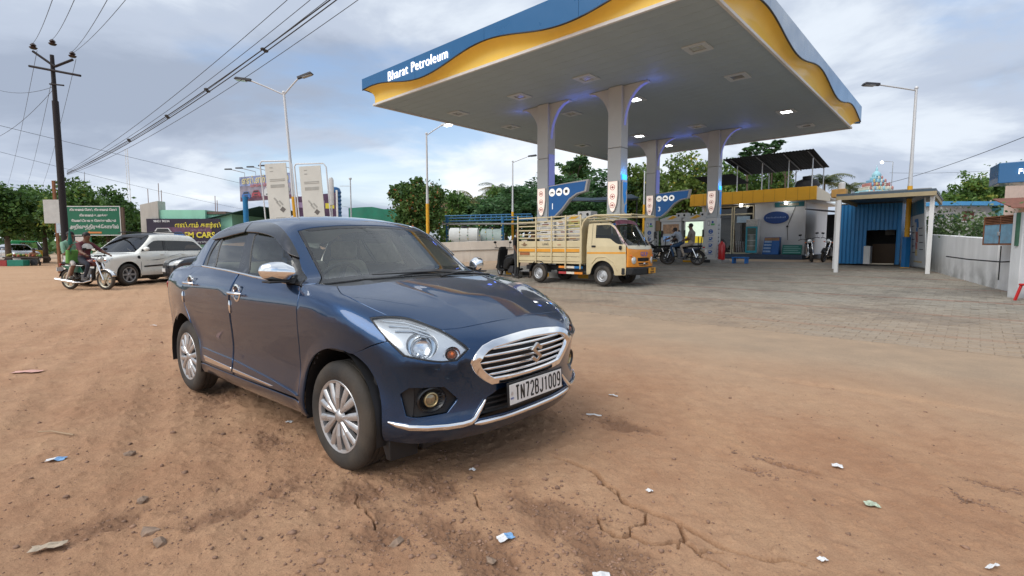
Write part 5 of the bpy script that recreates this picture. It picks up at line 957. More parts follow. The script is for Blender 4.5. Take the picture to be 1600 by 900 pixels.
# ---- blue sheet-metal booth with its open white-posted porch
def booth():
    r = thingst('blue_booth','bright blue ribbed metal booth with dark doorway under a flat porch roof','booth',-2.9,22.5); z0 = st(-2.9,22.5).z; X = lambda s_: s_ + 2.9; B_ = mat('sheet_blue',(.006,.19,.46),.38,.1,var=.10,vs=2,streak=1); n = 0
    for k in range(16):    # ribbed sheets, broken by the doorway
        a = X(-3.95) + k*.125; b = a + .118
        if -.08 < (a + b)/2 and (a + b)/2 < .82: z_lo = 1.30
        else: z_lo = .06
        m_ = MB(); m_.box((a,0,z_lo),(b,.03,2.25)); m_.prism([(a,0),(a + .028,0),(a + .02,-.028),(a + .008,-.028)],z_lo,2.25,'z'); m_.build('wall_sheet',B_,r)
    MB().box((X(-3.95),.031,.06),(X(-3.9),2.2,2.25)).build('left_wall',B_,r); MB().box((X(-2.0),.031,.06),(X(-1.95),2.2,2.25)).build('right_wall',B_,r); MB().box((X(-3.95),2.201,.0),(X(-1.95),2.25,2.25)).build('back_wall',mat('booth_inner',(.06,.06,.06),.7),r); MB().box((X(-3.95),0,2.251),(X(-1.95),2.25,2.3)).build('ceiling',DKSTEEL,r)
    MB().box((X(-2.98),-.25,.06),(X(-2.78),.25,.72)).build('white_cabinet',WHITE,r,bevel=.01); MB().box((X(-2.9),1.2,.06),(X(-2.1),1.7,.8)).build('inner_counter',mat('counter_wood',(.15,.09,.05),.6),r); MB().box((X(-2.78),-.02,.05),(X(-2.1),.0,.09)).build('threshold',mat('cream_paint',(0,0,0)),r); MB().box((X(-2.6),1.9,1.15),(X(-2.3),1.95,1.45)).build('inner_poster',mat('poster_grey',(.3,.3,.28),.5,var=.3),r)
    # porch roof and posts
    p = thingst('porch_roof','flat porch roof on slim white posts in front of the blue booth','porch',-2.1,19.0,G(*st(-2.1,19.0)[:2])); zz = st(-2.1,19.0).z; CR = mat('beam_cream',(.36,.29,.17),.5,var=.1)
    MB().box((-1.25,0,2.42),(1.2,4.5,2.50)).build('roof_sheet',mat('porch_sheet',(.06,.09,.12),.5,.2,var=.2),p); MB().box((-1.25,-.05,2.30),(1.22,-.001,2.42)).build('front_beam',CR,p,bevel=.005); MB().box((-1.25,0.001,2.30),(-1.18,4.5,2.415)).build('side_beam',CR,p); MB().box((1.1,0.001,2.30),(1.18,4.5,2.415)).build('side_beam',CR,p)
    MB().box((-1.05,2.8,2.51),(.95,2.95,2.78)).build('parapet',mat('parapet_grey',(.28,.29,.30),.7,var=.2,vs=3,streak=1),p,bevel=.01)
    for x,y in ((-1.15,-.03),(1.12,.25),(-1.45,1.4)):
        q = st(-2.1 + x,19.0 + y); MB().box((x - .055,y - .055,q.z - zz - .02),(x + .055,y + .055,2.30 if y < 1 else 2.5)).build('post',mat('post_white',(.70,.70,.69),.45,var=.08,vs=6,streak=1),p,bevel=.006)
    MB().box((-1.62,1.2,2.50),(-1.20,1.6,2.78)).build('orange_box',mat('box_orange',(.55,.30,.08),.6,var=.2),p,bevel=.02); MB().lathe([(.001,2.79),(.10,2.79),(.11,2.98),(.06,3.02),(.001,3.02)],14,'z',(-1.35,1.4,0)).build('white_jar',WHITE,p,smooth=40)
    # leaning information board
    a,b = st(-1.56,22.0),st(-1.02,19.45); d = (b - a); L = d.length; q = thing('info_board','tall white information board with a blue and red graphic leaning in the porch','board',(a.x,a.y,a.z),math.atan2(d.y,d.x))
    m_ = MB(); m_.m = Matrix.Rotation(R(4),4,'X'); m_.box((.0,0,.06),(L - .1,.04,2.2)); m_.build('panel',mat('board_white',(.50,.52,.52),.4,var=.06),q,bevel=.008)
    g = lambda nm,mt,*bx: (lambda w: (setattr(w,'m',Matrix.Rotation(R(4),4,'X')),[w.box((x0,-.008,z0_),(x1,-.002,z1)) for x0,z0_,x1,z1 in bx],w.build(nm,mt,q)))(MB())
    g('header',mat('board_teal',(.02,.13,.22),.4,var=.15),(.25,1.72,L - .12,2.15)); g('graphic_blue',BLUEP,(.9,1.5,1.5,1.6),(1.2,1.32,1.55,1.5),(1.1,1.2,1.35,1.31)); g('graphic_red',mat('graphic_red',(.40,.13,.10),.5,var=.4,vs=9),(1.0,.85,1.35,1.19),(.9,.62,1.2,.84)); g('graphic_yellow',mat('graphic_tan',(.50,.38,.16),.5,var=.2),(.8,.42,1.15,.61),(.5,.2,1.9,.25))
    tl = g('text_lines',mat('ink_dark',(0,0,0)),*[(.3 + (k % 2)*1.3,.5 + .11*k,.75 + (k % 2)*1.4,.525 + .11*k) for k in range(9)])
    tl[2]['kind'] = 'stuff'
booth()
def lamp_post(px,Y,ztop,arm,label,lit=False,double=False,lean=0.,base=None,tilt=0,ybase=None):
    g0 = at(px,400,Y); x = g0.x; z0 = G(x,Y) if base is None else base; r = thing('street_lamp',label,'street lamp',(x,Y,z0),0,'street lamps round the forecourt'); h = ztop - z0; r.rotation_euler = (0,lean,0)
    PW = mat('pole_white',(.62,.63,.64),.4,.2,var=.08,vs=5,streak=1); yb = (ybase or 3.0)
    MB().lathe([(.14,0),(.14,.02),(.075,.03),(.075,yb)],12).build('yellow_base',YELLOW,r,smooth=40); MB().lathe([(.066,yb),(.05,h*.62),(.038,h)],12).build('pole',PW,r,smooth=40)
    for k,(dx,dz) in enumerate(arm):
        e = Vector((dx,-.15,dz)); MB().tube([(0,0,h - .08),(e.x*.5,e.y*.5,h - .08 + e.z*.52),(e.x,e.y,h - .08 + e.z)],.025,8).build('arm',PW,r,smooth=60)
        u = Vector((dx,0,dz*.35)).normalized(); c = Vector((e.x,e.y,h - .08 + e.z)); hd = MB(); hd.m = Matrix.Translation(c) @ u.to_track_quat('X','Z').to_matrix().to_4x4(); hd.hexa([(-.05,-.05,-.04),(.5,-.11,-.03),(.5,.11,-.03),(-.05,.05,-.04)],[(-.05,-.05,.05),(.45,-.09,.05),(.45,.09,.05),(-.05,.05,.05)]); ho = hd.build('lamp_head',DKSTEEL if not lit else PW,r,bevel=.015)
        l_ = MB(); l_.m = hd.m; l_.box((.12,-.08,-.052),(.46,.08,-.036)); l_.build('lamp_panel',LED if lit else mat('lamp_off',(0,0,0)),ho)
        if lit: b_ = MB(); b_.m = hd.m; b_.ball((.3,0,-.06),(.2,.10,.06),12,8); b_.build('lamp_glow',LED,ho,smooth=60)
    MB().ball((0,0,h),.06,8,6).build('cap',PW,r,smooth=60); return r
lamp_post(470,17.6,6.55,((-1.05,.50),(.62,.48)),'double-armed lamp post rising above the roof of the blue sedan',lean=R(-3.4)); lamp_post(669,23.,6.35,((.72,.42),),'lamp post with its lamp lit left of the canopy edge',lit=True); lamp_post(801,31.5,6.55,((1.0,.36),),'lamp post beside the canopy behind the man and scooter',base=.45); lamp_post(1004.5,33.,6.1,(),'short bare lamp post between the far canopy columns',base=.62,ybase=3.4)
lamp_post(1415,17.0,6.5,((-1.38,.14),),'tall grey lamp post passing through the porch roof at right',ybase=2.75)
p_ = at(1414.5,400,17.9); o_ = MB().box((-.085,-.085,0),(.085,.085,1.05)).build('blue_sleeve',BLUEP,bpy.data.objects['street_lamp.004'],bevel=.006)
# ---- boundary walls
def wall(name,label,pts,h,th,m,cat='wall',cap=None):
    r = thing(name,label,cat,pts[0] if len(pts[0]) == 3 else (*pts[0],G(*pts[0]))); o = Vector(r.location)
    for a,b in zip(pts[:-1],pts[1:]):
        a = Vector((*a[:2],G(*a[:2]))); b = Vector((*b[:2],G(*b[:2]))); d = (b - a); d.z = 0; n = Vector((-d.y,d.x,0)).normalized()*th/2; lo = Vector((0,0,-.2)); e = d.normalized()*(th*.45)
        H0 = Vector((0,0,h if isinstance(h,(int,float)) else h[0])); w_ = MB(); w_.hexa([a - n + lo - o - e,b - n + lo - o + e,b + n + lo - o + e,a + n + lo - o - e],[a - n + H0 - o - e,b - n + H0 - o + e,b + n + H0 - o + e,a + n + H0 - o - e]); w_.build('wall_segment',m,r,bevel=.015)
    return r
def stained(name,col,grime=(.20,.17,.13),lo=.0,hi=.8,amt=.8):
    return mat(name,col,.85,var=.14,vs=2.2,streak=1,bump=.25,bs=25,dust=(grime,lo,hi,amt),dns=2.5)
wall('boundary_wall','stained whitewashed boundary wall running back beside the porch',[(14.6,18.4),(13.5,16.0),(12.45,14.0),(11.68,12.4),(11.25,11.5)],1.13,.2,stained('whitewash',(.74,.75,.75),(.13,.13,.12),-.35,.5,.8))
wall('white_pier_wall','taller pale wall end at the right edge of the frame',[(10.33,10.15),(12.6,9.9)],1.72,.25,stained('whitewash_b',(.62,.64,.65),(.14,.13,.12),-.2,.6,.7))
wall('recess_wall','low stained wall recess below the blue meter box',[(11.25,11.42),(10.75,10.35)],1.05,.2,stained('whitewash',(0,0,0)))
def meter_box():
    a,b = at(1536,383,11.2),at(1590,383,10.15); d = b - a; d.z = 0; L = d.length; r = thing('meter_box','rusty framed blue electric meter box with two doors on the wall','meter box',(a.x,a.y,a.z),math.atan2(d.y,d.x)); RU = mat('rust',(.20,.085,.04),.85,var=.35,vs=12); BD = mat('meter_blue',(.16,.33,.46),.6,var=.25,vs=7,dust=((.22,.10,.05),-.5,.6,.5))
    f = MB(); H = .62; w_ = .03
    for lo,hi in (((0,0),(w_,H)),((L - w_,0),(L,H)),((w_,0),(L - w_,w_)),((w_,H - w_),(L - w_,H)),((L/2 - .012,w_),(L/2 + .012,H - w_)),((w_,.44),(L - w_,.465))): f.box((lo[0],-.02,lo[1]),(hi[0],.2,hi[1]))
    f.build('frame',RU,r,bevel=.004); MB().box((.0,.2,0),(L,.24,H)).build('back',RU,r)
    for k in range(2): MB().box((w_ + .005 + k*(L/2 - .015),-.012,w_ + .004),(L/2 - .018 + k*(L/2 - .015),.004,.436)).build('door',BD,r,bevel=.004)
    for k in range(3): MB().box((w_,-.005,.485 + .035*k),(L - w_,.0,.503 + .035*k)).build('slat',RU,r)
    MB().box((L/2 - .03,-.045,.2),(L/2 + .03,-.021,.28)).build('padlock',STEEL,r,bevel=.006); MB().box((L + .002,-.06,-.02),(L + .05,.25,H + .03)).build('green_edge',mat('weathered_green',(.05,.14,.09),.8,var=.3),r)
    MB().tube([(-1.6,.1,-.28),(-.5,.0,-.33),(L*.5,.06,-.36),(L,.06,-.33)],.016,6).build('conduit',BLACK,r,smooth=60); MB().tube([(L*.45,.06,-.02),(L*.45,.06,-.75)],.012,6).build('conduit',BLACK,r)
meter_box()
def blue_sign():
    a = at(1559,285,9.6); r = thing('service_sign','blue sign board with white capitals cut by the right edge','sign',(a.x,a.y,a.z)); m_ = MB(); H = .36
    m_.hexa([(0,0,-.02),(2.2,-2.0,-.02),(2.6,-.7,-.02),(.35,.55,-.02)],[(0,0,H),(2.2,-2.0,H),(2.6,-.7,H),(.35,.55,H)]); m_.build('box',FBLUE,r,bevel=.01); dv = Vector((2.2,-2.0,0)).normalized(); text('lettering','FREE',.14,LIT,r,frame(Vector((0,0,.17)) + dv*.26 + Vector((-.02,-.02,0)),dv,(0,0,1)),.01,'LEFT')
    MB().cyl((1.7,-.6,-a.z + .2),(1.7,-.6,-.02),.06,n=10).build('post',WHITE,r)
    b = thing('red_stool','red plastic stool at the right edge near the pier wall','stool',gr(1613,471)); RD = mat('red_plastic',(.55,.02,.02),.4,var=.05)
    MB().box((-.15,-.15,.30),(.15,.15,.34)).build('seat',RD,b,bevel=.015)
    for x in (-1,1):
        for y in (-1,1): MB().hexa([(x*.17 - .02,y*.17 - .02,0),(x*.17 + .02,y*.17 - .02,0),(x*.17 + .02,y*.17 + .02,0),(x*.17 - .02,y*.17 + .02,0)],[(x*.12 - .02,y*.12 - .02,.3),(x*.12 + .02,y*.12 - .02,.3),(x*.12 + .02,y*.12 + .02,.3),(x*.12 - .02,y*.12 + .02,.3)]).build('leg',RD,b,bevel=.006)
blue_sign()
# ------------------------------------------------------------------ small cream goods truck with a slatted cargo cage
def truck():
    base = st(-8.9,12.85); root = thing('goods_truck','small cream goods truck with orange nose and slatted cargo cage under the canopy','truck',(base.x,base.y,base.z),RZ)
    CR = mat('truck_cream',(.62,.525,.32),.4,var=.08,vs=3,coat=.35,dust=(DUST,.3,.9,.3)); OR = ORANGE; SGL = glass('truck_glass',(.30,.34,.33),1.)
    def F(x,y,z):
        ay = np.abs(y); side = ay - .735 + .13*np.clip(z - 1.12,0,2) + .02*np.clip(.6 - z,0,1); top = z - 1.905 + .03*(ay/.6)**2 + .08*np.clip(x - 1.2,0,3)**1.5
        ws = (x - 2.03)*.82 + (z - 1.15)*.57 + .09*(ay/.7)**2.2; ns = x - 2.10 + .10*(ay/.7)**2.4 + .05*np.clip(z - .75,0,1)*1.2 + .05*np.clip(.55 - z,0,1)
        f = smax(side,top,.09); f = smax(f,ws,.05); f = smax(f,ns,.07); f = smax(f,.64 - x,.04); return smax(f,.29 - z,.03)
    s = Shape(F,1.0,1.25,.9,1.0); y = -.73
    for L in (lambda q: q,mir):
        win = [(.94,y,1.37,1),(.93,y,1.80,1),(1.35,y,1.80),(1.47,y,1.73),(1.66,y,1.52),(1.84,y,1.24),(1.86,y,1.17,1),(1.66,y,1.19),(1.52,y,1.27),(1.40,y,1.345)]
        arch = [(1.19 + .40*math.cos(a),y,.30 + .42*math.sin(a)) for a in np.linspace(PI - .12,.05,12)]
        body = [(.66,y,.30,1),(.66,y,1.80),(.75,y,1.87),(1.3,y,1.86),(1.47,y,1.80),(1.62,y,1.66),(1.80,y,1.38),(1.93,y,1.14,1),(1.95,y,.6),(1.93,y,.33,1),(1.62,y,.31,1)] + list(reversed(arch)) + [(.76,y,.31,1)]
        d = s.panel('cab_side',L(body),CR,root,res=.05,holes=[L(win)],rim=.02); s.panel('door_glass',L(win),SGL,root,res=.08,off=-.012,rim=0,gap=-.006)
        s.panel('orange_stripe',L([(.67,y,.955,1),(.67,y,.905,1),(1.93,y,.915,1),(1.93,y,.965,1)]),mat('stripe_orange',(.75,.33,.03),.45),root,res=.08,off=.003,rim=.002,curve=False)
        sg = -1 if L(win) is win else 1
        dl = s.on([(p[0],sg*.74,p[2]) for p in ((.84,0,.34),(.83,0,1.2),(.82,0,1.86))],off=.001); MB().tube([tuple(p) for p in dl],.005,4).build('door_gap',BLACK,root)
        dl = s.on([(p[0],sg*.74,p[2]) for p in ((.84,0,.62),(1.0,0,.80),(1.3,0,.82),(1.55,0,.68),(1.68,0,.45))],off=.004); MB().tube([tuple(p) for p in dl],.012,6).build('arch_lip',CR,root,smooth=60)
        q = s.on([(.90,sg*.74,1.12)],off=.012)[0]; MB().cbox(q,(.13,.03,.05)).build('door_handle',BLACK,root,bevel=.01); q = s.on([(1.78,sg*.74,1.08)],off=.03)[0]; MB().cbox(q,(.07,.06,.11)).build('side_lamp',BLACK,root,bevel=.02)
        MB().tube([(1.85,sg*.70,1.2),(1.98,sg*.80,1.30),(1.98,sg*.82,1.42)],.012,6).build('mirror_stalk',BLACK,root); MB().cbox((1.98,sg*.86,1.45),(.03,.13,.20)).build('mirror',BLACK,root,bevel=.012)
        pl_ = [(1.50,y,1.79,1),(1.56,y,1.76,1),(1.97,y,1.15,1),(1.90,y,1.16,1)]; s.panel('striped_pillar',L(pl_),mat('pillar_tape',(.50,.36,.38),.5,var=.5,vs=14,det=0),root,res=.05,off=.004,rim=.003,curve=False)
        for wx in (1.19,-1.15): wheel('wheel',root,(wx,sg*.655,.288),sg,r=.288,wd=.155,rimr=.165,rimm=STEEL,style='steel')
        lm = MB(); n = 12; V = [(1.19 + .41*math.cos(a),sg*yy,.30 + .43*math.sin(a)) for yy in (.72,.4) for a in np.linspace(0,PI,n)]; lm.add(V,[(i,i+1,n+i+1,n+i) for i in range(n-1)]); lm.build('arch_liner',BLACK,root)
        mg = MB(); V = [(-1.15 + (.36 + k*.02)*math.cos(a),sg*yy,.29 + (.37 + k*.02)*math.sin(a)) for k in (0,1) for yy in (.75,.55) for a in np.linspace(.1,PI - .1,n)]; mg.add(V,[(i + o,i+1 + o,n+i+1 + o,n+i + o) for o in (0,2*n) for i in range(n-1)] + [(i,i+1,2*n+i+1,2*n+i) for i in range(n-1)]); mg.build('mudguard',BLACK,root)
    s.panel('cab_roof',sym([(.66,0,1.9),(.66,-.5,1.89),(.66,-.63,1.83,1),(1.3,-.62,1.85),(1.46,-.60,1.80,1),(1.50,-.3,1.84),(1.51,0,1.85)]),CR,root,res=.07); s.panel('rear_cab_wall',sym([(.64,0,1.86),(.64,-.6,1.8,1),(.64,-.72,.9),(.64,-.72,.32,1),(.64,0,.32)]),CR,root,mode='rear',res=.12)
    WSo = [(1.52,0,1.835),(1.50,-.35,1.81),(1.50,-.58,1.77,1),(1.72,-.63,1.5),(1.95,-.68,1.16,1),(2.02,-.4,1.165),(2.03,0,1.165)]; s.panel('windscreen',sym(WSo),glass('truck_screen',(.45,.52,.50),1.,ior=1.6),root,mode='side',res=.08,off=-.004,rim=.01); s.panel('visor_band',sym([(1.52,0,1.835),(1.50,-.35,1.81),(1.50,-.58,1.77,1),(1.57,-.60,1.69,1),(1.60,-.3,1.73),(1.61,0,1.735)]),mat('visor_print',(.20,.07,.10),.5,var=.5,vs=10),root,res=.06,off=.004,rim=.003)
    s.panel('cream_brow',sym([(2.04,0,1.15),(2.02,-.4,1.15),(1.95,-.69,1.145,1),(1.98,-.68,1.06,1),(2.06,-.4,1.04),(2.08,0,1.035)]),mat('brow_cream',(.70,.64,.48),.4,coat=.3),root,mode='front',res=.05,off=.004)
    GR = [(2.08,-.33,.80,1),(2.09,0,.805),(2.08,.33,.80,1),(2.08,.33,.71,1),(2.09,0,.70),(2.08,-.33,.71,1)]; G2 = [(2.08,-.30,.665,1),(2.09,0,.66),(2.08,.30,.665,1),(2.08,.25,.59,1),(2.09,0,.585),(2.08,-.25,.59,1)]
    s.panel('orange_front',sym([(2.08,0,1.03),(2.06,-.4,1.035),(1.98,-.68,1.055,1),(1.95,-.71,1.10,1),(1.95,-.72,.56,1),(2.0,-.66,.555),(2.08,-.3,.55),(2.09,0,.55)]),OR,root,mode='front',res=.045,holes=[GR,G2])
    for g in (GR,G2): s.panel('grille',g,BLACK,root,mode='front',res=.1,off=-.03,rim=0,gap=-.005)
    for z in (.735,.765): pts = s.on([(2.08,yy,z) for yy in np.linspace(-.31,.31,9)],'front',-.008); MB().tube([tuple(p) for p in pts],.007,5).build('grille_bar',BLACK,root)
    pts = s.on([(2.08,yy,.625) for yy in np.linspace(-.28,.28,9)],'front',.003); MB().tube([tuple(p) for p in pts],.012,6).build('grille_bar',mat('bar_orange',(.5,.22,.06),.4),root); MB().ball(s.on([(2.1,0,.64)],'front',.01)[0],(.02,.06,.035),10,6).build('badge',CHROME,root,smooth=60)
    for k in (-1,1):
        c = Vector(s.on([(2.05,k*.50,.73)],'front',.0)[0]); dr = Vector((.95,k*.28,0)).normalized(); b = MB(); b.m = Matrix.Translation(c) @ dr.to_track_quat('Z','Y').to_matrix().to_4x4() @ Matrix.Diagonal((1,1.2,1,1)); b.lathe([(.085,-.02),(.085,.01),(.07,.022),(.001,.03)],18,'z'); b.build('headlight',mat('lamp_clear',(.62,.64,.62),.1,.3,var=.2,vs=30,coat=.8),root,smooth=60)
        c2 = Vector(s.on([(2.03,k*.60,.86)],'front',.0)[0]); MB().ball(c2,.03,8,6).build('indicator',mat('amber_lens',(0,0,0)),root,smooth=60)
    lp = s.on([(2.08,y_,.90) for y_ in (-.16,0,.16)],'front',.004)
    text('front_lettering','G.K.P',.17,mat('lettering_violet',(.30,.16,.36),.5,var=0),root,frame(lp[1],(0,1,0),(-.05,0,1)),.005,bold=.006)
    MB().prism([(1.90,-.74),(2.10,-.62),(2.16,-.3),(2.17,0),(2.16,.3),(2.10,.62),(1.90,.74),(1.80,.74),(1.80,-.74)],.33,.54,'z').build('front_bumper',BLACK,root,bevel=.03)
    pm = frame((2.19,.30,.44),(0,1,0),(0,0,1)); q = MB(); q.m = pm; q.box((-.20,-.08,0),(.20,.08,.012)); q.build('number_plate',mat('plate_yellow',(.70,.33,.03),.5,var=.15,vs=20),root); [text('plate_text',tx,.075,mat('ink_dark',(0,0,0)),root,pm @ Matrix.Translation((0,dz,.014)),.002,bold=.002) for tx,dz in (('TN72',.035),('BJ1046',-.04))]
    for k in (0,1): MB().tube([(2.07,-.25 + .38*k,1.13),(1.98,-.1 + .38*k,1.22),(1.93,.0 + .38*k,1.30)],.012,5).build('wiper',BLACK,root)
    MB().box((.72,-.6,.4),(1.5,.6,.75)).build('cab_floor',BLACK,root); MB().box((.75,-.6,.75),(.95,.6,1.45)).build('seat',BLACK,root,bevel=.03); MB().box((1.75,-.62,.9),(1.92,.62,1.12)).build('dashboard',BLACK,root,bevel=.02)
    sw = MB(); sw.m = Matrix.Translation((1.62,.3,1.2)) @ Matrix.Rotation(R(-50),4,'Y'); sw.tube([(.18*math.cos(a),.18*math.sin(a),0) for a in np.linspace(0,2*PI,19)[:-1]],.015,6,closed=True); sw.build('steering_wheel',BLACK,root)
    # chassis and cargo body
    MB().box((-1.95,-.38,.38),(1.2,.38,.52)).build('chassis',DKSTEEL,root); MB().box((-2.0,-.73,.60),(.47,.73,.66)).build('deck',CR,root,bevel=.006)
    for z0,z1 in ((.665,.80),(.81,.93),(.94,1.08),(1.09,1.285)):
        for k in (-1,1): MB().box((-1.98,k*.73 - .012,z0),(.45,k*.73 + .012,z1)).build('side_board',CR,root,bevel=.012)
    MB().box((-1.99,-.715,.665),(-1.965,.715,1.285)).build('tailboard',CR,root,bevel=.01); MB().box((.44,-.715,.665),(.465,.715,1.9)).build('headboard',CR,root,bevel=.01)
    for k in (-1,1):
        MB().box((-1.96,k*.745 - .003,.955),(.44,k*.745 + .003,1.045)).build('side_stripe',mat('stripe_orange',(0,0,0)),root); MB().box((-1.92,k*.749 - .003,.845),(-1.50,k*.749 + .003,.93)).build('side_label',mat('label_rust',(.34,.12,.04),.5,var=.3,vs=30),root)
        for x in (-1.99,-1.23,-.61,-.08,.46): MB().box((x - .022,k*.762 - .015,.45 if x in (-1.99,-.08,.46) else .62),(x + .022,k*.762 + .015,2.08 if x == -1.99 else 2.04)).build('post',CR,root,bevel=.006)
        for z in (1.36,1.47,1.60,1.73,1.86,1.99): MB().box((-1.98,k*.74 - .01,z),(.46,k*.74 + .01,z + .036)).build('slat',CR,root,bevel=.006)
        MB().tube([(.48,k*.745,.62),(.48,k*.745,1.62),(.54,k*.74,1.82),(.68,k*.73,1.95),(.90,k*.70,2.0),(2.05,k*.68,1.97)],.028,8).build('hoop',CR,root,smooth=60)
        for z,cs in ((.47,('rail_orange','rail_white','rail_blue')),(.30,('rail_red','rail_white','rail_orange'))):
            for i,c in enumerate(cs): cl = {'rail_orange': (.75,.25,.03),'rail_white': (.68,.62,.52),'rail_blue': (.02,.16,.40),'rail_red': (.45,.05,.05)}[c]; MB().box((-.35 + i*.29,k*.72 - .012,z),(-.35 + (i + 1)*.29 - .004,k*.72 + .012,z + .065)).build('guard_rail',mat(c,cl,.5,var=.1),root)
    for x in (.9,1.5,2.05): MB().tube([(x,-.68,1.985),(x,.68,1.985)],.022,6).build('roof_bar',CR,root)
    for z in (1.36,1.6,1.86): MB().box((-1.995,-.72,z),(-1.975,.72,z + .055)).build('rear_slat',CR,root)
    text('side_lettering','\u0baa\u0bbe\u0bb2\u0bcd',.10,mat('ink_dark',(0,0,0)),root,frame((-.85,-.76,1.19),(1,0,0),(0,0,1)),.003); text('side_lettering','LOAD',.05,mat('lettering_red',(.45,.10,.06),.5),root,frame((-.32,-.76,1.17),(1,0,0),(0,0,1)),.003)
    em = MB(); em.m = frame((-1.72,-.757,1.19),(1,0,0),(0,0,1)); em.prism([(-.14,0),(0,-.06),(.14,0),(.05,.0),(0,.07),(-.05,.0)],0,.004,'z'); em.build('side_emblem',mat('emblem_brown',(.22,.13,.07),.6),root)
    r = random.Random(6); cols = [(.82,.82,.80),(.72,.73,.72),(.56,.50,.42),(.25,.33,.45),(.50,.35,.20),(.05,.05,.06),(.55,.52,.20)]; kinds = ['white','pale grey','cream','blue-grey','tan','black','yellow']
    i = 0
    for x0,w_,cc in ((-1.20,.60,(0,0,0,0,1)),(-.55,.42,(2,1,2,1,0)),(-.10,.48,(0,4,2,1,6))):
        z = .68; lv = 0
        for h,ci in zip((.26,.24,.26,.24,.24),cc):
            m_ = MB(); m_.m = Matrix.Translation((x0 + w_/2,-.2,z)) @ Matrix.Rotation(r.uniform(-.04,.04),4,'Z'); m_.box((-w_/2 + .02,-.42,0),(w_/2 - .02,.45,h - .006)); o = m_.build('carton',mat('carton_%d' % ci,cols[ci],.8,var=.15,vs=6),None,bevel=.008); o.matrix_world = Matrix.Translation(root.location) @ Matrix.Rotation(RZ,4,'Z')
            pos = ('rear','middle','front')[(-1.20,-.55,-.10).index(x0)]; lvn = ('bottom','second','third','fourth','top')[lv]; tag(o,f'{kinds[ci]} printed carton in the truck cage, {lvn} of the {pos} stack','carton','cartons in the truck cage')
            for k in range(3): q = MB(); q.m = m_.m; a = r.uniform(-w_/2 + .05,0); q.box((a,-.425,.04 + .06*k),(a + r.uniform(.1,.26),-.421,.07 + .06*k)); q.build('carton_print',mat('print_%d' % (k + 3*(ci % 2)),[(.06,.12,.3),(.05,.05,.05),(.45,.2,.08),(.08,.2,.35),(.3,.1,.08),(.1,.1,.1)][k + 3*(ci % 2)],.7),o)
            z += h; lv += 1
truck()
# ------------------------------------------------------------------ other cars, from a plainer parametric shape
def car_sdf(L=4.0,W=1.72,H=1.5,belt=.98,hoodz=1.0,cowl=.85,rooff=.25,roofr=-.9,tail=-1.45,deckz=1.02,clear=.2,nose=.28,boxy=0.):
    h = L/2; w = W/2
    hood = nspline([(cowl - .4,hoodz + .05),(cowl,hoodz),(h - .45,hoodz - .10),(h - .15,hoodz - .2),(h + .1,hoodz - .42)]); sec = nspline([(.1,-.12),(clear,-.05),(clear + .15,0),(.6,0),(belt - .12,-.005),(belt,-.04),(belt + .15,-.12)]); roof = nspline([(tail - .3,H - .16 + boxy*.1),(roofr,H - .03),(-.2,H),(rooff,H - .035),(rooff + .5,H - .15)])
    def F(x,y,z):
        ay = np.abs(y); side = ay - w + .13*np.abs(np.clip(x/h,-1.1,1.1))**4.5 - sec(z); front = x - h + nose*(ay/w)**2.6 + .10*np.clip((z - .62)/.4,0,1.5)**1.6 + .06*np.clip(.45 - z,0,1); rear = -x - h + .16*(ay/w)**2.6 + .06*np.clip((z - .7)/.4,-1,1.2)**2
        top = np.where(x > -.2,z - hood(x) + .05*(ay/w)**2.4,z - deckz + .03*(ay/w)**2); lo = smax(smax(side,front,.1),rear,.09); lo = smax(lo,top,.07); lo = smax(lo,clear - z,.04)
        gs = ay - (w - .05) + np.clip(z - belt,-.1,2)*(.36 - boxy*.14) ; rf = z - roof(x) + .04*(ay/(w - .3))**2; ws_ = (x - cowl - .14 + .2*(ay/w)**2)*(H - hoodz) + (z - hoodz)*(cowl + .14 - rooff); ws_ = ws_/math.hypot(H - hoodz,cowl + .14 - rooff); rg = (tail + .1*(ay/w)**2 - x)*(H - deckz) + (z - deckz)*(roofr - tail)*1.; rg = rg/math.hypot(H - deckz,roofr - tail)
        g = smax(smax(gs,rf,.1),ws_,.05); g = smax(g,rg,.06); g = smax(g,belt - .1 - z,.03); return smin(lo,g,.04)
    return F
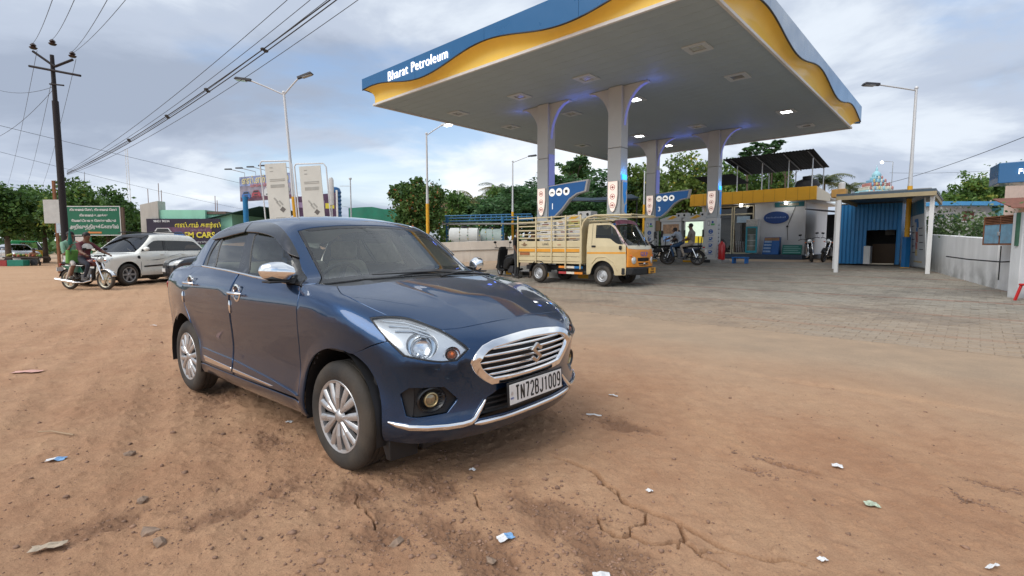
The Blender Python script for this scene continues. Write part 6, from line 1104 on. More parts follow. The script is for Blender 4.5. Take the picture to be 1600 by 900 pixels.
def plain_car(label,loc,rz,col,F,L,W,H,belt,hoodz,cowl,rooff,roofr,tail,deckz,wb,wr,glassm,extra=None,group=None,spoke='spoke',two_tone=False,wmat=SILVER):
    root = thing('parked_car',label,'car',loc,rz,group); P = col; s = Shape(F,.6,L/2 - 1.1,-L/2 + 1.1,.5); h,w = L/2,W/2; BK = mat('car_black_trim',(.012,.012,.013),.35,var=.1)
    fx,rx = wb/2 + .05,-wb/2 + .05; y = -w
    # side glass outline between belt and roof
    zt = H - .10; sg_ = [(cowl - .08,y,belt + .05,1),(rooff + .18,y,H - .20),(rooff - .02,y,zt + .005),(-.2,y,zt + .02),(roofr + .25,y,zt),(roofr - .05,y,H - .17),(tail + .32,y,belt + .12),(tail + .33,y,belt + .06,1)]
    pil = [(-.02,y,belt + .055,1),(-.10,y,zt + .0,1),(-.20,y,zt + .0,1),(-.12,y,belt + .055,1)]
    WSp = [(rooff + .02,0,H - .06),(rooff,-w*.62,H - .09,1),(cowl + .02,-w*.83,hoodz + .02,1),(cowl + .14,-w*.4,hoodz + .02),(cowl + .17,0,hoodz + .02)]
    RGp = [(roofr - .04,0,H - .08),(roofr,-w*.6,H - .11,1),(tail + .06,-w*.74,deckz + .05,1),(tail + .0,0,deckz + .05)]
    def arch(cx,a0,a1): return [(cx + (wr + .07)*math.cos(a),y,wr + (wr + .08)*math.sin(a)) for a in np.linspace(a0,a1,10)]
    body = sym([(-h + .3,0,deckz - .02),(-h + .3,-w*.8,deckz - .06,1),(-h + .25,y,.7),(-h + .3,y,.28,1)] + [(rx - wr - .10,y,.26,1)] + arch(rx,PI + .1,-.1) + [(rx + wr + .10,y,.22,1),(fx - wr - .10,y,.22,1)] + arch(fx,PI + .1,-.1) + [(h - .30,y,.26,1),(h - .28,-w*.95,.6),(h - .30,-w*.85,hoodz - .17,1),(h - .28,-w*.4,hoodz - .13),(h - .28,0,hoodz - .12)])
    s.panel('body_shell',body,P,root,res=.07,holes=[sg_,mir(sg_),sym(WSp),sym(RGp)],rim=.012)
    s.panel('front_end',sym([(h - .26,0,hoodz - .13),(h - .27,-w*.5,hoodz - .15),(h - .30,-w*.87,hoodz - .19,1),(h - .28,-w*.98,.6),(h - .29,-w,.26,1),(h - .1,-w*.6,.24),(h,0,.24)]),P,root,mode='front',res=.06); s.panel('rear_end',sym([(-h + .28,0,deckz - .03),(-h + .28,-w*.82,deckz - .07,1),(-h + .24,-w*.98,.7),(-h + .29,-w,.28,1),(-h,0,.26)]),P,root,mode='rear',res=.09)
    s.panel('windscreen',sym(WSp),glassm[0],root,res=.08,off=-.006,rim=.008); s.panel('rear_window',sym(RGp),glassm[1],root,res=.1,off=-.006,rim=.008)
    for L_ in (lambda q: q,mir):
        k = -1 if L_(sg_) is sg_ else 1
        s.panel('side_glass',L_(sg_),glassm[1],root,res=.08,off=-.008,rim=0,gap=-.004); s.panel('door_pillar',L_(pil),BK,root,res=.06,off=.003,rim=.006,curve=False)
        for xx in (cowl - .02,-.06,roofr - .12): pts = s.on([(xx,k*w,zz) for zz in (.32,.5,.75,belt)],off=.0015); MB().tube([tuple(p) for p in pts],.006,4).build('door_gap',BK,root)
        for xx in (.10,-.82): q = s.on([(xx + .0,k*w,belt - .10)],off=.015)[0]; MB().cbox(q,(.16,.025,.03)).build('door_handle',P,root,bevel=.008)
        mx = MB(); mx.ball((cowl - .16,k*(w + .09),belt + .10),(.07,.11,.075),10,8); mx.build('door_mirror',P,root,smooth=60); MB().cbox((cowl - .15,k*(w - .01),belt + .07),(.06,.10,.04)).build('mirror_arm',BK,root)
        HLp = [(h - .40,-w*.93,hoodz - .16,1),(h - .22,-w*.70,hoodz - .17),(h - .10,-w*.46,hoodz - .25,1),(h - .10,-w*.52,hoodz - .35,1),(h - .24,-w*.86,hoodz - .33,1)]
        s.panel('headlight',L_(HLp),mat('lamp_clear',(.62,.64,.62),.1,.3,var=.2,vs=30,coat=.8),root,mode='front',res=.05,off=.006,rim=.012); TLp = [(-h + .22,-w*.92,deckz - .08,1),(-h + .10,-w*.68,deckz - .08,1),(-h + .08,-w*.70,deckz - .36,1),(-h + .20,-w*.94,deckz - .34,1)]
        s.panel('tail_lamp',L_(TLp),mat('red_lens',(.35,.012,.012),.12,var=.15,coat=.6),root,mode='rear',res=.06,off=.006,rim=.012)
        for cx in (fx,rx):
            wheel('wheel',root,(cx,k*(w - .11),wr),k,r=wr,wd=.2,rimr=wr*.66,style=spoke,spokes=6,rimm=wmat); lm = MB(); n = 12; V = [(cx + (wr + .075)*math.cos(a),k*yy,wr + (wr + .085)*math.sin(a)) for yy in (w - .01,w - .35) for a in np.linspace(-.1,PI + .1,n)]; lm.add(V,[(i,i+1,n+i+1,n+i) for i in range(n-1)]); lm.build('arch_liner',BLACK,root)
        s.panel('sill_cladding',L_([(fx - wr - .12,y,.30,1),(rx + wr + .12,y,.30,1),(rx + wr + .12,y,.225,1),(fx - wr - .12,y,.225,1)]),BK,root,res=.1,off=.004,curve=False)
    gy = hoodz - .30; s.panel('grille',sym([(h,0,gy + .06),(h - .03,-w*.36,gy + .05,1),(h - .03,-w*.32,gy - .08,1),(h,0,gy - .09)]),BK,root,mode='front',res=.06,off=.004,rim=.01); s.panel('lower_grille',sym([(h,0,.42),(h - .05,-w*.55,.42,1),(h - .05,-w*.48,.30,1),(h,0,.29)]),BK,root,mode='front',res=.08,off=.004,rim=.01)
    q = s.on([(h,0,.50)],'front',.012)[0]; MB().cbox(q,(.012,.48,.11)).build('number_plate',mat('plate_white',(0,0,0)),root)
    MB().box((-h + .4,-w + .2,.18),(h - .5,w - .2,.30)).build('floor_pan',BLACK,root); SE = mat('seat_dark',(.05,.048,.045),.8)
    for yy in (-.36,.36): MB().hexa([(-.45,yy - .22,.5),(-.25,yy - .22,.5),(-.25,yy + .22,.5),(-.45,yy + .22,.5)],[(-.62,yy - .2,belt + .22),(-.5,yy - .2,belt + .22),(-.5,yy + .2,belt + .22),(-.62,yy + .2,belt + .22)]).build('seat',SE,root,bevel=.04)
    MB().box((cowl - .45,-w + .15,.5),(cowl - .02,w - .15,belt - .02)).build('dashboard',SE,root,bevel=.03); MB().box((tail + .3,-w + .2,.45),(tail + .5,w - .2,belt + .1)).build('rear_seat',SE,root,bevel=.03)
    if extra: extra(root,s,h,w)
    return root
GW,GD = glass('car_screen',(.32,.38,.38),1.,ior=1.7),glass('car_dark_glass',(.06,.065,.065),1.,ior=1.55)
def suv_extra(root,s,h,w):
    D = mat('decal_grey',(.10,.09,.085),.5); BK = mat('car_black_trim',(0,0,0))
    for k in (-1,1):
        f = (lambda q: q) if k < 0 else mir
        s.panel('side_decal',f([(.75,-w,.80,1),(.2,-w,.82),(-.35,-w,.95),(-.95,-w,1.08,1),(-.5,-w,.98),(.0,-w,.87),(.4,-w,.83)]),D,root,res=.05,off=.003,rim=0); s.panel('door_moulding',f([(.85,-w,.63,1),(-.75,-w,.69,1),(-.75,-w,.63,1),(.85,-w,.58,1)]),BK,root,res=.08,off=.010,rim=.012,curve=False)
        s.panel('fuel_flap',f([(.98,-w,.86,1),(1.08,-w,.88),(1.08,-w,.97),(.98,-w,.96)]),BK,root,res=.05,off=.003,rim=0)
        MB().tube([(.3,k*.58,1.76),(.1,k*.60,1.80),(-1.2,k*.60,1.79),(-1.45,k*.57,1.74)],.02,6).build('roof_rail',BK,root)
    s.panel('black_roof',sym([(.42,0,1.72),(.40,-.55,1.69,1),(-.3,-.58,1.72),(-.9,-.57,1.72,1),(-.9,0,1.76)]),BK,root,res=.1,off=.004,rim=.004)
kw = dict(L=4.58,W=1.89,H=1.75,belt=1.10,hoodz=1.09,cowl=.98,rooff=.22,roofr=-1.5,tail=-2.16,deckz=1.05); F_ = car_sdf(**kw,boxy=.6,clear=.24); WP = mat('suv_white',(.88,.87,.79),.3,var=.05,coat=1.,dust=(DUST,.1,.5,.2))
plain_car('white sport utility vehicle with dark glass and a grey side decal at left',(-13.32,18.0,0),R(-99),WP,F_,4.58,1.89,1.75,1.10,1.09,.98,.22,-1.5,-2.16,1.05,2.70,.355,(GW,GD),suv_extra)
kw2 = dict(L=4.4,W=1.72,H=1.5,belt=.98,hoodz=1.0,cowl=.85,rooff=.25,roofr=-.9,tail=-1.5,deckz=1.04); F2_ = car_sdf(**kw2)
plain_car('dark grey sedan half hidden between the white vehicle and the blue sedan',(-11.45 + 1.5,16.55 + 1.52,0),R(-135),mat('dark_grey_paint',(.02,.024,.032),.3,.3,var=.05,coat=1.,dust=(DUST,.1,.6,.25)),F2_,4.4,1.72,1.5,.98,1.0,.85,.25,-.9,-1.5,1.04,2.55,.31,(GW,GD))
plain_car('silver white sedan cut by the left edge far down the road',(-38.6,39.0,0),R(-28),mat('silver_paint',(.52,.55,.58),.3,.2,var=.05,coat=1.),F2_,4.4,1.72,1.5,.98,1.0,.85,.25,-.9,-1.5,1.04,2.55,.31,(GW,GD))
# ------------------------------------------------------------------ two-wheelers
def bike_wheel(name,root,x,r,wm,spokes=6):
    t = bpy.data.objects.new(name,None); C.objects.link(t); t.parent = root; t.location = (x,0,r); t.empty_display_size = .1; k = .05
    MB().lathe([(r - .075,-.035),(r - .05,-.048),(r - .015,-.04),(r,-.015),(r,.015),(r - .015,.04),(r - .05,.048),(r - .075,.035),(r - .075,-.035)],30,'y').build('tyre',RUBBER,t,smooth=50)
    m_ = MB(); m_.lathe([(r - .10,-.022),(r - .075,-.032),(r - .07,.032),(r - .10,.022),(r - .10,-.022)],30,'y'); m_.lathe([(.001,-.06),(.05,-.055),(.055,0),(.05,.055),(.001,.06)],14,'y')
    for i in range(spokes): a = 2*PI*i/spokes; c,s_ = math.cos(a),math.sin(a); m_.hexa([(.03*c+.022*s_,-.02,.03*s_-.022*c),(.03*c-.022*s_,-.02,.03*s_+.022*c),(.03*c-.022*s_,.02,.03*s_+.022*c),(.03*c+.022*s_,.02,.03*s_-.022*c)],[((r-.09)*c+.014*s_,-.015,(r-.09)*s_-.014*c),((r-.09)*c-.014*s_,-.015,(r-.09)*s_+.014*c),((r-.09)*c-.014*s_,.015,(r-.09)*s_+.014*c),((r-.09)*c+.014*s_,.015,(r-.09)*s_-.014*c)])
    m_.build('rim',wm,t,smooth=40)
def motorbike(label,loc,rz,tank,side,wm,fender=CHROME,lean=0.,group=None,sheet=None):
    r = thing('motorcycle',label,'motorcycle',loc,rz,group); r.rotation_euler = (lean,0,rz); fx,rx,wr = .64,-.63,.30; K = mat('bike_black',(.014,.014,.015),.45,var=.2)
    bike_wheel('front_wheel',r,fx,wr,wm); bike_wheel('rear_wheel',r,rx,wr,wm)
    for k in (-1,1): MB().tube([(fx,k*.075,wr),(.47,k*.075,.72),(.40,k*.075,.90)],[.022,.024,.02],8).build('fork_leg',CHROME,r,smooth=60); MB().tube([(rx,k*.10,wr + .02),(-.45,k*.10,.68)],.03,8).build('shock_absorber',CHROME,r,smooth=60)
    def guard(cx,a0,a1,nm,m): g = MB(); n = 12; V = [(cx + (wr + .035)*math.cos(a),y,wr + (wr + .035)*math.sin(a) - abs(y)*.3) for y in (-.065,0,.065) for a in np.linspace(a0,a1,n)]; g.add(V,[(j*n+i,j*n+i+1,(j+1)*n+i+1,(j+1)*n+i) for j in (0,1) for i in range(n-1)]); o = g.build(nm,m,r,smooth=60); o.modifiers.new('t','SOLIDIFY').thickness = .006
    guard(fx,R(20),R(150),'front_mudguard',fender); guard(rx,R(25),R(165),'rear_mudguard',K)
    MB().tube([(.40,0,.88),(.30,0,.70),(.22,0,.32),(-.15,0,.28),(-.30,0,.50),(-.32,0,.66),(.30,0,.74)],.026,8).build('frame',K,r,smooth=60); MB().tube([(-.20,.06,.34),(rx,.07,wr)],.025,8).build('swingarm',K,r); MB().tube([(-.20,-.06,.34),(rx,-.07,wr)],.025,8).build('swingarm',K,r)
    e = MB(); e.box((-.12,-.11,.26),(.18,.11,.45)); e.hexa([(.02,-.08,.45),(.20,-.08,.43),(.20,.08,.43),(.02,.08,.45)],[(.06,-.08,.64),(.24,-.08,.62),(.24,.08,.62),(.06,.08,.64)]); e.build('engine',mat('engine_grey',(.16,.16,.165),.5,.5,var=.2,vs=20),r,bevel=.02)
    V = []; n = 14
    for x,w_,zb,zt in ((-.10,.03,.72,.78),(-.04,.10,.69,.83),(.08,.135,.68,.91),(.22,.14,.68,.94),(.33,.11,.70,.92),(.38,.04,.74,.86)): V += [(x,w_*math.cos(a),(zb + zt)/2 + (zt - zb)/2*math.sin(a)) for a in np.linspace(0,2*PI,n + 1)[:-1]]
    t = MB(); t.add(V,[(j*n+i,j*n+(i+1)%n,(j+1)*n+(i+1)%n,(j+1)*n+i) for j in range(5) for i in range(n)] + [tuple(range(n)),tuple(range(5*n,6*n))]); t.build('fuel_tank',tank,r,smooth=60)
    MB().hexa([(-.78,-.11,.74),(-.05,-.12,.72),(-.05,.12,.72),(-.78,.11,.74)],[(-.80,-.10,.83),(-.05,-.11,.79),(-.05,.11,.79),(-.80,.10,.83)]).build('seat',K,r,bevel=.03)
    for k in (-1,1):
        MB().prism([(-.80,.72),(-.10,.68),(-.02,.50),(-.35,.52),(-.62,.62)],k*.10 - .012,k*.10 + .012,'y').build('side_panel',side,r,bevel=.008); MB().tube([(.40,k*.06,.98),(.36,k*.24,1.02),(.26,k*.36,1.0)],.014,6).build('handlebar',DKSTEEL,r,smooth=60); MB().tube([(.30,k*.30,1.01),(.33,k*.30,1.17)],.007,5).build('mirror_stalk',DKSTEEL,r); MB().cbox((.33,k*.31,1.20),(.02,.12,.07)).build('mirror',K,r,bevel=.01); MB().tube([(.28,k*.355,1.0),(.18,k*.38,.99)],.019,8).build('grip',K,r); MB().tube([(-.12,k*.12,.27),(-.12,k*.26,.26)],.018,6).build('footrest',K,r)
    MB().tube([(.22,-.08,.45),(.24,-.11,.28),(.0,-.13,.22),(-.3,-.14,.22)],.022,8).build('exhaust_pipe',CHROME,r,smooth=60); MB().tube([(-.3,-.14,.22),(-.36,-.14,.23),(-.95,-.16,.31)],[.03,.042,.045],10).build('silencer',CHROME,r,smooth=60)
    h = MB(); h.m = Matrix.Translation((.50,0,.90)) @ Matrix.Rotation(R(90),4,'Y'); h.lathe([(.001,.06),(.07,.05),(.085,.02),(.08,-.05),(.04,-.1),(.001,-.1)],18); h.build('headlight',mat('lamp_clear',(0,0,0)),r,smooth=50); MB().cbox((.42,0,1.0),(.12,.16,.05)).build('instrument',K,r,bevel=.015); MB().cbox((-.88,0,.74),(.05,.14,.06)).build('tail_lamp',mat('red_lens',(0,0,0)),r,bevel=.01); MB().cbox((-.97,0,.60),(.012,.20,.12)).build('number_plate',mat('plate_white',(0,0,0)),r)
    for k in (-1,1): MB().cbox((.46,k*.15,.86),(.05,.06,.04)).build('indicator',mat('amber_lens',(0,0,0)),r,bevel=.012)
    return r
def scooter(label,loc,rz,col):
    r = thing('scooter',label,'scooter',loc,rz); wr = .22; bike_wheel('front_wheel',r,.62,wr,SILVER,5); bike_wheel('rear_wheel',r,-.60,wr,SILVER,5); K = mat('bike_black',(0,0,0))
    MB().prism([(.62,.30),(.55,.42),(.48,.75),(.40,1.0),(.30,1.02),(.36,.75),(.42,.35),(.38,.22),(.5,.22)],-.19,.19,'y').build('leg_shield',col,r,bevel=.05,seg=3); MB().box((-.05,-.17,.20),(.42,.17,.28)).build('footboard',K,r,bevel=.02)
    MB().prism([(-.02,.28),(-.10,.62),(-.30,.72),(-.85,.78),(-.92,.66),(-.75,.50),(-.55,.46),(-.40,.30)],-.20,.20,'y').build('rear_body',col,r,bevel=.06,seg=3); MB().hexa([(-.80,-.14,.77),(-.08,-.14,.70),(-.08,.14,.70),(-.80,.14,.77)],[(-.82,-.12,.86),(-.10,-.13,.78),(-.10,.13,.78),(-.82,.12,.86)]).build('seat',K,r,bevel=.03)
    MB().prism([(.32,.98),(.52,.95),(.50,1.06),(.34,1.10)],-.12,.12,'y').build('handlebar_cover',col,r,bevel=.03); g = MB(); n = 10; V = [(.62 + .26*math.cos(a),y,.22 + .26*math.sin(a)) for y in (-.08,.08) for a in np.linspace(.2,PI - .3,n)]; g.add(V,[(i,i+1,n+i+1,n+i) for i in range(n-1)]); g.build('front_mudguard',col,r,smooth=60).modifiers.new('t','SOLIDIFY').thickness = .01
    MB().ball((.54,0,.72),(.05,.09,.07),10,8).build('headlight',mat('lamp_clear',(0,0,0)),r,smooth=60)
    for k in (-1,1): MB().tube([(.40,k*.1,1.04),(.34,k*.34,1.05)],.018,6).build('grip',K,r); MB().tube([(.36,k*.26,1.05),(.40,k*.30,1.22)],.007,5).build('mirror_stalk',K,r); MB().ball((.40,k*.31,1.25),(.015,.06,.045),8,6).build('mirror',K,r); MB().tube([(.62,k*.06,.22),(.50,k*.06,.5)],.02,6).build('fork_leg',DKSTEEL,r)
    MB().box((-.7,-.13,.15),(-.3,.13,.42)).build('engine',DKSTEEL,r,bevel=.03); MB().tube([(-.3,-.17,.22),(-.85,-.18,.30)],.045,8).build('silencer',DKSTEEL,r); MB().cbox((-.93,0,.66),(.03,.2,.08)).build('tail_lamp',mat('red_lens',(0,0,0)),r,bevel=.01); MB().tube([(-.85,-.12,.84),(-.98,-.1,.88),(-.98,.1,.88),(-.85,.12,.84)],.012,6).build('grab_rail',CHROME,r)
    return r
GRN = mat('bike_green',(.006,.10,.06),.35,coat=.5); MAR = mat('bike_maroon',(.10,.02,.025),.35,coat=.5); BKB = mat('bike_black',(0,0,0)); ALLOY = mat('alloy_champagne',(.50,.46,.36),.35,.7,var=.1)
A = Vector((-13.22,14.92,0)); B = Vector((-11.98,14.70,0)); ang = math.atan2(B.y - A.y,B.x - A.x); mid = (A + B)/2
bikeL = motorbike('green motorcycle carrying two riders in front of the white vehicle',(mid.x,mid.y,0),ang,MAR,GRN,ALLOY)
p1 = st(-8.98,20.3); bikeP = motorbike('black motorcycle being fuelled with two men at the far pump',(p1.x,p1.y,p1.z),RZ + PI,BKB,mat('bike_navy',(.02,.03,.06),.4),DKSTEEL,BKB,group='motorcycles at the pumps')
p2 = st(-10.55,20.65); motorbike('unattended black motorcycle parked beside the far fuel pump',(p2.x,p2.y,p2.z),RZ + PI + R(8),BKB,BKB,DKSTEEL,BKB,lean=R(7),group='motorcycles at the pumps')
p3 = st(-5.15,24.7); motorbike('dark motorcycle parked in the gap right of the shop',(p3.x,p3.y,p3.z),RZ - PI/2 + R(14),BKB,MAR,DKSTEEL,BKB,lean=R(8),group='motorcycles by the shop'); p4 = st(-4.65,25.3); motorbike('second dark motorcycle behind the porch post by the shop',(p4.x,p4.y,p4.z),RZ - PI/2 - R(6),BKB,BKB,DKSTEEL,BKB,lean=R(-8),group='motorcycles by the shop')
p5 = st(-12.55,13.35); scooter('black scooter standing behind the truck tail',(p5.x,p5.y,p5.z),RZ + PI - R(22),BKB)
def auto():
    c = at(50,400,42.); r = thing('auto_rickshaw','green three wheeled auto rickshaw far down the road at left','auto rickshaw',(c.x,c.y,G(c.x,c.y)),R(40)); Gm = mat('auto_green',(.02,.30,.10),.5,var=.1); Y_ = mat('auto_yellow',(.60,.36,.04),.45)
    MB().prism([(-1.2,.45),(-1.25,1.0),(.2,1.0),(.7,.95),(1.1,.55),(1.1,.35),(-1.1,.35)],-.62,.62,'y').build('body',Y_,r,bevel=.06,seg=3); MB().prism([(-1.25,1.01),(-1.2,1.7),(-1.05,1.78),(.35,1.74),(.45,1.68),(.2,1.60),(-.6,1.60),(-.6,1.01)],-.62,.62,'y').build('hood',Gm,r,bevel=.05,seg=3)
    for k in (-1,1): MB().tube([(.35,k*.58,1.7),(.75,k*.5,.95)],.025,6).build('pillar',BLACK,r); wheel('wheel',r,(-.8,k*.55,.22),k,r=.22,wd=.1,rimr=.12,style='steel',rimm=STEEL)
    wheel('wheel',r,(.95,0,.22),-1,r=.22,wd=.1,rimr=.12,style='steel',rimm=STEEL); MB().box((-.7,-.5,.5),(-.2,.5,.75)).build('seat',BLACK,r,bevel=.04); MB().hexa([(.44,-.54,.98),(.72,-.46,.98),(.72,.46,.98),(.44,.54,.98)],[(.36,-.54,1.66),(.40,-.5,1.66),(.40,.5,1.66),(.36,.54,1.66)]).build('windscreen',mat('auto_glass',(.12,.14,.15),.1,coat=.5),r)
auto()
# ------------------------------------------------------------------ people
def person(label,loc,rz,J,cols,hair=True,hairm=None):
    """J: joints; cols: shirt, trousers, shoes (materials), sleeve: 'short'/'long', legs bare below knee: bool"""
    root = thing('person',label,'person',loc,rz); V = []; E = []; Rr = []; seg = []
    def add(p,r_): V.append(p); Rr.append(r_); return len(V) - 1
    pel = add(J['pelvis'],.135); wa = add(tuple((a + b)/2 for a,b in zip(J['pelvis'],J['chest'])),.125); ch = add(J['chest'],.15); nk = add(J['neck'],.058); hd = add(J['head'],.088); tp = add(tuple(a + b for a,b in zip(J['head'],J.get('up',(0.0,0,.07)))),.078)
    for a,b,k in ((pel,wa,'shirt'),(wa,ch,'shirt'),(ch,nk,'shirt'),(nk,hd,'skin'),(hd,tp,'skin')): E.append((a,b)); seg.append((a,b,k))
    for s_ in 'lr':
        hp = add(J['hip_' + s_],.095); kn = add(J['knee_' + s_],.062); an = add(J['ank_' + s_],.042); to = add(J['toe_' + s_],.036)
        for a,b,k in ((pel,hp,'trouser'),(hp,kn,'trouser'),(kn,an,'skin' if cols.get('bare') else 'trouser'),(an,to,'shoe')): E.append((a,b)); seg.append((a,b,k))
        sh = add(J['sho_' + s_],.068); el = add(J['elb_' + s_],.046); wr = add(J['wri_' + s_],.030); d = Vector(J['wri_' + s_]) - Vector(J['elb_' + s_]); d = d.normalized(); pm = add(tuple(Vector(J['wri_' + s_]) + d*.07),.034)
        for a,b,k in ((ch,sh,'shirt'),(sh,el,'shirt'),(el,wr,'skin' if cols.get('sleeve','short') == 'short' else 'shirt'),(wr,pm,'skin')): E.append((a,b)); seg.append((a,b,k))
    me = bpy.data.meshes.new('body'); me.from_pydata(V,E,[]); o = bpy.data.objects.new('tmp',me); C.objects.link(o); m_ = o.modifiers.new('skin','SKIN'); o.modifiers.new('sub','SUBSURF').levels = 2
    for i,r_ in enumerate(Rr): me.skin_vertices[0].data[i].radius = (r_,r_*(.78 if i in (wa,ch,pel) else 1))
    me.skin_vertices[0].data[pel].use_root = True; bpy.context.view_layer.update(); ev = bpy.data.meshes.new_from_object(o.evaluated_get(bpy.context.evaluated_depsgraph_get())); bpy.data.objects.remove(o)
    # five fingers on each hand, nose and ears, joined to the body mesh
    bm = bmesh.new(); bm.from_mesh(ev); mb = MB()
    for s_ in 'lr':
        w_ = Vector(J['wri_' + s_]); d = (w_ - Vector(J['elb_' + s_])).normalized(); u = d.cross(Vector((0,0,1))); u = u.normalized() if u.length > .1 else Vector((0,1,0)); n_ = u.cross(d); b0 = w_ + d*.085
        for k,(o_,L) in enumerate(((-.026,.060),(-.009,.072),(.009,.068),(.026,.052))): a = b0 + u*o_; mb.tube([a,a + d*L*.55 - n_*.012,a + d*L*.8 - n_*.045],[.0095,.0085,.006],6)
        a = w_ + d*.03 + u*.03; mb.tube([a,a + u*.028 + d*.03,a + u*.026 + d*.06],[.011,.0095,.007],6)
    f = Vector(J.get('face',(1,0,0))).normalized(); hc = Vector(J['head']) + Vector((0,0,.02)); mb.tube([hc + f*.085 + Vector((0,0,.01)),hc + f*.115 + Vector((0,0,-.02))],[.010,.016],6); rt = f.cross(Vector((0,0,1))).normalized()
    for k in (-1,1): mb.ball(hc + rt*k*.088,(.02,.02,.03),6,5)
    i0 = len(bm.faces); vs = [bm.verts.new(v) for v in mb.v]
    for q in mb.f: bm.faces.new([vs[i] for i in q])
    bm.faces.ensure_lookup_table(); order = ['skin','shirt','trouser','shoe']; P0 = np.array([V[a] for a,b,k in seg]); P1 = np.array([V[b] for a,b,k in seg]); RR = np.array([max(Rr[a],Rr[b]) for a,b,k in seg])
    for i,fc in enumerate(bm.faces):
        fc.smooth = True
        if i >= i0: fc.material_index = 0; continue
        c = np.array(fc.calc_center_median()); ab = P1 - P0; t = np.clip(((c - P0)*ab).sum(1)/(ab*ab).sum(1),0,1); dd = np.linalg.norm(c - P0 - ab*t[:,None],axis=1)/RR; j = dd.argmin(); k = seg[j][2]
        if k == 'shirt' and seg[j][1] not in (wa,ch,nk) and cols.get('sleeve','short') == 'short' and t[j] > .85 and seg[j][0] != ch: k = 'skin'
        if seg[j][1] == nk and t[j] > .6: k = 'skin'
        if seg[j][1] == wa and t[j] < .12: k = 'trouser'
        fc.material_index = order.index(k)
    ev.materials.clear()
    for q in (cols.get('skin',SKIN),cols['shirt'],cols['trouser'],cols['shoe']): ev.materials.append(q)
    bm.to_mesh(ev); bm.free(); ev.name = 'body'; link('body',ev,root)
    if hair:
        hm = MB(); c = Vector(J['head']) + Vector(J.get('up',(0,0,.07)))*.75; hm.ball(tuple(c - f*.018 + Vector((0,0,.012))),(.098,.094,.092),14,10); hb = hm.build('hair',HAIR,root,smooth=60)
        for v in hb.data.vertices:
            if (v.co - c).dot(f) > .055: v.co -= f*((v.co - c).dot(f) - .055)
            if v.co.z < c.z - .06: v.co.z = c.z - .06
    for k in (-1,1): MB().ball(hc + f*.083 + rt*k*.034 + Vector((0,0,.022)),.011,6,5).build('eye',mat('face_dark',(.03,.015,.012),.4),root)
    MB().ball(hc + f*.084 + Vector((0,0,-.05)),(.012,.022,.007),6,5).build('mouth',mat('face_dark',(0,0,0)),root)
    return root
def seated(dx=0.,arms='bars',lean=.12,z=.83):
    h = z + .06; J = dict(pelvis=(dx,0,h),chest=(dx + lean,0,h + .42),neck=(dx + lean + .04,0,h + .56),head=(dx + lean + .07,0,h + .66))
    for s_,k in (('l',1),('r',-1)):
        J['hip_' + s_] = (dx + .06,k*.12,h - .04); J['knee_' + s_] = (dx + .42,k*.22,h - .14); J['ank_' + s_] = (dx + .26,k*.22,h - .52); J['toe_' + s_] = (dx + .42,k*.24,h - .56); J['sho_' + s_] = (dx + lean,k*.20,h + .44)
        if arms == 'bars': J['elb_' + s_] = (dx + lean + .22,k*.33,h + .22); J['wri_' + s_] = (dx + lean + .36,k*.34,h + .17)
        else: J['elb_' + s_] = (dx + lean + .05,k*.27,h + .18); J['wri_' + s_] = (dx + lean + .27,k*.16,h + .12)
    return J
cl = lambda n,c,**k: mat('cloth_' + n,c,.85,var=.2,vs=14,**k)
SH = mat('shoe_dark',(.03,.025,.022),.6)
person('motorcycle driver in maroon and white shirt riding past the white vehicle',bikeL.location,ang,seated(-.10,'bars',.10),dict(shirt=cl('maroon',(.10,.022,.03)),trouser=cl('navy',(.025,.028,.04)),shoe=SH))
pb = bpy.data.objects['person']; yk = MB(); yk.add([(-.02 + .13*math.cos(a)*f + .02,.21*math.sin(a)*f,1.40 - .13*(f - .35) ** 2*3) for f in (.3,.6,.9,1.05) for a in np.linspace(0,2*PI,17)[:-1]],[(j*16 + i,j*16 + (i + 1) % 16,(j + 1)*16 + (i + 1) % 16,(j + 1)*16 + i) for j in range(3) for i in range(16)]); yk.build('shirt_yoke',cl('white',(.55,.54,.50)),pb,smooth=60)
J2 = seated(-.60,'x',.03,.86); J2['elb_r'] = (-.45,-.26,1.02); J2['wri_r'] = (-.28,-.22,1.25)
person('pillion passenger in green checked top on the motorcycle at left',bikeL.location,ang,J2,dict(shirt=cl('green_check',(.20,.36,.26)),trouser=cl('pale_skirt',(.52,.48,.44)),shoe=SH,bare=True))
um = thing('folded_umbrella','dark green folded umbrella held upright by the pillion passenger','umbrella',(bikeL.location.x,bikeL.location.y,0),ang); MB().lathe([(.008,1.12),(.012,1.28),(.05,1.34),(.06,1.42),(.03,1.62),(.008,1.80)],10,'z',(-.26,-.22,0)).build('canopy',cl('umbrella_green',(.01,.12,.09)),um,smooth=60); MB().tube([(-.26,-.22,1.05),(-.26,-.22,1.13)],.01,6).build('handle',BLACK,um)
bg = thing('cloth_bag','bright green cloth bag between the two motorcycle riders','bag',(bikeL.location.x,bikeL.location.y,.84),ang); MB().hexa([(-.40,-.30,-.06),(-.28,-.30,-.06),(-.28,.22,-.06),(-.40,.22,-.06)],[(-.39,-.28,.34),(-.30,-.28,.34),(-.30,.2,.34),(-.39,.2,.34)]).build('bag_body',cl('bag_green',(.12,.30,.06)),bg,bevel=.03)
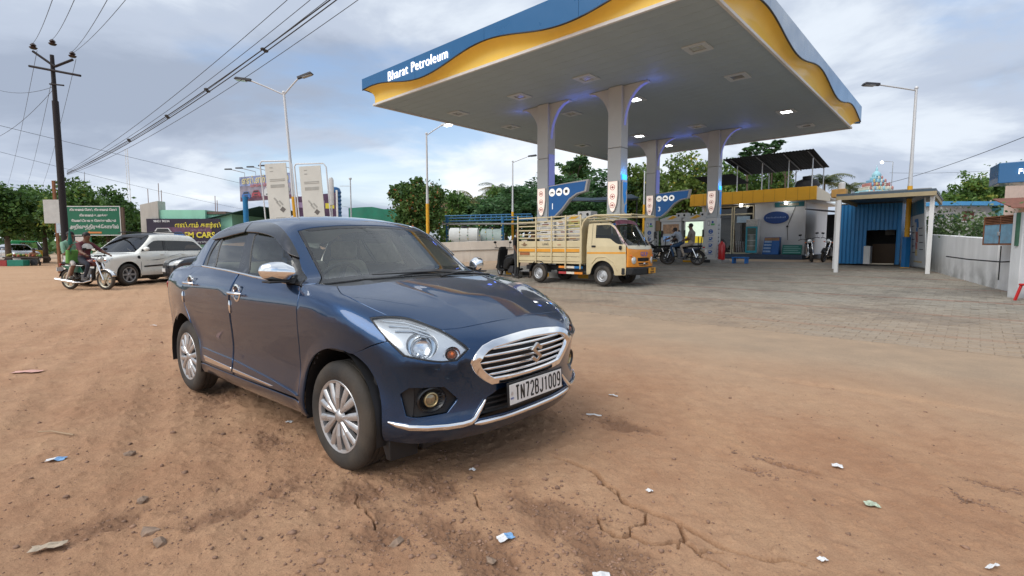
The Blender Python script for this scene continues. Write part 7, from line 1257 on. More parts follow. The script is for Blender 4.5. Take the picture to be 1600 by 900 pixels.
def standing(h=1.66,arms=0):
    k = h/1.7; J = dict(pelvis=(0,0,.92*k),chest=(.02,0,1.30*k),neck=(.02,0,1.46*k),head=(.04,0,1.57*k))
    for s_,q in (('l',1),('r',-1)): J['hip_' + s_] = (0,q*.10,.88*k); J['knee_' + s_] = (.03,q*.11,.48*k); J['ank_' + s_] = (-.02,q*.11,.07); J['toe_' + s_] = (.15,q*.13,.035); J['sho_' + s_] = (0,q*.20,1.38*k); J['elb_' + s_] = (.02,q*.27,1.10*k); J['wri_' + s_] = (.12,q*.25,.90*k)
    return J
J3 = standing(1.70); J3['wri_l'] = (.3,.2,1.05); J3['elb_l'] = (.1,.28,1.12)
p6 = st(-11.72,12.95); person('man in a black shirt standing at the truck tail beside the scooter',(p6.x,p6.y,p6.z),RZ + R(20),J3,dict(shirt=cl('black',(.012,.012,.014)),trouser=cl('charcoal',(.04,.042,.045)),shoe=SH))
p7 = st(-11.25,13.3); person('man in brown trousers mostly hidden behind the truck tail',(p7.x,p7.y,p7.z),RZ + R(160),standing(1.62),dict(shirt=cl('black',(0,0,0)),trouser=cl('brown',(.12,.085,.06)),shoe=SH))
person('man in khaki uniform sitting behind the driver at the far pump',bikeP.location,RZ + PI,seated(-.42,'x',.05,.86),dict(shirt=cl('khaki',(.22,.19,.165)),trouser=cl('pale_khaki',(.40,.33,.26)),shoe=SH))
J5 = seated(.02,'bars',.22,.84); J5['head'] = (.38,0,1.42); J5['neck'] = (.32,0,1.36); person('motorcycle driver in pale blue shirt leaning over the tank at the far pump',bikeP.location,RZ + PI,J5,dict(shirt=cl('pale_blue',(.42,.46,.52)),trouser=cl('jeans',(.03,.07,.14)),shoe=SH))
c8 = at(52,405,34.); 
J8 = seated(0,'x',.12,.30); person('person squatting by the produce crates at far left',(c8.x,c8.y,0),R(-30),J8,dict(shirt=cl('peach',(.40,.20,.12)),trouser=cl('charcoal',(0,0,0)),shoe=SH))
def stall():
    c = at(29,410,33.); r = thing('produce_crate','green plastic produce crate on the roadside at far left','crate',(c.x,c.y,0),.2); Gm = mat('crate_green',(.01,.20,.14),.5)
    for lo,hi in (((-.45,-.3,0),(.45,.3,.04)),((-.45,-.3,.04),(.45,-.27,.40)),((-.45,.27,.04),(.45,.3,.40)),((-.45,-.27,.04),(-.42,.27,.40)),((.42,-.27,.04),(.45,.27,.40))): MB().box(lo,hi).build('crate_side',Gm,r,bevel=.01)
    q = thing('produce_crate','red produce crate left of the green crate at far left','crate',(c.x - .75,c.y - .05,0),.1); [MB().box(lo,hi).build('crate_side',mat('crate_red',(.30,.03,.03),.5),q,bevel=.01) for lo,hi in (((-.25,-.3,0),(.25,.3,.04)),((-.25,-.3,.04),(.25,-.27,.38)),((-.25,.27,.04),(.25,.3,.38)),((-.25,-.27,.04),(-.22,.27,.38)),((.22,-.27,.04),(.25,.27,.38)))]
    rr = random.Random(8); t = thing('market_cart','dark cart heaped with vegetables behind the green crate','cart',(c.x - .3,c.y + .9,0),.1); MB().box((-1.1,-.5,.5),(1.1,.5,.6)).build('deck',mat('cart_wood',(.07,.05,.04),.8),t,bevel=.01)
    for k in (-.8,.8): wheel('wheel',t,(k,-.45,.28),-1,r=.28,wd=.06,rimr=.2,style='spoke',spokes=8,rimm=DKSTEEL)
    for i in range(26): MB().ball((rr.uniform(-.95,.95),rr.uniform(-.4,.4),.65 + rr.uniform(0,.1)),rr.uniform(.07,.11),8,6).build('vegetable',mat('veg_%d' % (i % 3),[(.10,.22,.04),(.30,.28,.05),(.35,.08,.03)][i % 3],.5),t,smooth=60)
stall()
# ------------------------------------------------------------------ background: compound, roadside buildings, signs, poles, wires
def midyard():
    # compound wall behind the scooter, running behind the pumps
    wall('compound_wall','low pale compound wall behind the scooter with stained base',[(-7.2,26.9),(-2.4,27.6),(2.2,28.6),(7.5,30.4)],1.12,.22,stained('compound_plaster',(.68,.62,.54),(.34,.23,.15),-.2,.6,.7))
    o = bpy.data.objects['compound_wall']; cp = MB(); cp.m = None; p0 = Vector(o.location)
    for a,b in (((-7.2,26.9),(-2.4,27.6)),((-2.4,27.6),(2.2,28.6)),((2.2,28.6),(7.5,30.4))):
        a = Vector((*a,G(*a))) - p0; b = Vector((*b,G(*b))) - p0; d = (b - a).normalized(); n = Vector((-d.y,d.x,0))*.15; z0 = Vector((0,0,.62)); z1 = Vector((0,0,.66)); MB().hexa([a - n + z0,b - n + z0,b - n*.7 + z0,a - n*.7 + z0],[a - n + z1,b - n + z1,b - n*.7 + z1,a - n*.7 + z1]).build('string_course',mat('course_grey',(.30,.27,.23),.9,var=.2),o)
    # tanks in the yard
    for px0,px1,Y,m,lb in ((703,748,33.,mat('tank_white',(.66,.66,.62),.5,var=.08,dust=(DUST,-1,1,.3)),'large white storage tank lying behind the compound wall'),(752,786,34.5,mat('tank_green',(.30,.36,.33),.5,var=.12),'grey green storage tank right of the white tank')):
        a,b = at(px0,372,Y),at(px1,372,Y); L = b.x - a.x; r = thing('storage_tank',lb,'tank',((a.x + b.x)/2,Y,.45)); R_ = .95; t = MB(); t.m = Matrix.Translation((0,0,R_ + .15)); t.lathe([(.001,-L/2 - .15),(R_*.7,-L/2 - .1),(R_,-L/2 + .05),(R_,L/2 - .05),(R_*.7,L/2 + .1),(.001,L/2 + .15)],24,'x'); t.build('shell',m,r,smooth=50); [MB().box((x - .1,-.7,-.3),(x + .1,.7,.5)).build('saddle',DKSTEEL,r) for x in (-L*.3,L*.3)]; MB().cyl((0,0,2*R_ + .12),(0,0,2*R_ + .28),.22,n=14).build('manhole',DKSTEEL,r)
    # blue pipe frame hung with small lamps
    A,B = at(699,372,30.5),at(790,372,31.); r = thing('blue_pipe_frame','blue pipe frame hung with strings of small lamps over the yard','pipe frame',(A.x,A.y,.45)); L = B.x - A.x; PB = mat('pipe_blue',(.02,.14,.30),.45)
    for x in (0,L*.95): MB().cyl((x,0,0),(x,.0,2.6),.09,n=10).build('post',PB,r)
    for z,y in ((2.35,0),(2.55,.5),(2.75,1.2)): MB().tube([(-.3,y,z),(L + 1.6,y,z + .12)],.045,6).build('rail',PB,r)
    for k in range(14): x = L*.38 + k*.32; MB().tube([(x,0,2.38),(x,1.2,2.80)],.02,5).build('cross_bar',PB,r)
    MB().box((-.4,-.1,2.18),(L + 1.3,.9,2.26)).build('grey_eave',mat('eave_grey',(.34,.36,.36),.6,.2,var=.1),r)
    rr = random.Random(3); bm_ = [mat('bulb_%d' % i,c,.4,var=0) for i,c in enumerate(((.6,.5,.12),(.5,.5,.45),(.1,.35,.2)))]
    for k,x in enumerate((.05,.75,1.25,1.95,2.35,2.75,L*.93)):
        st_ = MB().tube([(x,-.12,2.2),(x + .03,-.12,.5)],.008,4).build('lamp_string',BLACK,r)
        for j in range(9): MB().ball((x + rr.uniform(-.03,.03),-.12,2.1 - j*.2),.042,6,5).build('bulb',bm_[(j + k) % 3],st_,smooth=60)
    # tiled roof house beyond
    h = thing('tiled_house','house with red clay tiled roof beyond the yard','house',at(725,372,48.)); TI = mat('clay_tile',(.19,.08,.055),.85,var=.3,vs=5); zz = -h.location.z + .6
    MB().box((-2.0,0,zz),(1.8,3,3.0)).build('wall',mat('house_wall',(.35,.30,.26),.8,var=.15),h)
    for k in range(7): MB().hexa([(-2.3,-.5 + k*.34,2.55 + k*.16),(2.0,-.5 + k*.34,2.55 + k*.16),(2.0,-.12 + k*.34,2.70 + k*.16),(-2.3,-.12 + k*.34,2.70 + k*.16)],[(-2.3,-.5 + k*.34,2.61 + k*.16),(2.0,-.5 + k*.34,2.61 + k*.16),(2.0,-.12 + k*.34,2.76 + k*.16),(-2.3,-.12 + k*.34,2.76 + k*.16)]).build('tile_course',TI,h)
    # shade net strung between the columns' rear
    p = at(870,315,29.); r = thing('shade_net','dark blue shade net stretched behind the pump column','shade net',p); m_ = MB(); n = 9; V = []
    for i in range(n):
        for j in range(5): u,v = i/8,j/4; V.append((u*4.8,v*2.2,.25*(u - .5) ** 2*2 + .12*math.sin(u*9)*.3 + v*.45 - .05 + .1*u))
    m_.add(V,[(i*5+j,(i+1)*5+j,(i+1)*5+j+1,i*5+j+1) for i in range(n-1) for j in range(4)]); o = m_.build('net_sheet',mat('net_blue',(.012,.035,.06),.8,var=.2),r,smooth=60); o.modifiers.new('t','SOLIDIFY').thickness = .01
    MB().tube([(0,0,0),(4.8,0,.1)],.03,6).build('edge_rope',DKSTEEL,r); [MB().cyl((x,.0,-p.z + .5),(x,.0,.0),.04,n=8).build('pole',DKSTEEL,r) for x in (.3,4.6)]
midyard()
def roadside():
    # workshop with car-dealer banner
    Y = 30.; a = at(222,400,Y); MINT = mat('mint_wall',(.28,.60,.45),.75,var=.08,vs=1.2,streak=1)
    def X(px): return at(px,380,Y).x - a.x
    def Z(py): return at(300,py,Y).z
    r = thing('mint_shop','mint green roadside shop with a grey parapet pier at left','building',(a.x,Y,0)); MB().box((X(248),.05,0),(X(322),6,Z(328))).build('front_wall',MINT,r); MB().hexa([(X(223),-.05,0),(X(251),-.05,0),(X(251),.6,0),(X(223),.6,0)],[(X(223),-.05,Z(320)),(X(251),-.05,Z(314)),(X(251),.6,Z(314)),(X(223),.6,Z(320))]).build('pier',stained('pier_plaster',(.46,.44,.40),(.12,.11,.10),.5,4,.6),r); MB().box((X(322),.3,0),(X(360),6,Z(334))).build('side_wall',MINT,r); MB().box((X(322),.2,Z(334)),(X(352),1.5,Z(330))).build('parapet',mat('parapet_brown',(.16,.12,.10),.9,var=.3),r)
    for px,py in ((228,294),(245,285),(249,296),(333,305),(336,312)): MB().tube([(X(px),.4,Z(330)),(X(px) + .01,.4,Z(py))],.018,5).build('rebar',mat('rust',(0,0,0)),r)
    # banner
    b = thing('dealer_banner','dark purple car dealer banner with white car and yellow lettering','banner',(a.x,Y - .15,0)); x0,x1,z0,z1 = X(234),X(348),Z(382),Z(342); PU = mat('banner_purple',(.016,.010,.030),.5,var=.3,vs=1.2)
    MB().box((x0,-.03,z0),(x1,.03,z1)).build('panel',PU,b); MB().hexa([(x0 + .9,-.045,z0 + .35),(x1 - .5,-.045,z0 + .7),(x1 - .5,-.032,z0 + .7),(x0 + .9,-.032,z0 + .35)],[(x0 + .9,-.045,z0 + 1.0),(x1 - .5,-.045,z0 + 1.1),(x1 - .5,-.032,z0 + 1.1),(x0 + .9,-.032,z0 + 1.0)]).build('lilac_wash',mat('banner_lilac',(.12,.05,.10),.5,var=.5,vs=2),b)
    YL = mat('banner_yellow',(.70,.60,.06),.5,var=0); WH = mat('banner_white',(.62,.64,.66),.5,var=0); W_ = x1 - x0; T = lambda nm,s_,sz,m,x,z,**k: text(nm,s_,sz,m,b,frame((x0 + x*W_,-.052,z0 + z*(z1 - z0)),(1,0,0),(0,0,1)),.006,**k)
    T('banner_tamil','\u0b8e\u0bb8\u0bcd.\u0b8e\u0bae\u0bcd \u0b95\u0bbe\u0bb0\u0bcd\u0bb8\u0bcd',.36,YL,.70,.74,bold=.008); T('banner_phone','98431 90334',.18,WH,.21,.90,bold=.004); T('banner_lettering','SM CARS',.46,YL,.72,.36,bold=.012); T('banner_line','Buying Selling used cars',.14,WH,.80,.10); T('banner_subline','\u0baa\u0bb4\u0bc8\u0baf \u0b95\u0bbe\u0bb0\u0bcd\u0b95\u0bb3\u0bcd',.12,mat('banner_pale',(.42,.30,.40),.5),.70,.56)
    def car_pic(par,M,w_,m,name):
        q = MB(); q.m = M; q.prism([(-.5*w_,0),(-.48*w_,.22*w_),(-.38*w_,.30*w_),(-.26*w_,.46*w_),(.26*w_,.46*w_),(.38*w_,.30*w_),(.48*w_,.22*w_),(.5*w_,0),(.4*w_,-.06*w_),(-.4*w_,-.06*w_)],0,.006,'z'); o = q.build(name,m,par); q = MB(); q.m = M @ Matrix.Translation((0,0,.007)); q.prism([(-.32*w_,.30*w_),(-.23*w_,.43*w_),(.23*w_,.43*w_),(.32*w_,.30*w_)],0,.003,'z'); q.build('picture_screen',mat('pic_dark',(.03,.035,.04),.4),o)
        for k in (-1,1): q = MB(); q.m = M @ Matrix.Translation((0,0,.007)); q.box((k*.10*w_ - .08*w_,.10*w_,0),(k*.10*w_ + .08*w_,.19*w_,.003)); q.build('picture_grille',mat('pic_dark',(0,0,0)),o)
        q = MB(); q.m = M @ Matrix.Translation((0,0,.007)); q.box((-.35*w_,-.02*w_,0),(.35*w_,.04*w_,.003)); q.build('picture_bumper',mat('pic_dark',(0,0,0)),o)
    car_pic(b,frame((x0 + W_*.22,-.05,z0 + .35),(1,0,0),(0,0,1)),1.35,mat('pic_white',(.58,.60,.60),.5),'white_car_picture'); car_pic(b,frame((x0 + W_*.43,-.046,z0 + .40),(1,0,0),(0,0,1)),.75,mat('pic_blue',(.05,.15,.40),.5),'blue_car_picture')
    # dark roofed workshop shed
    s = thing('workshop_shed','open workshop shed with dark green sheet roof behind the sedan','shed',(a.x,Y + 1,0)); RG = mat('sheet_green',(.012,.055,.05),.6,.2,var=.2); xa,xm,xb = X(318),X(408),X(470); za,zm = Z(345) + .05,Z(323)
    for (u0,w0,u1,w1) in ((xa,za,xm,zm),(xm,zm,xb,Z(332))): [MB().hexa([(u0 + (u1-u0)*k/14,-1,w0 + (w1-w0)*k/14),(u0 + (u1-u0)*(k+.96)/14,-1,w0 + (w1-w0)*(k+.96)/14),(u0 + (u1-u0)*(k+.96)/14,5,w0 + (w1-w0)*(k+.96)/14),(u0 + (u1-u0)*k/14,5,w0 + (w1-w0)*k/14)],[(u0 + (u1-u0)*k/14,-1,w0 + (w1-w0)*k/14 + .04),(u0 + (u1-u0)*(k+.96)/14,-1,w0 + (w1-w0)*(k+.96)/14 + .04),(u0 + (u1-u0)*(k+.96)/14,5,w0 + (w1-w0)*(k+.96)/14 + .04),(u0 + (u1-u0)*k/14,5,w0 + (w1-w0)*k/14 + .04)]).build('roof_sheet',RG,s) for k in range(14)]
    for x in (xa + .3,xm,xb - .2): MB().cyl((x,-.8,0),(x,-.8,za),.06,n=8).build('post',DKSTEEL,s)
    MB().box((xa,4.8,0),(xb,5,za)).build('back_wall',mat('shed_dark',(.04,.05,.05),.8),s)
    # billboard with cars on a blue post
    Yb = 27.; c = at(384,330,Yb); bb = thing('car_billboard','billboard picturing four cars on a blue post with lamp arms','billboard',(c.x,Yb,0)); p0,p1 = at(375,315,Yb + .6),at(456,302,Yb - 1.2); zt0,zt1 = at(375,277,Yb + .6).z,at(456,256,Yb - 1.2).z; o0 = Vector(bb.location); ux = (Vector((p1.x,p1.y,0)) - Vector((p0.x,p0.y,0))); Lb = ux.length; ux.normalize(); zb0 = p0.z; H = zt0 - zb0
    Mb = frame(Vector((p0.x,p0.y,zb0)) - o0,ux,(0,0,1)); q = MB(); q.m = Mb; q.box((0,0,-.10),(Lb,H,-.02)); q.build('panel',mat('billboard_night',(.26,.24,.30),.5,var=.5,vs=1.6),bb); sk = MB(); sk.m = Mb; sk.box((.03,H*.62,-.019),(Lb - .03,H - .03,-.012)); sk.build('print_top',mat('print_violet',(.24,.30,.50),.5,var=.7,vs=3),bb); sk = MB(); sk.m = Mb; sk.box((.03,.03,-.019),(Lb - .03,H*.16,-.012)); sk.build('print_floor',mat('print_floor',(.12,.05,.08),.5,var=.4,vs=4),bb)
    text('billboard_tamil','\u0b8e\u0bb8\u0bcd.\u0b8e\u0bae\u0bcd \u0b95\u0bbe\u0bb0\u0bcd\u0bb8\u0bcd',.48,mat('billboard_yellow',(.62,.56,.30),.5),bb,Mb @ Matrix.Translation((Lb*.5,H*.82,.0)),.006,bold=.012); text('billboard_subline','\u0bb5\u0bbe\u0b99\u0bcd\u0b95 \u0bb5\u0bbf\u0bb1\u0bcd\u0b95',.24,mat('billboard_rose',(.50,.22,.24),.5),bb,Mb @ Matrix.Translation((Lb*.42,H*.62,.0)),.006,bold=.006)
    for u,w_,m,nm,dz in ((.13,.62,mat('pic_blue',(0,0,0)),'blue_car_picture',.14),(.33,.62,mat('pic_red',(.34,.06,.08),.5),'red_car_picture',.17),(.62,.95,mat('pic_white',(0,0,0)),'white_car_picture',.22),(.90,.5,mat('pic_grey',(.3,.32,.34),.5),'grey_car_picture',.3)): car_pic(bb,Mb @ Matrix.Translation((Lb*u,H*dz,.0)),w_*1.15,m,nm)
    MB().cyl((0,0,0),(0,0,zb0 + .2),.13,n=12).build('post',mat('post_blue',(.01,.17,.38),.45),bb); e = Mb @ Vector((Lb*.62,0,-.3)); MB().cyl((e.x,e.y,0),e,.05,n=8).build('rear_post',STEEL,bb)
    for k in range(5): a0 = Mb @ Vector((Lb*(.1 + .22*k),H,-.05)); b1 = Mb @ Vector((Lb*(.1 + .22*k) - .35,H + .35,.5)); MB().tube([a0,a0 + Vector((0,0,.22)),b1],.02,5).build('lamp_arm',STEEL,bb); MB().hexa([b1 + Vector(v) for v in ((-.32,-.06,-.02),(.06,-.06,-.02),(.06,.06,-.02),(-.32,.06,-.02))],[b1 + Vector(v) for v in ((-.30,-.05,.04),(.05,-.05,.05),(.05,.05,.05),(-.30,.05,.04))]).build('flood_lamp',DKSTEEL,bb,bevel=.01)
    # two tall leaflet boards in white pipe frames
    for (pa,pb_,pt,side,lb) in ((428,461,256,0,'left of the two tall pale leaflet boards in white pipe frames'),(481,514,260,1,'right of the two tall pale leaflet boards in white pipe frames')):
        Yl = 16.6; A0,B0 = at(pa,338,Yl),at(pb_,338,Yl); wd = B0.x - A0.x; zt = at(pa,pt,Yl).z; lf = thing('leaflet_board',lb,'board',(A0.x,Yl,0),0,'leaflet boards by the double-armed lamp'); lf.rotation_euler = (0,R(-3.5),0); PG = mat('leaflet_grey',(.60,.60,.55),.55,var=.06,vs=3); m_ = MB(); m_.box((0,0,zt - 3.2),(wd,.03,zt)); m_.build('panel',PG,lf); I = mat('ink_grey',(.36,.36,.33),.6)
        for z,x,w_ in ((.12,.15,.10),(.24,.15,.10),(.50,.12,wd - .2),(.55,.12,wd - .2),(1.75,.2,.32),(1.82,.2,.32),(1.95,.15,.4)): MB().box((x,-.006,zt - z - .022),(x + w_,-.001,zt - z)).build('print_line',I,lf)
        MB().box((.13,-.006,zt - .78),(.13 + wd*.65,-.001,zt - .68)).build('print_heading',I,lf)
        for k,(x,z,a_) in enumerate(((.26,1.18,.9),(.33,1.32,.9),(.42,1.28,.9))): q = MB(); q.m = Matrix.Translation((x,-.004,zt - z)) @ Matrix.Rotation(a_,4,'Y'); q.box((-.09,-.002,-.025),(.09,.002,.025)); q.build('print_mark',I,lf)
        q = MB(); q.m = Matrix.Translation((.46,-.004,zt - 1.50)) @ Matrix.Rotation(.75,4,'Y'); q.box((-.07,-.002,-.07),(.07,.002,.07)); q.build('print_square',mat('ink_mid',(.14,.13,.12),.6),lf)
        PF = mat('pole_white',(0,0,0)); MB().tube([(-.16,.03,0),(-.16,.03,zt + .02),(-.10,.03,zt + .10),(wd + .10,.03,zt + .06),(wd + .18,.03,zt - .06),(wd + .18,.03,0)],.022,8).build('pipe_frame',PF,lf,smooth=60)
    rb = thing('rolled_banner','white rolled banner tube standing right of the leaflet boards','banner roll',at(520,345,16.8)); MB().tube([(0,0,-.8),(-.02,0,.5)],.02,6).build('pole',PF,rb); MB().lathe([(.001,.5),(.075,.52),(.085,.8),(.08,1.35),(.05,1.42),(.001,1.43)],14,'z',(-.02,0,0)).build('roll',WHITE,rb,smooth=50); rb.location.z = at(520,345,16.8).z; MB().tube([(0,0,-rb.location.z),(0,0,-.8)],.02,6).build('foot_pole',PF,rb)
    # purple flex banner low behind, blue ribbed tank, green net, camera mast
    pf = at(462,340,29.); fb = thing('flex_banner','purple flex banner with yellow print behind the leaflet boards','banner',(pf.x,29.,0)); w_ = at(526,340,29.).x - pf.x; z0,z1 = at(462,345,29.).z,at(462,308,29.).z; m_ = MB(); m_.hexa([(0,-.03,z0),(w_,-.03,z0),(w_,.03,z0),(0,.03,z0)],[(0,-.03,z1),(w_,-.03,z1 + .25),(w_,.03,z1 + .25),(0,.03,z1)]); m_.build('panel',mat('flex_purple',(.09,.045,.10),.5,var=.5,vs=2),fb); [MB().box((x,-.04,zz),(x + .5,-.032,zz + .3)).build('print_block',mat('banner_yellow',(0,0,0)) if i % 2 else mat('flex_lilac',(.32,.24,.40),.5),fb) for i,(x,zz) in enumerate(((.1,z1 - .6),(.75,z1 - .8),(1.2,z1 - .5),(1.75,z1 - .65)))]; [MB().box((x,.04,0),(x + .05,.09,z1)).build('post',DKSTEEL,fb) for x in (.1,w_ - .1)]; MB().box((w_,-.04,0),(w_ + .09,.04,z1 + .4)).build('white_post',WHITE,fb)
    tk = at(524,345,31.); bt = thing('blue_tank','blue ribbed water tank behind the flex banner','tank',(tk.x,31.,0)); zb_ = tk.z - .3; prof = [(.001,zb_)]; 
    for k in range(9): prof += [(.36,zb_ + k*.24 + .02),(.40,zb_ + k*.24 + .12),(.36,zb_ + k*.24 + .22)]
    zt_ = zb_ + 2.2; MB().lathe(prof + [(.30,zt_ + .08),(.15,zt_ + .15),(.001,zt_ + .16)],20).build('body',mat('tank_blue',(.012,.10,.26),.4,var=.1),bt,smooth=40); [MB().box((x - .06,-.06,0),(x + .06,.06,zb_)).build('leg',DKSTEEL,bt) for x in (-.28,.28)]
    n0,n1 = at(545,345,36.),at(637,345,36.); gn = thing('green_net_fence','green shade net fence left of the red leafed tree','fence',(n0.x,36.,0)); Lw = n1.x - n0.x; top = [at(545,325,36.).z,at(580,323,36.).z,at(600,327,36.).z,at(637,326,36.).z]; m_ = MB(); n = 24; V = []
    for i in range(n): u = i/(n - 1); zt2 = np.interp(u,(0,.4,.6,1),top); V += [(u*Lw,.06*math.sin(u*22),0),(u*Lw,.08*math.sin(u*17 + 1),zt2)]
    m_.add(V,[(2*i,2*i+2,2*i+3,2*i+1) for i in range(n-1)]); m_.build('net',mat('net_green',(.008,.13,.075),.8,var=.2,vs=2),gn,smooth=60).modifiers.new('t','SOLIDIFY').thickness = .01; [MB().cyl((Lw*u,.12,0),(Lw*u,.12,top[0]),.04,n=6).build('post',DKSTEEL,gn) for u in (0,.33,.66,1)]
    cm_ = at(549,345,26.); ms = thing('camera_mast','thin grey mast with a side arm beyond the sedan roof','mast',(cm_.x,26.,0)); h = at(549,279,26.).z; MB().tube([(0,0,0),(0,0,h)],[.045,.03],8).build('pole',STEEL,ms); MB().cbox((0,0,h),(.12,.12,.1)).build('camera',STEEL,ms,bevel=.02); MB().tube([(0,0,h - .38),(-.55,0,h - .38)],.012,5).build('arm',STEEL,ms)
    # lattice mast far left
    lm = at(204,345,60.); tw = thing('lattice_mast','tall thin lattice mast rising behind the trees at left','mast',(lm.x,60.,0)); h = at(203,232,60.).z
    for dx,dy in ((-.16,0),(.16,0),(0,.25)): MB().tube([(dx,dy,0),(dx*.8,dy*.8,h)],.025,5).build('leg',WHITE,tw)
    for k in range(26): z = h*k/26; s_ = 1 if k % 2 else -1; MB().tube([(s_*.15,0,z),(-s_*.15,0,z + h/26)],.012,4).build('brace',WHITE,tw)
roadside()
def poles():
    Y = 19.6; c = at(104,400,Y); r = thing('utility_pole','tall dark utility pole with cross arms and insulators at left','utility pole',(c.x,Y,0)); RS = mat('pole_rust',(.012,.008,.009),.75,var=.3,vs=5,streak=1); Zp = lambda py: at(100,py,Y).z
    zt = Zp(86); z1 = Zp(158); MB().lathe([(.125,0),(.105,z1)],12).build('lower_shaft',RS,r,smooth=40); MB().lathe([(.075,z1),(.065,zt)],10).build('upper_shaft',RS,r,smooth=40)
    xs = lambda px,py: at(px,py,Y).x - c.x
    def arm(p0,p1,r_=.045): a,b = at(*p0,Y),at(*p1,Y); MB().tube([(a.x - c.x,-.06,a.z),(b.x - c.x,-.12,b.z)],r_,6).build('cross_arm',RS,r)
    arm((48,104),(130,120)); arm((80,132),(104,135),.03); arm((88,105),(56,82)); arm((88,105),(118,95))
    for px,py in ((56,76),(86,70),(117,89)): q = at(px,py,Y); MB().lathe([(.001,.0),(.09,.0),(.13,.05),(.06,.09),(.10,.13),(.05,.2),(.001,.22)],12,'z',(q.x - c.x,-.1,q.z - .05)).build('insulator',mat('porcelain_brown',(.03,.015,.012),.3),r,smooth=50)
    # wires sagging between real points
    def wire(a,b,sag,rad,lb,n=22,grp='overhead wires'):
        m_ = MB(); a,b = Vector(a),Vector(b); m_.tube([a.lerp(b,t) + Vector((0,0,-4*sag*t*(1 - t))) for t in np.linspace(0,1,n)],rad,5); o = m_.build('overhead_wire',mat('wire_black',(.02,.022,.025),.5,var=0),None); tag(o,lb,'wire',grp); return o
    P0 = at(108,268,Y)
    for i,(pe,Ye,lb) in enumerate((((437,-2),9.5,'topmost wire of the bundle sweeping up to the top edge'),((470,-4),9.,'second wire of the bundle sweeping to the top edge'),((492,-4),9.,'third wire of the bundle sweeping to the top edge'),((500,-3),8.8,'thick middle cable of the bundle'),((506,-3),8.8,'thick lower cable of the bundle'),((532,-2),8.5,'lowest separate wire of the bundle'))):
        e = at(*pe,Ye); e2 = P0.lerp(e,1.18); wo = wire((P0.x,P0.y - .1,P0.z - .03*i),e2,.28 + .05*(i % 3),(.006,.0055,.0055,.011,.010,.0055)[i],lb)
        if i in (3,4):
            for t in (.35,.5,.62,.75,.88): q = P0.lerp(e2,t); q.z -= 4*(.28 + .05*(i % 3))*t*(1 - t); MB().ball(q,(.05,.04,.03),8,6).build('cable_clip',BLACK,wo,smooth=60)
    for (pa,pe,Ye,lb) in (((56,74),(82,-3),10.,'wire from the left insulator up to the top edge'),((86,68),(116,-3),10.,'wire from the middle insulator up to the top edge'),((117,87),(167,-3),10.,'wire from the right insulator up to the top edge'),((117,90),(195,-3),11.,'wire leaving the right arm up to the top edge')): a = at(*pa,Y); e = at(*pe,Ye); wire((a.x,a.y - .1,a.z + .12),a.lerp(e,1.3),.15,.006,lb)
    for (pa,pe,lb) in (((56,78),(8,300),'wire running down from the left insulator to the far left'),((84,100),(38,300),'wire running down from the shaft to the far left'),((117,92),(62,300),'wire running down from the right insulator behind the trees'),((84,134),(-5,140),'level wire leaving the pole to the left edge'),((84,136),(-5,215),'slanting wire leaving the pole to the left edge')): a = at(*pa,Y); e = at(*pe,60. if pe[1] > 250 else 24.); wire((a.x,a.y + .05,a.z),e,.5 if pe[1] > 250 else .2,.008,lb)
    for (pa,Ya,pb,Yb_,lb) in (((-5,195),24.,(700,355),60.,'long faint wire crossing the left sky downward'),((-5,236),30.,(430,336),60.,'lower faint wire crossing behind the mast'),((1330,296),30.,(1605,212),14.,'single wire slanting across the right sky'),((1390,270),60.,(1605,262),60.,'level far wire in the right sky')): wire(at(*pa,Ya),at(*pb,Yb_),.25,.010 if Ya < 40 else .016,lb)
    # green direction board, white boards
    Yg = 21.; a,b = at(107,368,Yg),at(191,371,Yg); zt_ = at(107,322,Yg).z; g = thing('direction_board','green direction board with white Tamil lettering and an orange arrow','sign',(a.x,Yg,0)); w_ = b.x - a.x; z0 = a.z; GB = mat('board_bright_green',(.002,.125,.062),.45,var=.06); MB().box((0,-.02,z0),(w_,.02,zt_)).build('panel',GB,g); WH = mat('sign_white',(.66,.66,.64),.5,var=0)
    for lo,hi in (((0,0),(w_,.03)),((0,zt_ - z0 - .03),(w_,zt_ - z0)),((0,.031),(.03,zt_ - z0 - .031)),((w_ - .03,.031),(w_,zt_ - z0 - .031))): MB().box((lo[0],-.027,z0 + lo[1]),(hi[0],-.021,z0 + hi[1])).build('border',WH,g)
    for s_,sz,fz in (('\u0ba4\u0bbf\u0baf\u0bbe\u0ba9\u0bae\u0bcd \u0b9a\u0bc6\u0baf\u0bcd, \u0ba4\u0bbf\u0baf\u0bbe\u0ba9\u0bae\u0bcd \u0b9a\u0bc6\u0baf\u0bcd',.125,.87),('\u0ba4\u0bbf\u0baf\u0bbe\u0ba9\u0bae\u0bcd \u0b89\u0ba9\u0b95\u0bcd\u0b95\u0bc1',.125,.68),('\u0bb5\u0bc7\u0ba3\u0bcd\u0b9f\u0bbf\u0baf\u0ba4\u0bc8 \u0b9a\u0bc6\u0baf\u0bcd\u0ba4\u0bc1\u0bb5\u0bbf\u0b9f\u0bc1\u0bae\u0bcd',.125,.50),('\u0b85\u0bb1\u0bbf\u0bb5\u0bc1\u0ba4\u0bcd\u0ba4\u0bbf\u0bb0\u0bc1\u0b95\u0bcd\u0b95\u0bcb\u0baf\u0bbf\u0bb2\u0bcd',.195,.29)):
        o = text('board_tamil',tamil(s_),sz,WH,g,Matrix(),.004,bold=.004); bb_ = [v.co for v in o.data.vertices]
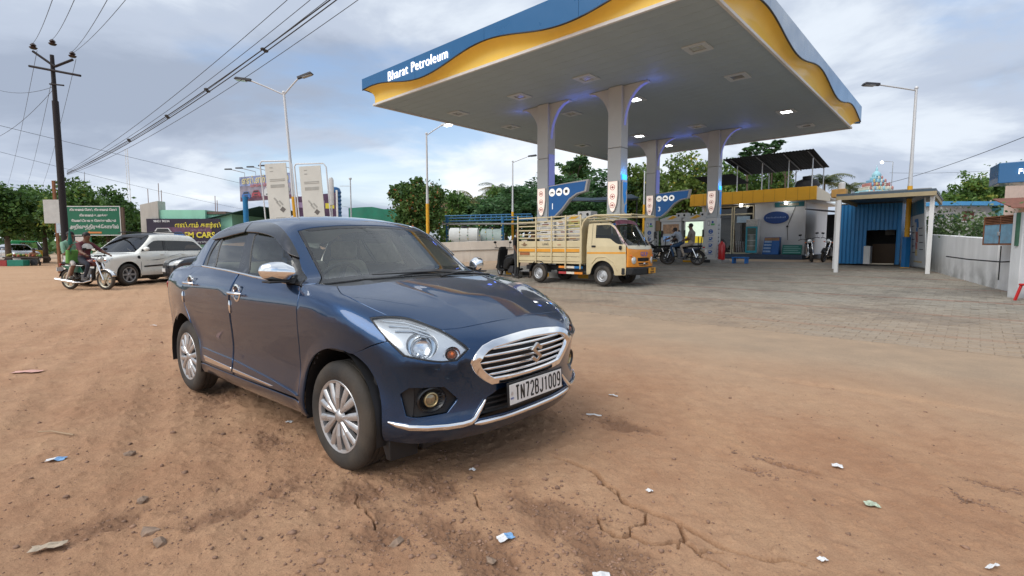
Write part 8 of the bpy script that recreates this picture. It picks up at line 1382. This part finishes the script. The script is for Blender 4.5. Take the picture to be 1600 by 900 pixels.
        if bb_:
            wx = max(v.x for v in bb_) - min(v.x for v in bb_); k = min(1.,(w_ - .2)/max(wx,.01)); mx = (max(v.x for v in bb_) + min(v.x for v in bb_))/2; o.data.transform(frame((w_/2,-.026,z0 + fz*(zt_ - z0)),(1,0,0),(0,0,1)) @ Matrix.Diagonal((k,1,1,1)) @ Matrix.Translation((-mx,0,0)))
    ar = MB(); ar.m = frame((w_*.5,-.026,z0 + .10*(zt_ - z0)),(1,0,0),(0,0,1)); ar.prism([(-.32,0),(-.20,.07),(-.20,.035),(.30,.035),(.30,-.035),(-.20,-.035),(-.20,-.07)],0,.006,'z'); ar.build('arrow',mat('arrow_orange',(.60,.20,.05),.5),g); [MB().box((x - .04,.021,0),(x + .04,.09,zt_)).build('post',DKSTEEL,g) for x in (.15,w_ - .15)]; MB().box((w_ + .01,-.02,z0 - .1),(w_ + .12,.06,zt_ - .05)).build('edge_post',mat('wood_brown',(.10,.07,.05),.9),g)
    for (px0,px1,py0,py1,Yw,lb,nm,m) in ((70,100,312,349,24.,'blank weathered white board on a rusty post left of the utility pole','white_board',mat('board_weathered',(.46,.46,.44),.7,var=.12)),(89,102,349,364,23.5,'small blue and white notice under the blank board','small_notice',mat('notice_pale',(.40,.48,.55),.6,var=.3,vs=5)),(109,140,370,396,22.,'white advertising board below the green direction board','advert_board',mat('board_offwhite',(.58,.56,.53),.6,var=.2,vs=2))):
        a = at(px0,py1,Yw); b = at(px1,py0,Yw); q = thing(nm,lb,'sign',(a.x,Yw,0)); W2 = b.x - a.x; MB().box((0,-.02,a.z),(W2,.02,b.z)).build('panel',m,q,bevel=.004); MB().box((W2*.45,.021,0),(W2*.45 + .1,.11,b.z + (.9 if px0 == 70 else 0))).build('post',mat('rust',(0,0,0)),q)
        if px0 == 109: MB().box((W2,-.03,0),(W2 + .06,.03,b.z + .05)).build('green_edge',mat('edge_green',(.03,.2,.1),.5),q); MB().ball((W2*.35,-.03,(a.z + b.z)/2),(.18,.006,.2),12,8).build('red_print',mat('print_pink',(.40,.14,.12),.5,var=.3),q); [MB().box((W2*.62,-.028,a.z + .15 + .12*k),(W2*.92,-.022,a.z + .19 + .12*k)).build('print_line',mat('ink_dark',(0,0,0)),q) for k in range(3)]
def tamil(s):      # Blender draws glyphs in typed order: move the left-hand vowel signs in front of their letter
    s = s.replace('\u0bca','\u0bc6\u0bbe').replace('\u0bcb','\u0bc7\u0bbe').replace('\u0bcc','\u0bc6\u0bd7'); out = []
    for ch in s:
        if ch in '\u0bc6\u0bc7\u0bc8' and out: out.insert(len(out) - 1,ch)
        else: out.append(ch)
    return ''.join(out)
poles()
def far_right():
    # house with blue roof edge, painted temple finial, hill of roofs
    a = at(1462,372,34.); h = thing('blue_roof_house','white house with bright blue roof edge beyond the boundary wall','house',(a.x,34.,0)); X = lambda px: at(px,350,34.).x - a.x; Z = lambda py: at(1500,py,34.).z; W = mat('house_white',(.62,.64,.66),.7,var=.06)
    MB().box((X(1455),0,0),(X(1548),5,Z(322))).build('wall',W,h); MB().box((X(1455) - .3,-.7,Z(322)),(X(1552),5.2,Z(316))).build('roof_slab',mat('roof_blue',(.08,.32,.62),.5,var=.06),h); MB().box((X(1553),-.3,0),(X(1570),5,Z(325))).build('teal_wing',mat('teal_wall',(.20,.50,.52),.7),h)
    for p0,p1,q0,q1,m in ((1502,1520,330,345,mat('shutter_red',(.16,.05,.04),.7)),(1484,1497,334,345,mat('shutter_green',(.02,.10,.08),.6)),(1462,1474,335,345,mat('shutter_green',(0,0,0)))): o = MB().box((X(p0),-.04,Z(q1)),(X(p1),-.001,Z(q0))).build('window',m,h); MB().box((X(p0) - .06,-.08,Z(q1) - .08),(X(p1) + .06,-.041,Z(q1))).build('sill',W,o)
    t = at(1368,300,42.); g = thing('temple_tower','small painted temple tower with figures above the booth roof','temple tower',(t.x,42.,t.z - 1.)); cs = [mat('temple_%d' % i,c,.6,var=.2,vs=8) for i,c in enumerate(((.30,.55,.62),(.62,.60,.50),(.45,.20,.18),(.20,.40,.55),(.55,.45,.2)))]
    for k,(w_,h_) in enumerate(((1.25,.35),(1.05,.32),(.85,.30),(.62,.28),(.40,.25))):
        z = .75 + sum((.35,.32,.30,.28,.25)[:k]); MB().box((-w_,-w_*.6,z),(w_,w_*.6,z + h_ - .02)).build('tier',cs[k % 4],g,bevel=.05); n = 7 - k
        for j in range(n): MB().ball((-w_ + 2*w_*(j + .5)/n,-w_*.6 - .05,z + h_*.55),(.08,.06,.16),8,6).build('figure',cs[(j + k + 1) % 5],g,smooth=60)
    MB().lathe([(.30,2.25),(.34,2.4),(.22,2.6),(.08,2.72),(.10,2.85),(.03,3.0),(.01,3.2)],14).build('dome',cs[0],g,smooth=50); MB().box((-1.4,-1,-t.z + .6),(1.4,1,.74)).build('base',W,g); MB().ball((.1,-.4,3.35),.10,8,6).build('lamp',LED,g,smooth=60); MB().tube([(1.0,-.4,1.2),(1.0,-.4,3.4),(.1,-.4,3.45)],.03,5).build('lamp_bracket',STEEL,g)
    b = at(1578,330,30.); q = thing('clay_roof_house','pale house with brown tiled lean-to beyond the meter box','house',(b.x,30.,0)); MB().box((.5,0,0),(6,.9,at(1580,288,30.).z)).build('wall',mat('house_peach',(.55,.44,.38),.8,var=.08),q); zz = at(1580,318,30.).z
    for k in range(5): MB().hexa([(-1.2,-1.4 + .25*k,zz - .4 + .12*k),(6,-1.4 + .25*k,zz - .1 + .12*k),(6,-1.13 + .25*k,zz + .03 + .12*k),(-1.2,-1.13 + .25*k,zz - .27 + .12*k)],[(-1.2,-1.4 + .25*k,zz - .34 + .12*k),(6,-1.4 + .25*k,zz - .04 + .12*k),(6,-1.13 + .25*k,zz + .09 + .12*k),(-1.2,-1.13 + .25*k,zz - .21 + .12*k)]).build('tile_course',mat('clay_tile',(0,0,0)),q)
    d = thing('dark_lean_to','dark open lean-to between the shop and the blue booth','lean-to',st(-5.0,27.5)); d.rotation_euler = (0,0,RZ); MB().hexa([(-1.0,-.5,2.4),(.9,-.5,2.15),(.9,4.5,2.3),(-1.0,4.5,2.55)],[(-1.0,-.5,2.46),(.9,-.5,2.21),(.9,4.5,2.36),(-1.0,4.5,2.61)]).build('roof_sheet',DKSTEEL,d); MB().box((-1.0,4.4,0),(1.2,4.5,2.4)).build('back_wall',mat('leanto_dark',(.05,.05,.05),.8,var=.2),d); MB().box((.85,-.3,0),(.92,4.4,2.1)).build('side_wall',mat('leanto_dark',(0,0,0)),d)
far_right()
# ------------------------------------------------------------------ trees
def leafmat(name,a,b,c=None):
    if name in MT: return MT[name]
    m = bpy.data.materials.new(name); m.use_nodes = True; nt = m.node_tree; N = nt.nodes.new; L = nt.links.new; nt.nodes.clear(); o = N('ShaderNodeOutputMaterial'); at_ = N('ShaderNodeAttribute'); at_.attribute_name = 'tone'; r = N('ShaderNodeValToRGB'); e = r.color_ramp.elements; e[0].color = (*a,1); e[1].color = (*b,1); e[1].position = .82
    if c: q = e.new(.88); q.color = (*c,1)
    L(at_.outputs['Fac'],r.inputs[0]); d = N('ShaderNodeBsdfPrincipled'); d.inputs['Roughness'].default_value = .5; d.inputs['Specular IOR Level'].default_value = .35; L(r.outputs[0],d.inputs['Base Color']); t = N('ShaderNodeBsdfTranslucent'); L(r.outputs[0],t.inputs[0]); mx = N('ShaderNodeMixShader'); mx.inputs[0].default_value = .28; L(d.outputs[0],mx.inputs[1]); L(t.outputs[0],mx.inputs[2]); L(mx.outputs[0],o.inputs[0]); MT[name] = m; return m
BARK = mat('bark',(.09,.065,.045),.9,var=.3,vs=6,bump=.4,bs=20)
def leaves(P,size,r,tilt=.9,lw=.5,droop=0.):
    n = len(P); d = r.normal(size=(n,3)); d[:,2] = d[:,2]*tilt - droop; d /= np.linalg.norm(d,axis=1,keepdims=True); u = r.normal(size=(n,3)); u -= (u*d).sum(1,keepdims=True)*d; u /= np.linalg.norm(u,axis=1,keepdims=True); s = (size*r.uniform(.6,1.35,n))[:,None]; w = np.cross(d,u)
    V = np.stack([P - d*s*.5,P + u*s*lw*.5 + w*s*.08,P + d*s*.5,P - u*s*lw*.5 + w*s*.08],1).reshape(-1,3); F_ = np.arange(4*n).reshape(-1,4); return V,F_
def tree(label,base,lobes,n,size,m,seed,kind='round',trunk=.16,name='leafy_tree',group=None,cat='tree',limb=True):
    """lobes: (dx, dy, z, rx, ry, rz) relative to the base"""
    r = np.random.default_rng(seed); n = int(n*1.45); size = size*1.3; root = thing(name,label,cat,base,0,group); vol = np.array([l[3]*l[4]*l[5] for l in lobes])**.7; vol /= vol.sum(); Ps = []; tone = []
    for l,f in zip(lobes,vol):
        k = int(n*f); nc = max(6,k // 38); c = r.normal(size=(nc,3)); c /= np.linalg.norm(c,axis=1,keepdims=True); c *= r.uniform(.35,1.0,(nc,1))**.45*np.clip(1 + .16*r.normal(size=(nc,1)),.6,1.05)
        c = c*np.array(l[3:]) + np.array(l[:3]); cs = r.uniform(.55,1.3,nc)*min(l[3:])*.27; idx = r.integers(0,nc,k); q = np.clip(r.normal(size=(k,3)),-1.7,1.7)*np.array((1,1,.75 if kind == 'round' else .28))*cs[idx,None]; P = c[idx] + q
        ctone = r.random(nc); Ps.append(P); tone.append(np.clip(.55*ctone[idx] + .45*r.random(k),0,1))
    P = np.concatenate(Ps); tone = np.concatenate(tone); ok = P[:,2] > .15; P,tone = P[ok],tone[ok]; V,F_ = leaves(P,size,r,.9 if kind == 'round' else .3,.55 if kind == 'round' else .35); o = np_mesh('crown',V,F_,m,root); a = o.data.attributes.new('tone','FLOAT','POINT'); a.data.foreach_set('value',np.repeat(tone,4).astype(np.float32))
    z0 = min(l[2] for l in lobes); t = MB(); bx = r.normal(0,.1,2); top = (bx[0],bx[1],z0*.8); t.tube([(0,0,-.2),(bx[0]*.5,bx[1]*.5,z0*.4),top],[trunk*1.3,trunk,trunk*.8],9)
    for l in lobes:
        if limb: mid = ((top[0] + l[0])/2 + r.normal(0,.15),(top[1] + l[1])/2,(top[2] + l[2])/2 + .1); t.tube([top,mid,(l[0],l[1],l[2] + l[5]*.4)],[trunk*.6,trunk*.42,trunk*.14],7); [t.tube([mid,(l[0] + r.normal(0,l[3]*.5),l[1] + r.normal(0,l[4]*.5),l[2] + r.normal(0,l[5]*.5))],[trunk*.25,trunk*.06],5) for _ in range(4)]
    t.build('trunk',BARK,root,smooth=60); return root
def at0(px,Y): p = at(px,380,Y); return (p.x,Y,G(p.x,Y))
def zpx(py,Y,base): return at(800,py,Y).z - base[2]
GD_ = leafmat('leaf_dark',(0.024,0.065,0.018),(0.108,0.209,0.047)); GM_ = leafmat('leaf_mid',(0.030,0.084,0.020),(0.149,0.257,0.057),(0.270,0.297,0.054)); GY_ = leafmat('leaf_yellowish',(0.038,0.089,0.019),(0.189,0.270,0.054),(0.513,0.419,0.068)); GF_ = leafmat('leaf_feathery',(0.022,0.068,0.027),(0.092,0.196,0.068)); GR_ = leafmat('leaf_mango',(0.027,0.084,0.022),(0.135,0.223,0.054),(0.459,0.162,0.068)); GV_ = leafmat('leaf_vine',(.03,.07,.02),(.12,.19,.06),(.42,.42,.38))
def blob(px,Y,py_top,wpx,py_bot,seed,n,size,m,label,kind='round',k=4,group='trees behind the station',trunk=.16,name='leafy_tree'):
    b = at0(px,Y); zt,zb = zpx(py_top,Y,b),max(.4,zpx(py_bot,Y,b)); w = wpx*Y/FPX/2; h = (zt - zb)/2; r = np.random.default_rng(seed + 100); L = [(0,0,(zt + zb)/2,w*.62,w*.62,h)]
    for i in range(k): a = 2*PI*i/k + r.uniform(-.4,.4); f = r.uniform(.5,.75); L.append((math.cos(a)*w*.55,math.sin(a)*w*.5,zb + (zt - zb)*r.uniform(.3,.68),w*f*.75,w*f*.75,h*r.uniform(.45,.7)))
    return tree(label,b,L,n,size,m,seed,kind,trunk,name,group)
blob(12,36.,288,95,372,1,5200,.24,GD_,'dark broad tree at the left edge behind the silver sedan',group='trees along the left road'); blob(70,40.,296,80,375,2,4200,.24,GM_,'green tree behind the blank white board',group='trees along the left road'); blob(128,33.,284,95,372,3,5200,.21,GM_,'tallest tree behind the green direction board',group='trees along the left road'); blob(172,38.,292,70,370,4,4000,.22,GD_,'dark tree right of the direction board',group='trees along the left road'); blob(203,44.,318,50,372,5,2600,.22,GD_,'low dark tree left of the grey pier',group='trees along the left road'); blob(38,55.,318,90,378,6,2800,.3,GD_,'farther low tree behind the auto rickshaw',group='trees along the left road')
blob(140,42.,330,90,385,7,3000,.24,GD_,'dark shrubby tree under the direction board',group='trees along the left road')
def mango():
    b = at0(655,29.); Z = lambda py: zpx(py,29.,b); X = lambda px: (at(px,380,29.).x - b[0]); tree('bushy tree with reddish young leaves left of the lit lamp post',b,[(X(652),0,Z(325),1.25,1.2,1.3),(X(640),-.3,Z(305),.75,.8,.62),(X(622),0,Z(300),.5,.5,.35),(X(678),0,Z(312),.7,.7,.9),(X(655),.1,Z(287),.35,.4,.38),(X(668),-.2,Z(345),.8,.8,.7),(X(640),-.2,Z(345),.7,.7,.6)],9000,.15,GR_,11,trunk=.13)
mango()
blob(712,40.,300,60,372,12,3000,.25,GM_,'green tree between the lit lamp and the palms'); blob(765,38.,305,90,372,13,4200,.26,GF_,'feathery dark tree behind the storage tanks',kind='flat',k=6); blob(822,36.,288,110,372,14,5200,.25,GF_,'wide feathery tree left of the column numbered 1',kind='flat',k=7); blob(870,40.,258,90,366,15,5000,.26,GF_,'feathery tree behind the column numbered 1',kind='flat',k=7)
blob(925,37.,262,110,372,16,6200,.24,GF_,'broad feathery tree above the dark shade net',kind='flat',k=7); blob(905,46.,248,60,320,17,2600,.26,GM_,'taller loose tree left of the nearest column'); blob(1000,38.,246,95,375,18,6000,.24,GY_,'yellowish green tree between the column pairs',k=6); blob(1065,40.,236,110,375,19,7000,.24,GY_,'big yellow green tree behind the column numbered 3',k=7); blob(1130,46.,245,90,370,20,5000,.26,GM_,'green tree behind the shop left end'); blob(1190,48.,250,90,350,21,4600,.26,GM_,'green tree under the rooftop shelter'); blob(1040,33.5,335,80,385,22,3600,.18,GF_,'low feathery shrub behind the far pumps',kind='flat'); blob(955,34.,330,90,385,23,3600,.18,GD_,'dark shrub behind the truck cage')
def tuft(label,px,Y,py,w,seed): b = at0(px,Y); Z = lambda q: zpx(q,Y,b); tree(label,b,[(0,0,Z(py),w,w,.35),(w*.8,.1,Z(py) + .5,w*.7,w*.7,.3),(-w*.7,0,Z(py) - .4,w*.6,w*.6,.3)],1500,.26,GF_,seed,'flat',.09,'leafy_tree','trees behind the station')
tuft('thin tree with flat leaf tufts above the column numbered 1',897,44.,258,.8,31); tuft('thin tree with two leaf tufts above the rooftop shelter',1168,44.,236,.9,32); tuft('slim leaf tuft right of the shelter thin tree',1200,46.,232,.7,33)
blob(1500,46.,272,70,360,24,4600,.25,GM_,'left rounded tree behind the blue roofed house',group='trees beyond the right wall'); blob(1550,48.,264,100,360,25,6400,.25,GD_,'largest rounded tree behind the blue roofed house',k=6,group='trees beyond the right wall'); blob(1478,50.,292,40,350,26,1600,.25,GD_,'small sparse tree left of the rounded trees',group='trees beyond the right wall'); blob(1592,50.,282,60,350,27,2600,.26,GM_,'tree behind the blue service sign',group='trees beyond the right wall'); blob(790,47.,292,80,366,29,3600,.27,GM_,'green tree behind the lamp post beside the canopy'); blob(845,48.,280,70,366,30,3600,.27,GF_,'dark feathery tree farther behind the column numbered 1',kind='flat',k=6); blob(1240,55.,300,90,350,28,2500,.3,GD_,'dark far tree behind the black tank')
def palm(label,px,Y,py,seed,n=22,L=2.7,name='coconut_palm',up=.35,cat='palm'):
    r = np.random.default_rng(seed); b = at0(px,Y); root = thing(name,label,cat,b,0,'palms behind the yard'); H = zpx(py,Y,b); MB().tube([(0,0,-.2),(.15,0,H*.5),(.05,0,H)],[.17,.13,.11],9).build('trunk',mat('palm_bark',(.16,.12,.085),.9,var=.3,vs=8),root,smooth=60); mt = leafmat('leaf_palm',(.018,.045,.014),(.085,.12,.035),(.22,.19,.06))
    for k in range(n):
        a = 2*PI*k/n + r.uniform(-.2,.2); el = r.uniform(-.7,1.25) if up < .5 else r.uniform(.1,1.35); LL = L*r.uniform(.8,1.1); V = []; F_ = []; T = []; pts = []
        for i in range(11): t = i/10; rr = LL*t*math.cos(el*(1 - .5*t)); z = LL*(t*math.sin(el) - t*t*(.75 if el > 0 else .35)); pts.append(np.array((rr*math.cos(a),rr*math.sin(a),H + z)))
        side = np.array((-math.sin(a),math.cos(a),0)); q = []
        for i in range(1,10):
            for j in (0,.5):
                p = pts[i]*(1 - j) + pts[i + 1]*j; d = pts[i + 1] - pts[i]; d = d/np.linalg.norm(d); ll = .55*L/2.2*(1 - abs(i/10 - .45)*.9)
                for sg in (-1,1): tip = p + side*sg*ll*.85 + d*ll*.45 + np.array((0,0,-ll*r.uniform(.25,.6))); e = d*.035; q.append((p - e,p + e,tip + e*.3,tip - e*.3))
        Vv = np.array(q).reshape(-1,3); o = np_mesh('frond',Vv,np.arange(len(Vv)).reshape(-1,4),mt,root); tn = o.data.attributes.new('tone','FLOAT','POINT'); tn.data.foreach_set('value',np.full(len(Vv),r.random() if el > -.1 else .95,np.float32)); MB().tube([tuple(p) for p in pts],[.03]*5 + [.015]*6,5).build('midrib',mat('midrib',(.16,.17,.05),.6),o)
palm('coconut palm in the middle of the palm group over the red roof',740,46.,312,41); palm('coconut palm left of the palm group beside the reddish tree',702,44.,315,42,L=2.4); palm('tall coconut palm right of the palm group',778,50.,300,43,L=2.7); palm('small palm between the mango and the palm group',716,52.,322,44,L=2.2)
palm('spiky date palm behind the rooftop shelter posts',1282,44.,288,45,22,2.6,'date_palm',1.); palm('spiky date palm left of the temple tower',1322,46.,296,46,20,2.4,'date_palm',1.); palm('coconut palm behind the feathery tree near the sky',800,52.,303,47,L=2.6)
def vines():
    r = np.random.default_rng(9); root = thing('wall_creeper','leafy creeper heaped along the top of the right boundary wall','creeper',(13.9,16.6,G(13.9,16.6))); o_ = np.array(root.location); P = []
    for (x,y) in zip(np.linspace(15.0,12.15,40),np.linspace(18.8,12.9,40)):
        k = 85; h = 1.05 + .28*abs(math.sin(x*2.3)); q = np.c_[r.normal(x + .55,.3,k),r.normal(y + .1,.3,k),G(x,y) + 1.0 + np.abs(r.normal(0,.36,k))]; P.append(q)
    P = np.concatenate(P) - o_; V,F_ = leaves(P,.10,r,.9,.75); o = np_mesh('foliage',V,F_,GV_,root); a = o.data.attributes.new('tone','FLOAT','POINT'); a.data.foreach_set('value',np.repeat(r.random(len(P)),4).astype(np.float32)); t = MB()
    for k in range(14): u = k/13; x,y = 15.0 - 2.85*u + .5,18.8 - 5.9*u; t.tube([Vector((x,y,G(x,y))) - Vector(o_),Vector((x + .1,y,G(x,y) + .8)) - Vector(o_),Vector((x - .1,y + .2,G(x,y) + 1.4)) - Vector(o_)],[.02,.015,.008],5)
    o = t.build('stems',BARK,root); o['kind'] = 'stuff'
    b = at0(690,29.); tree('low bright shrub beside the blue yard post',(b[0],b[1],b[2]),[(0,0,.9,.7,.5,.6),(.6,0,.7,.5,.4,.45)],900,.13,GM_,77,trunk=.04,name='shrub',cat='shrub')
    root = thing('bare_tree','leafless twiggy tree above the rooftop shelter','tree',at0(1222,44.)); t = MB(); rr = random.Random(5); base = Vector((0,0,0)); Hh = zpx(262,44.,tuple(root.location)); t.tube([(0,0,-.1),(.1,0,Hh*.6),(0,0,Hh)],[.12,.09,.05],7)
    for k in range(9): a = rr.uniform(0,2*PI); p = Vector((0,0,Hh*rr.uniform(.8,1))); q = p + Vector((math.cos(a)*1.0,math.sin(a)*.8,rr.uniform(.5,1.5))); t.tube([p,(p + q)/2 + Vector((.15,0,-.1)),q],[.04,.028,.012],5); [t.tube([q.lerp(p,.3),q + Vector((rr.uniform(-.6,.6),rr.uniform(-.4,.4),rr.uniform(.2,.7)))],[.014,.005],4) for _ in range(2)]
    t.build('branches',BARK,root)
vines()

def far_belt():      # the wooded horizon, one mass far off
    r = np.random.default_rng(21); n = 16000; a = R(1)*(r.uniform(-85,85,n)); d = r.uniform(105,150,n); h = 3.2 + 3.2*fbm(a*9,a*0,1.,4,17) + 1.5*fbm(a*60,a*0,1.,2,19); P = np.c_[np.sin(a)*d,np.cos(a)*d,.3 + np.abs(r.normal(0,.5,n))*np.maximum(h,1.2)*.9]; V,F_ = leaves(P,1.25,r,.9,.8)
    o = np_mesh('far_woods',V,F_,GD_); t = o.data.attributes.new('tone','FLOAT','POINT'); t.data.foreach_set('value',np.repeat(r.random(n),4).astype(np.float32)); tag(o,'distant dark green woods along the horizon','woods',kind='stuff')
far_belt()
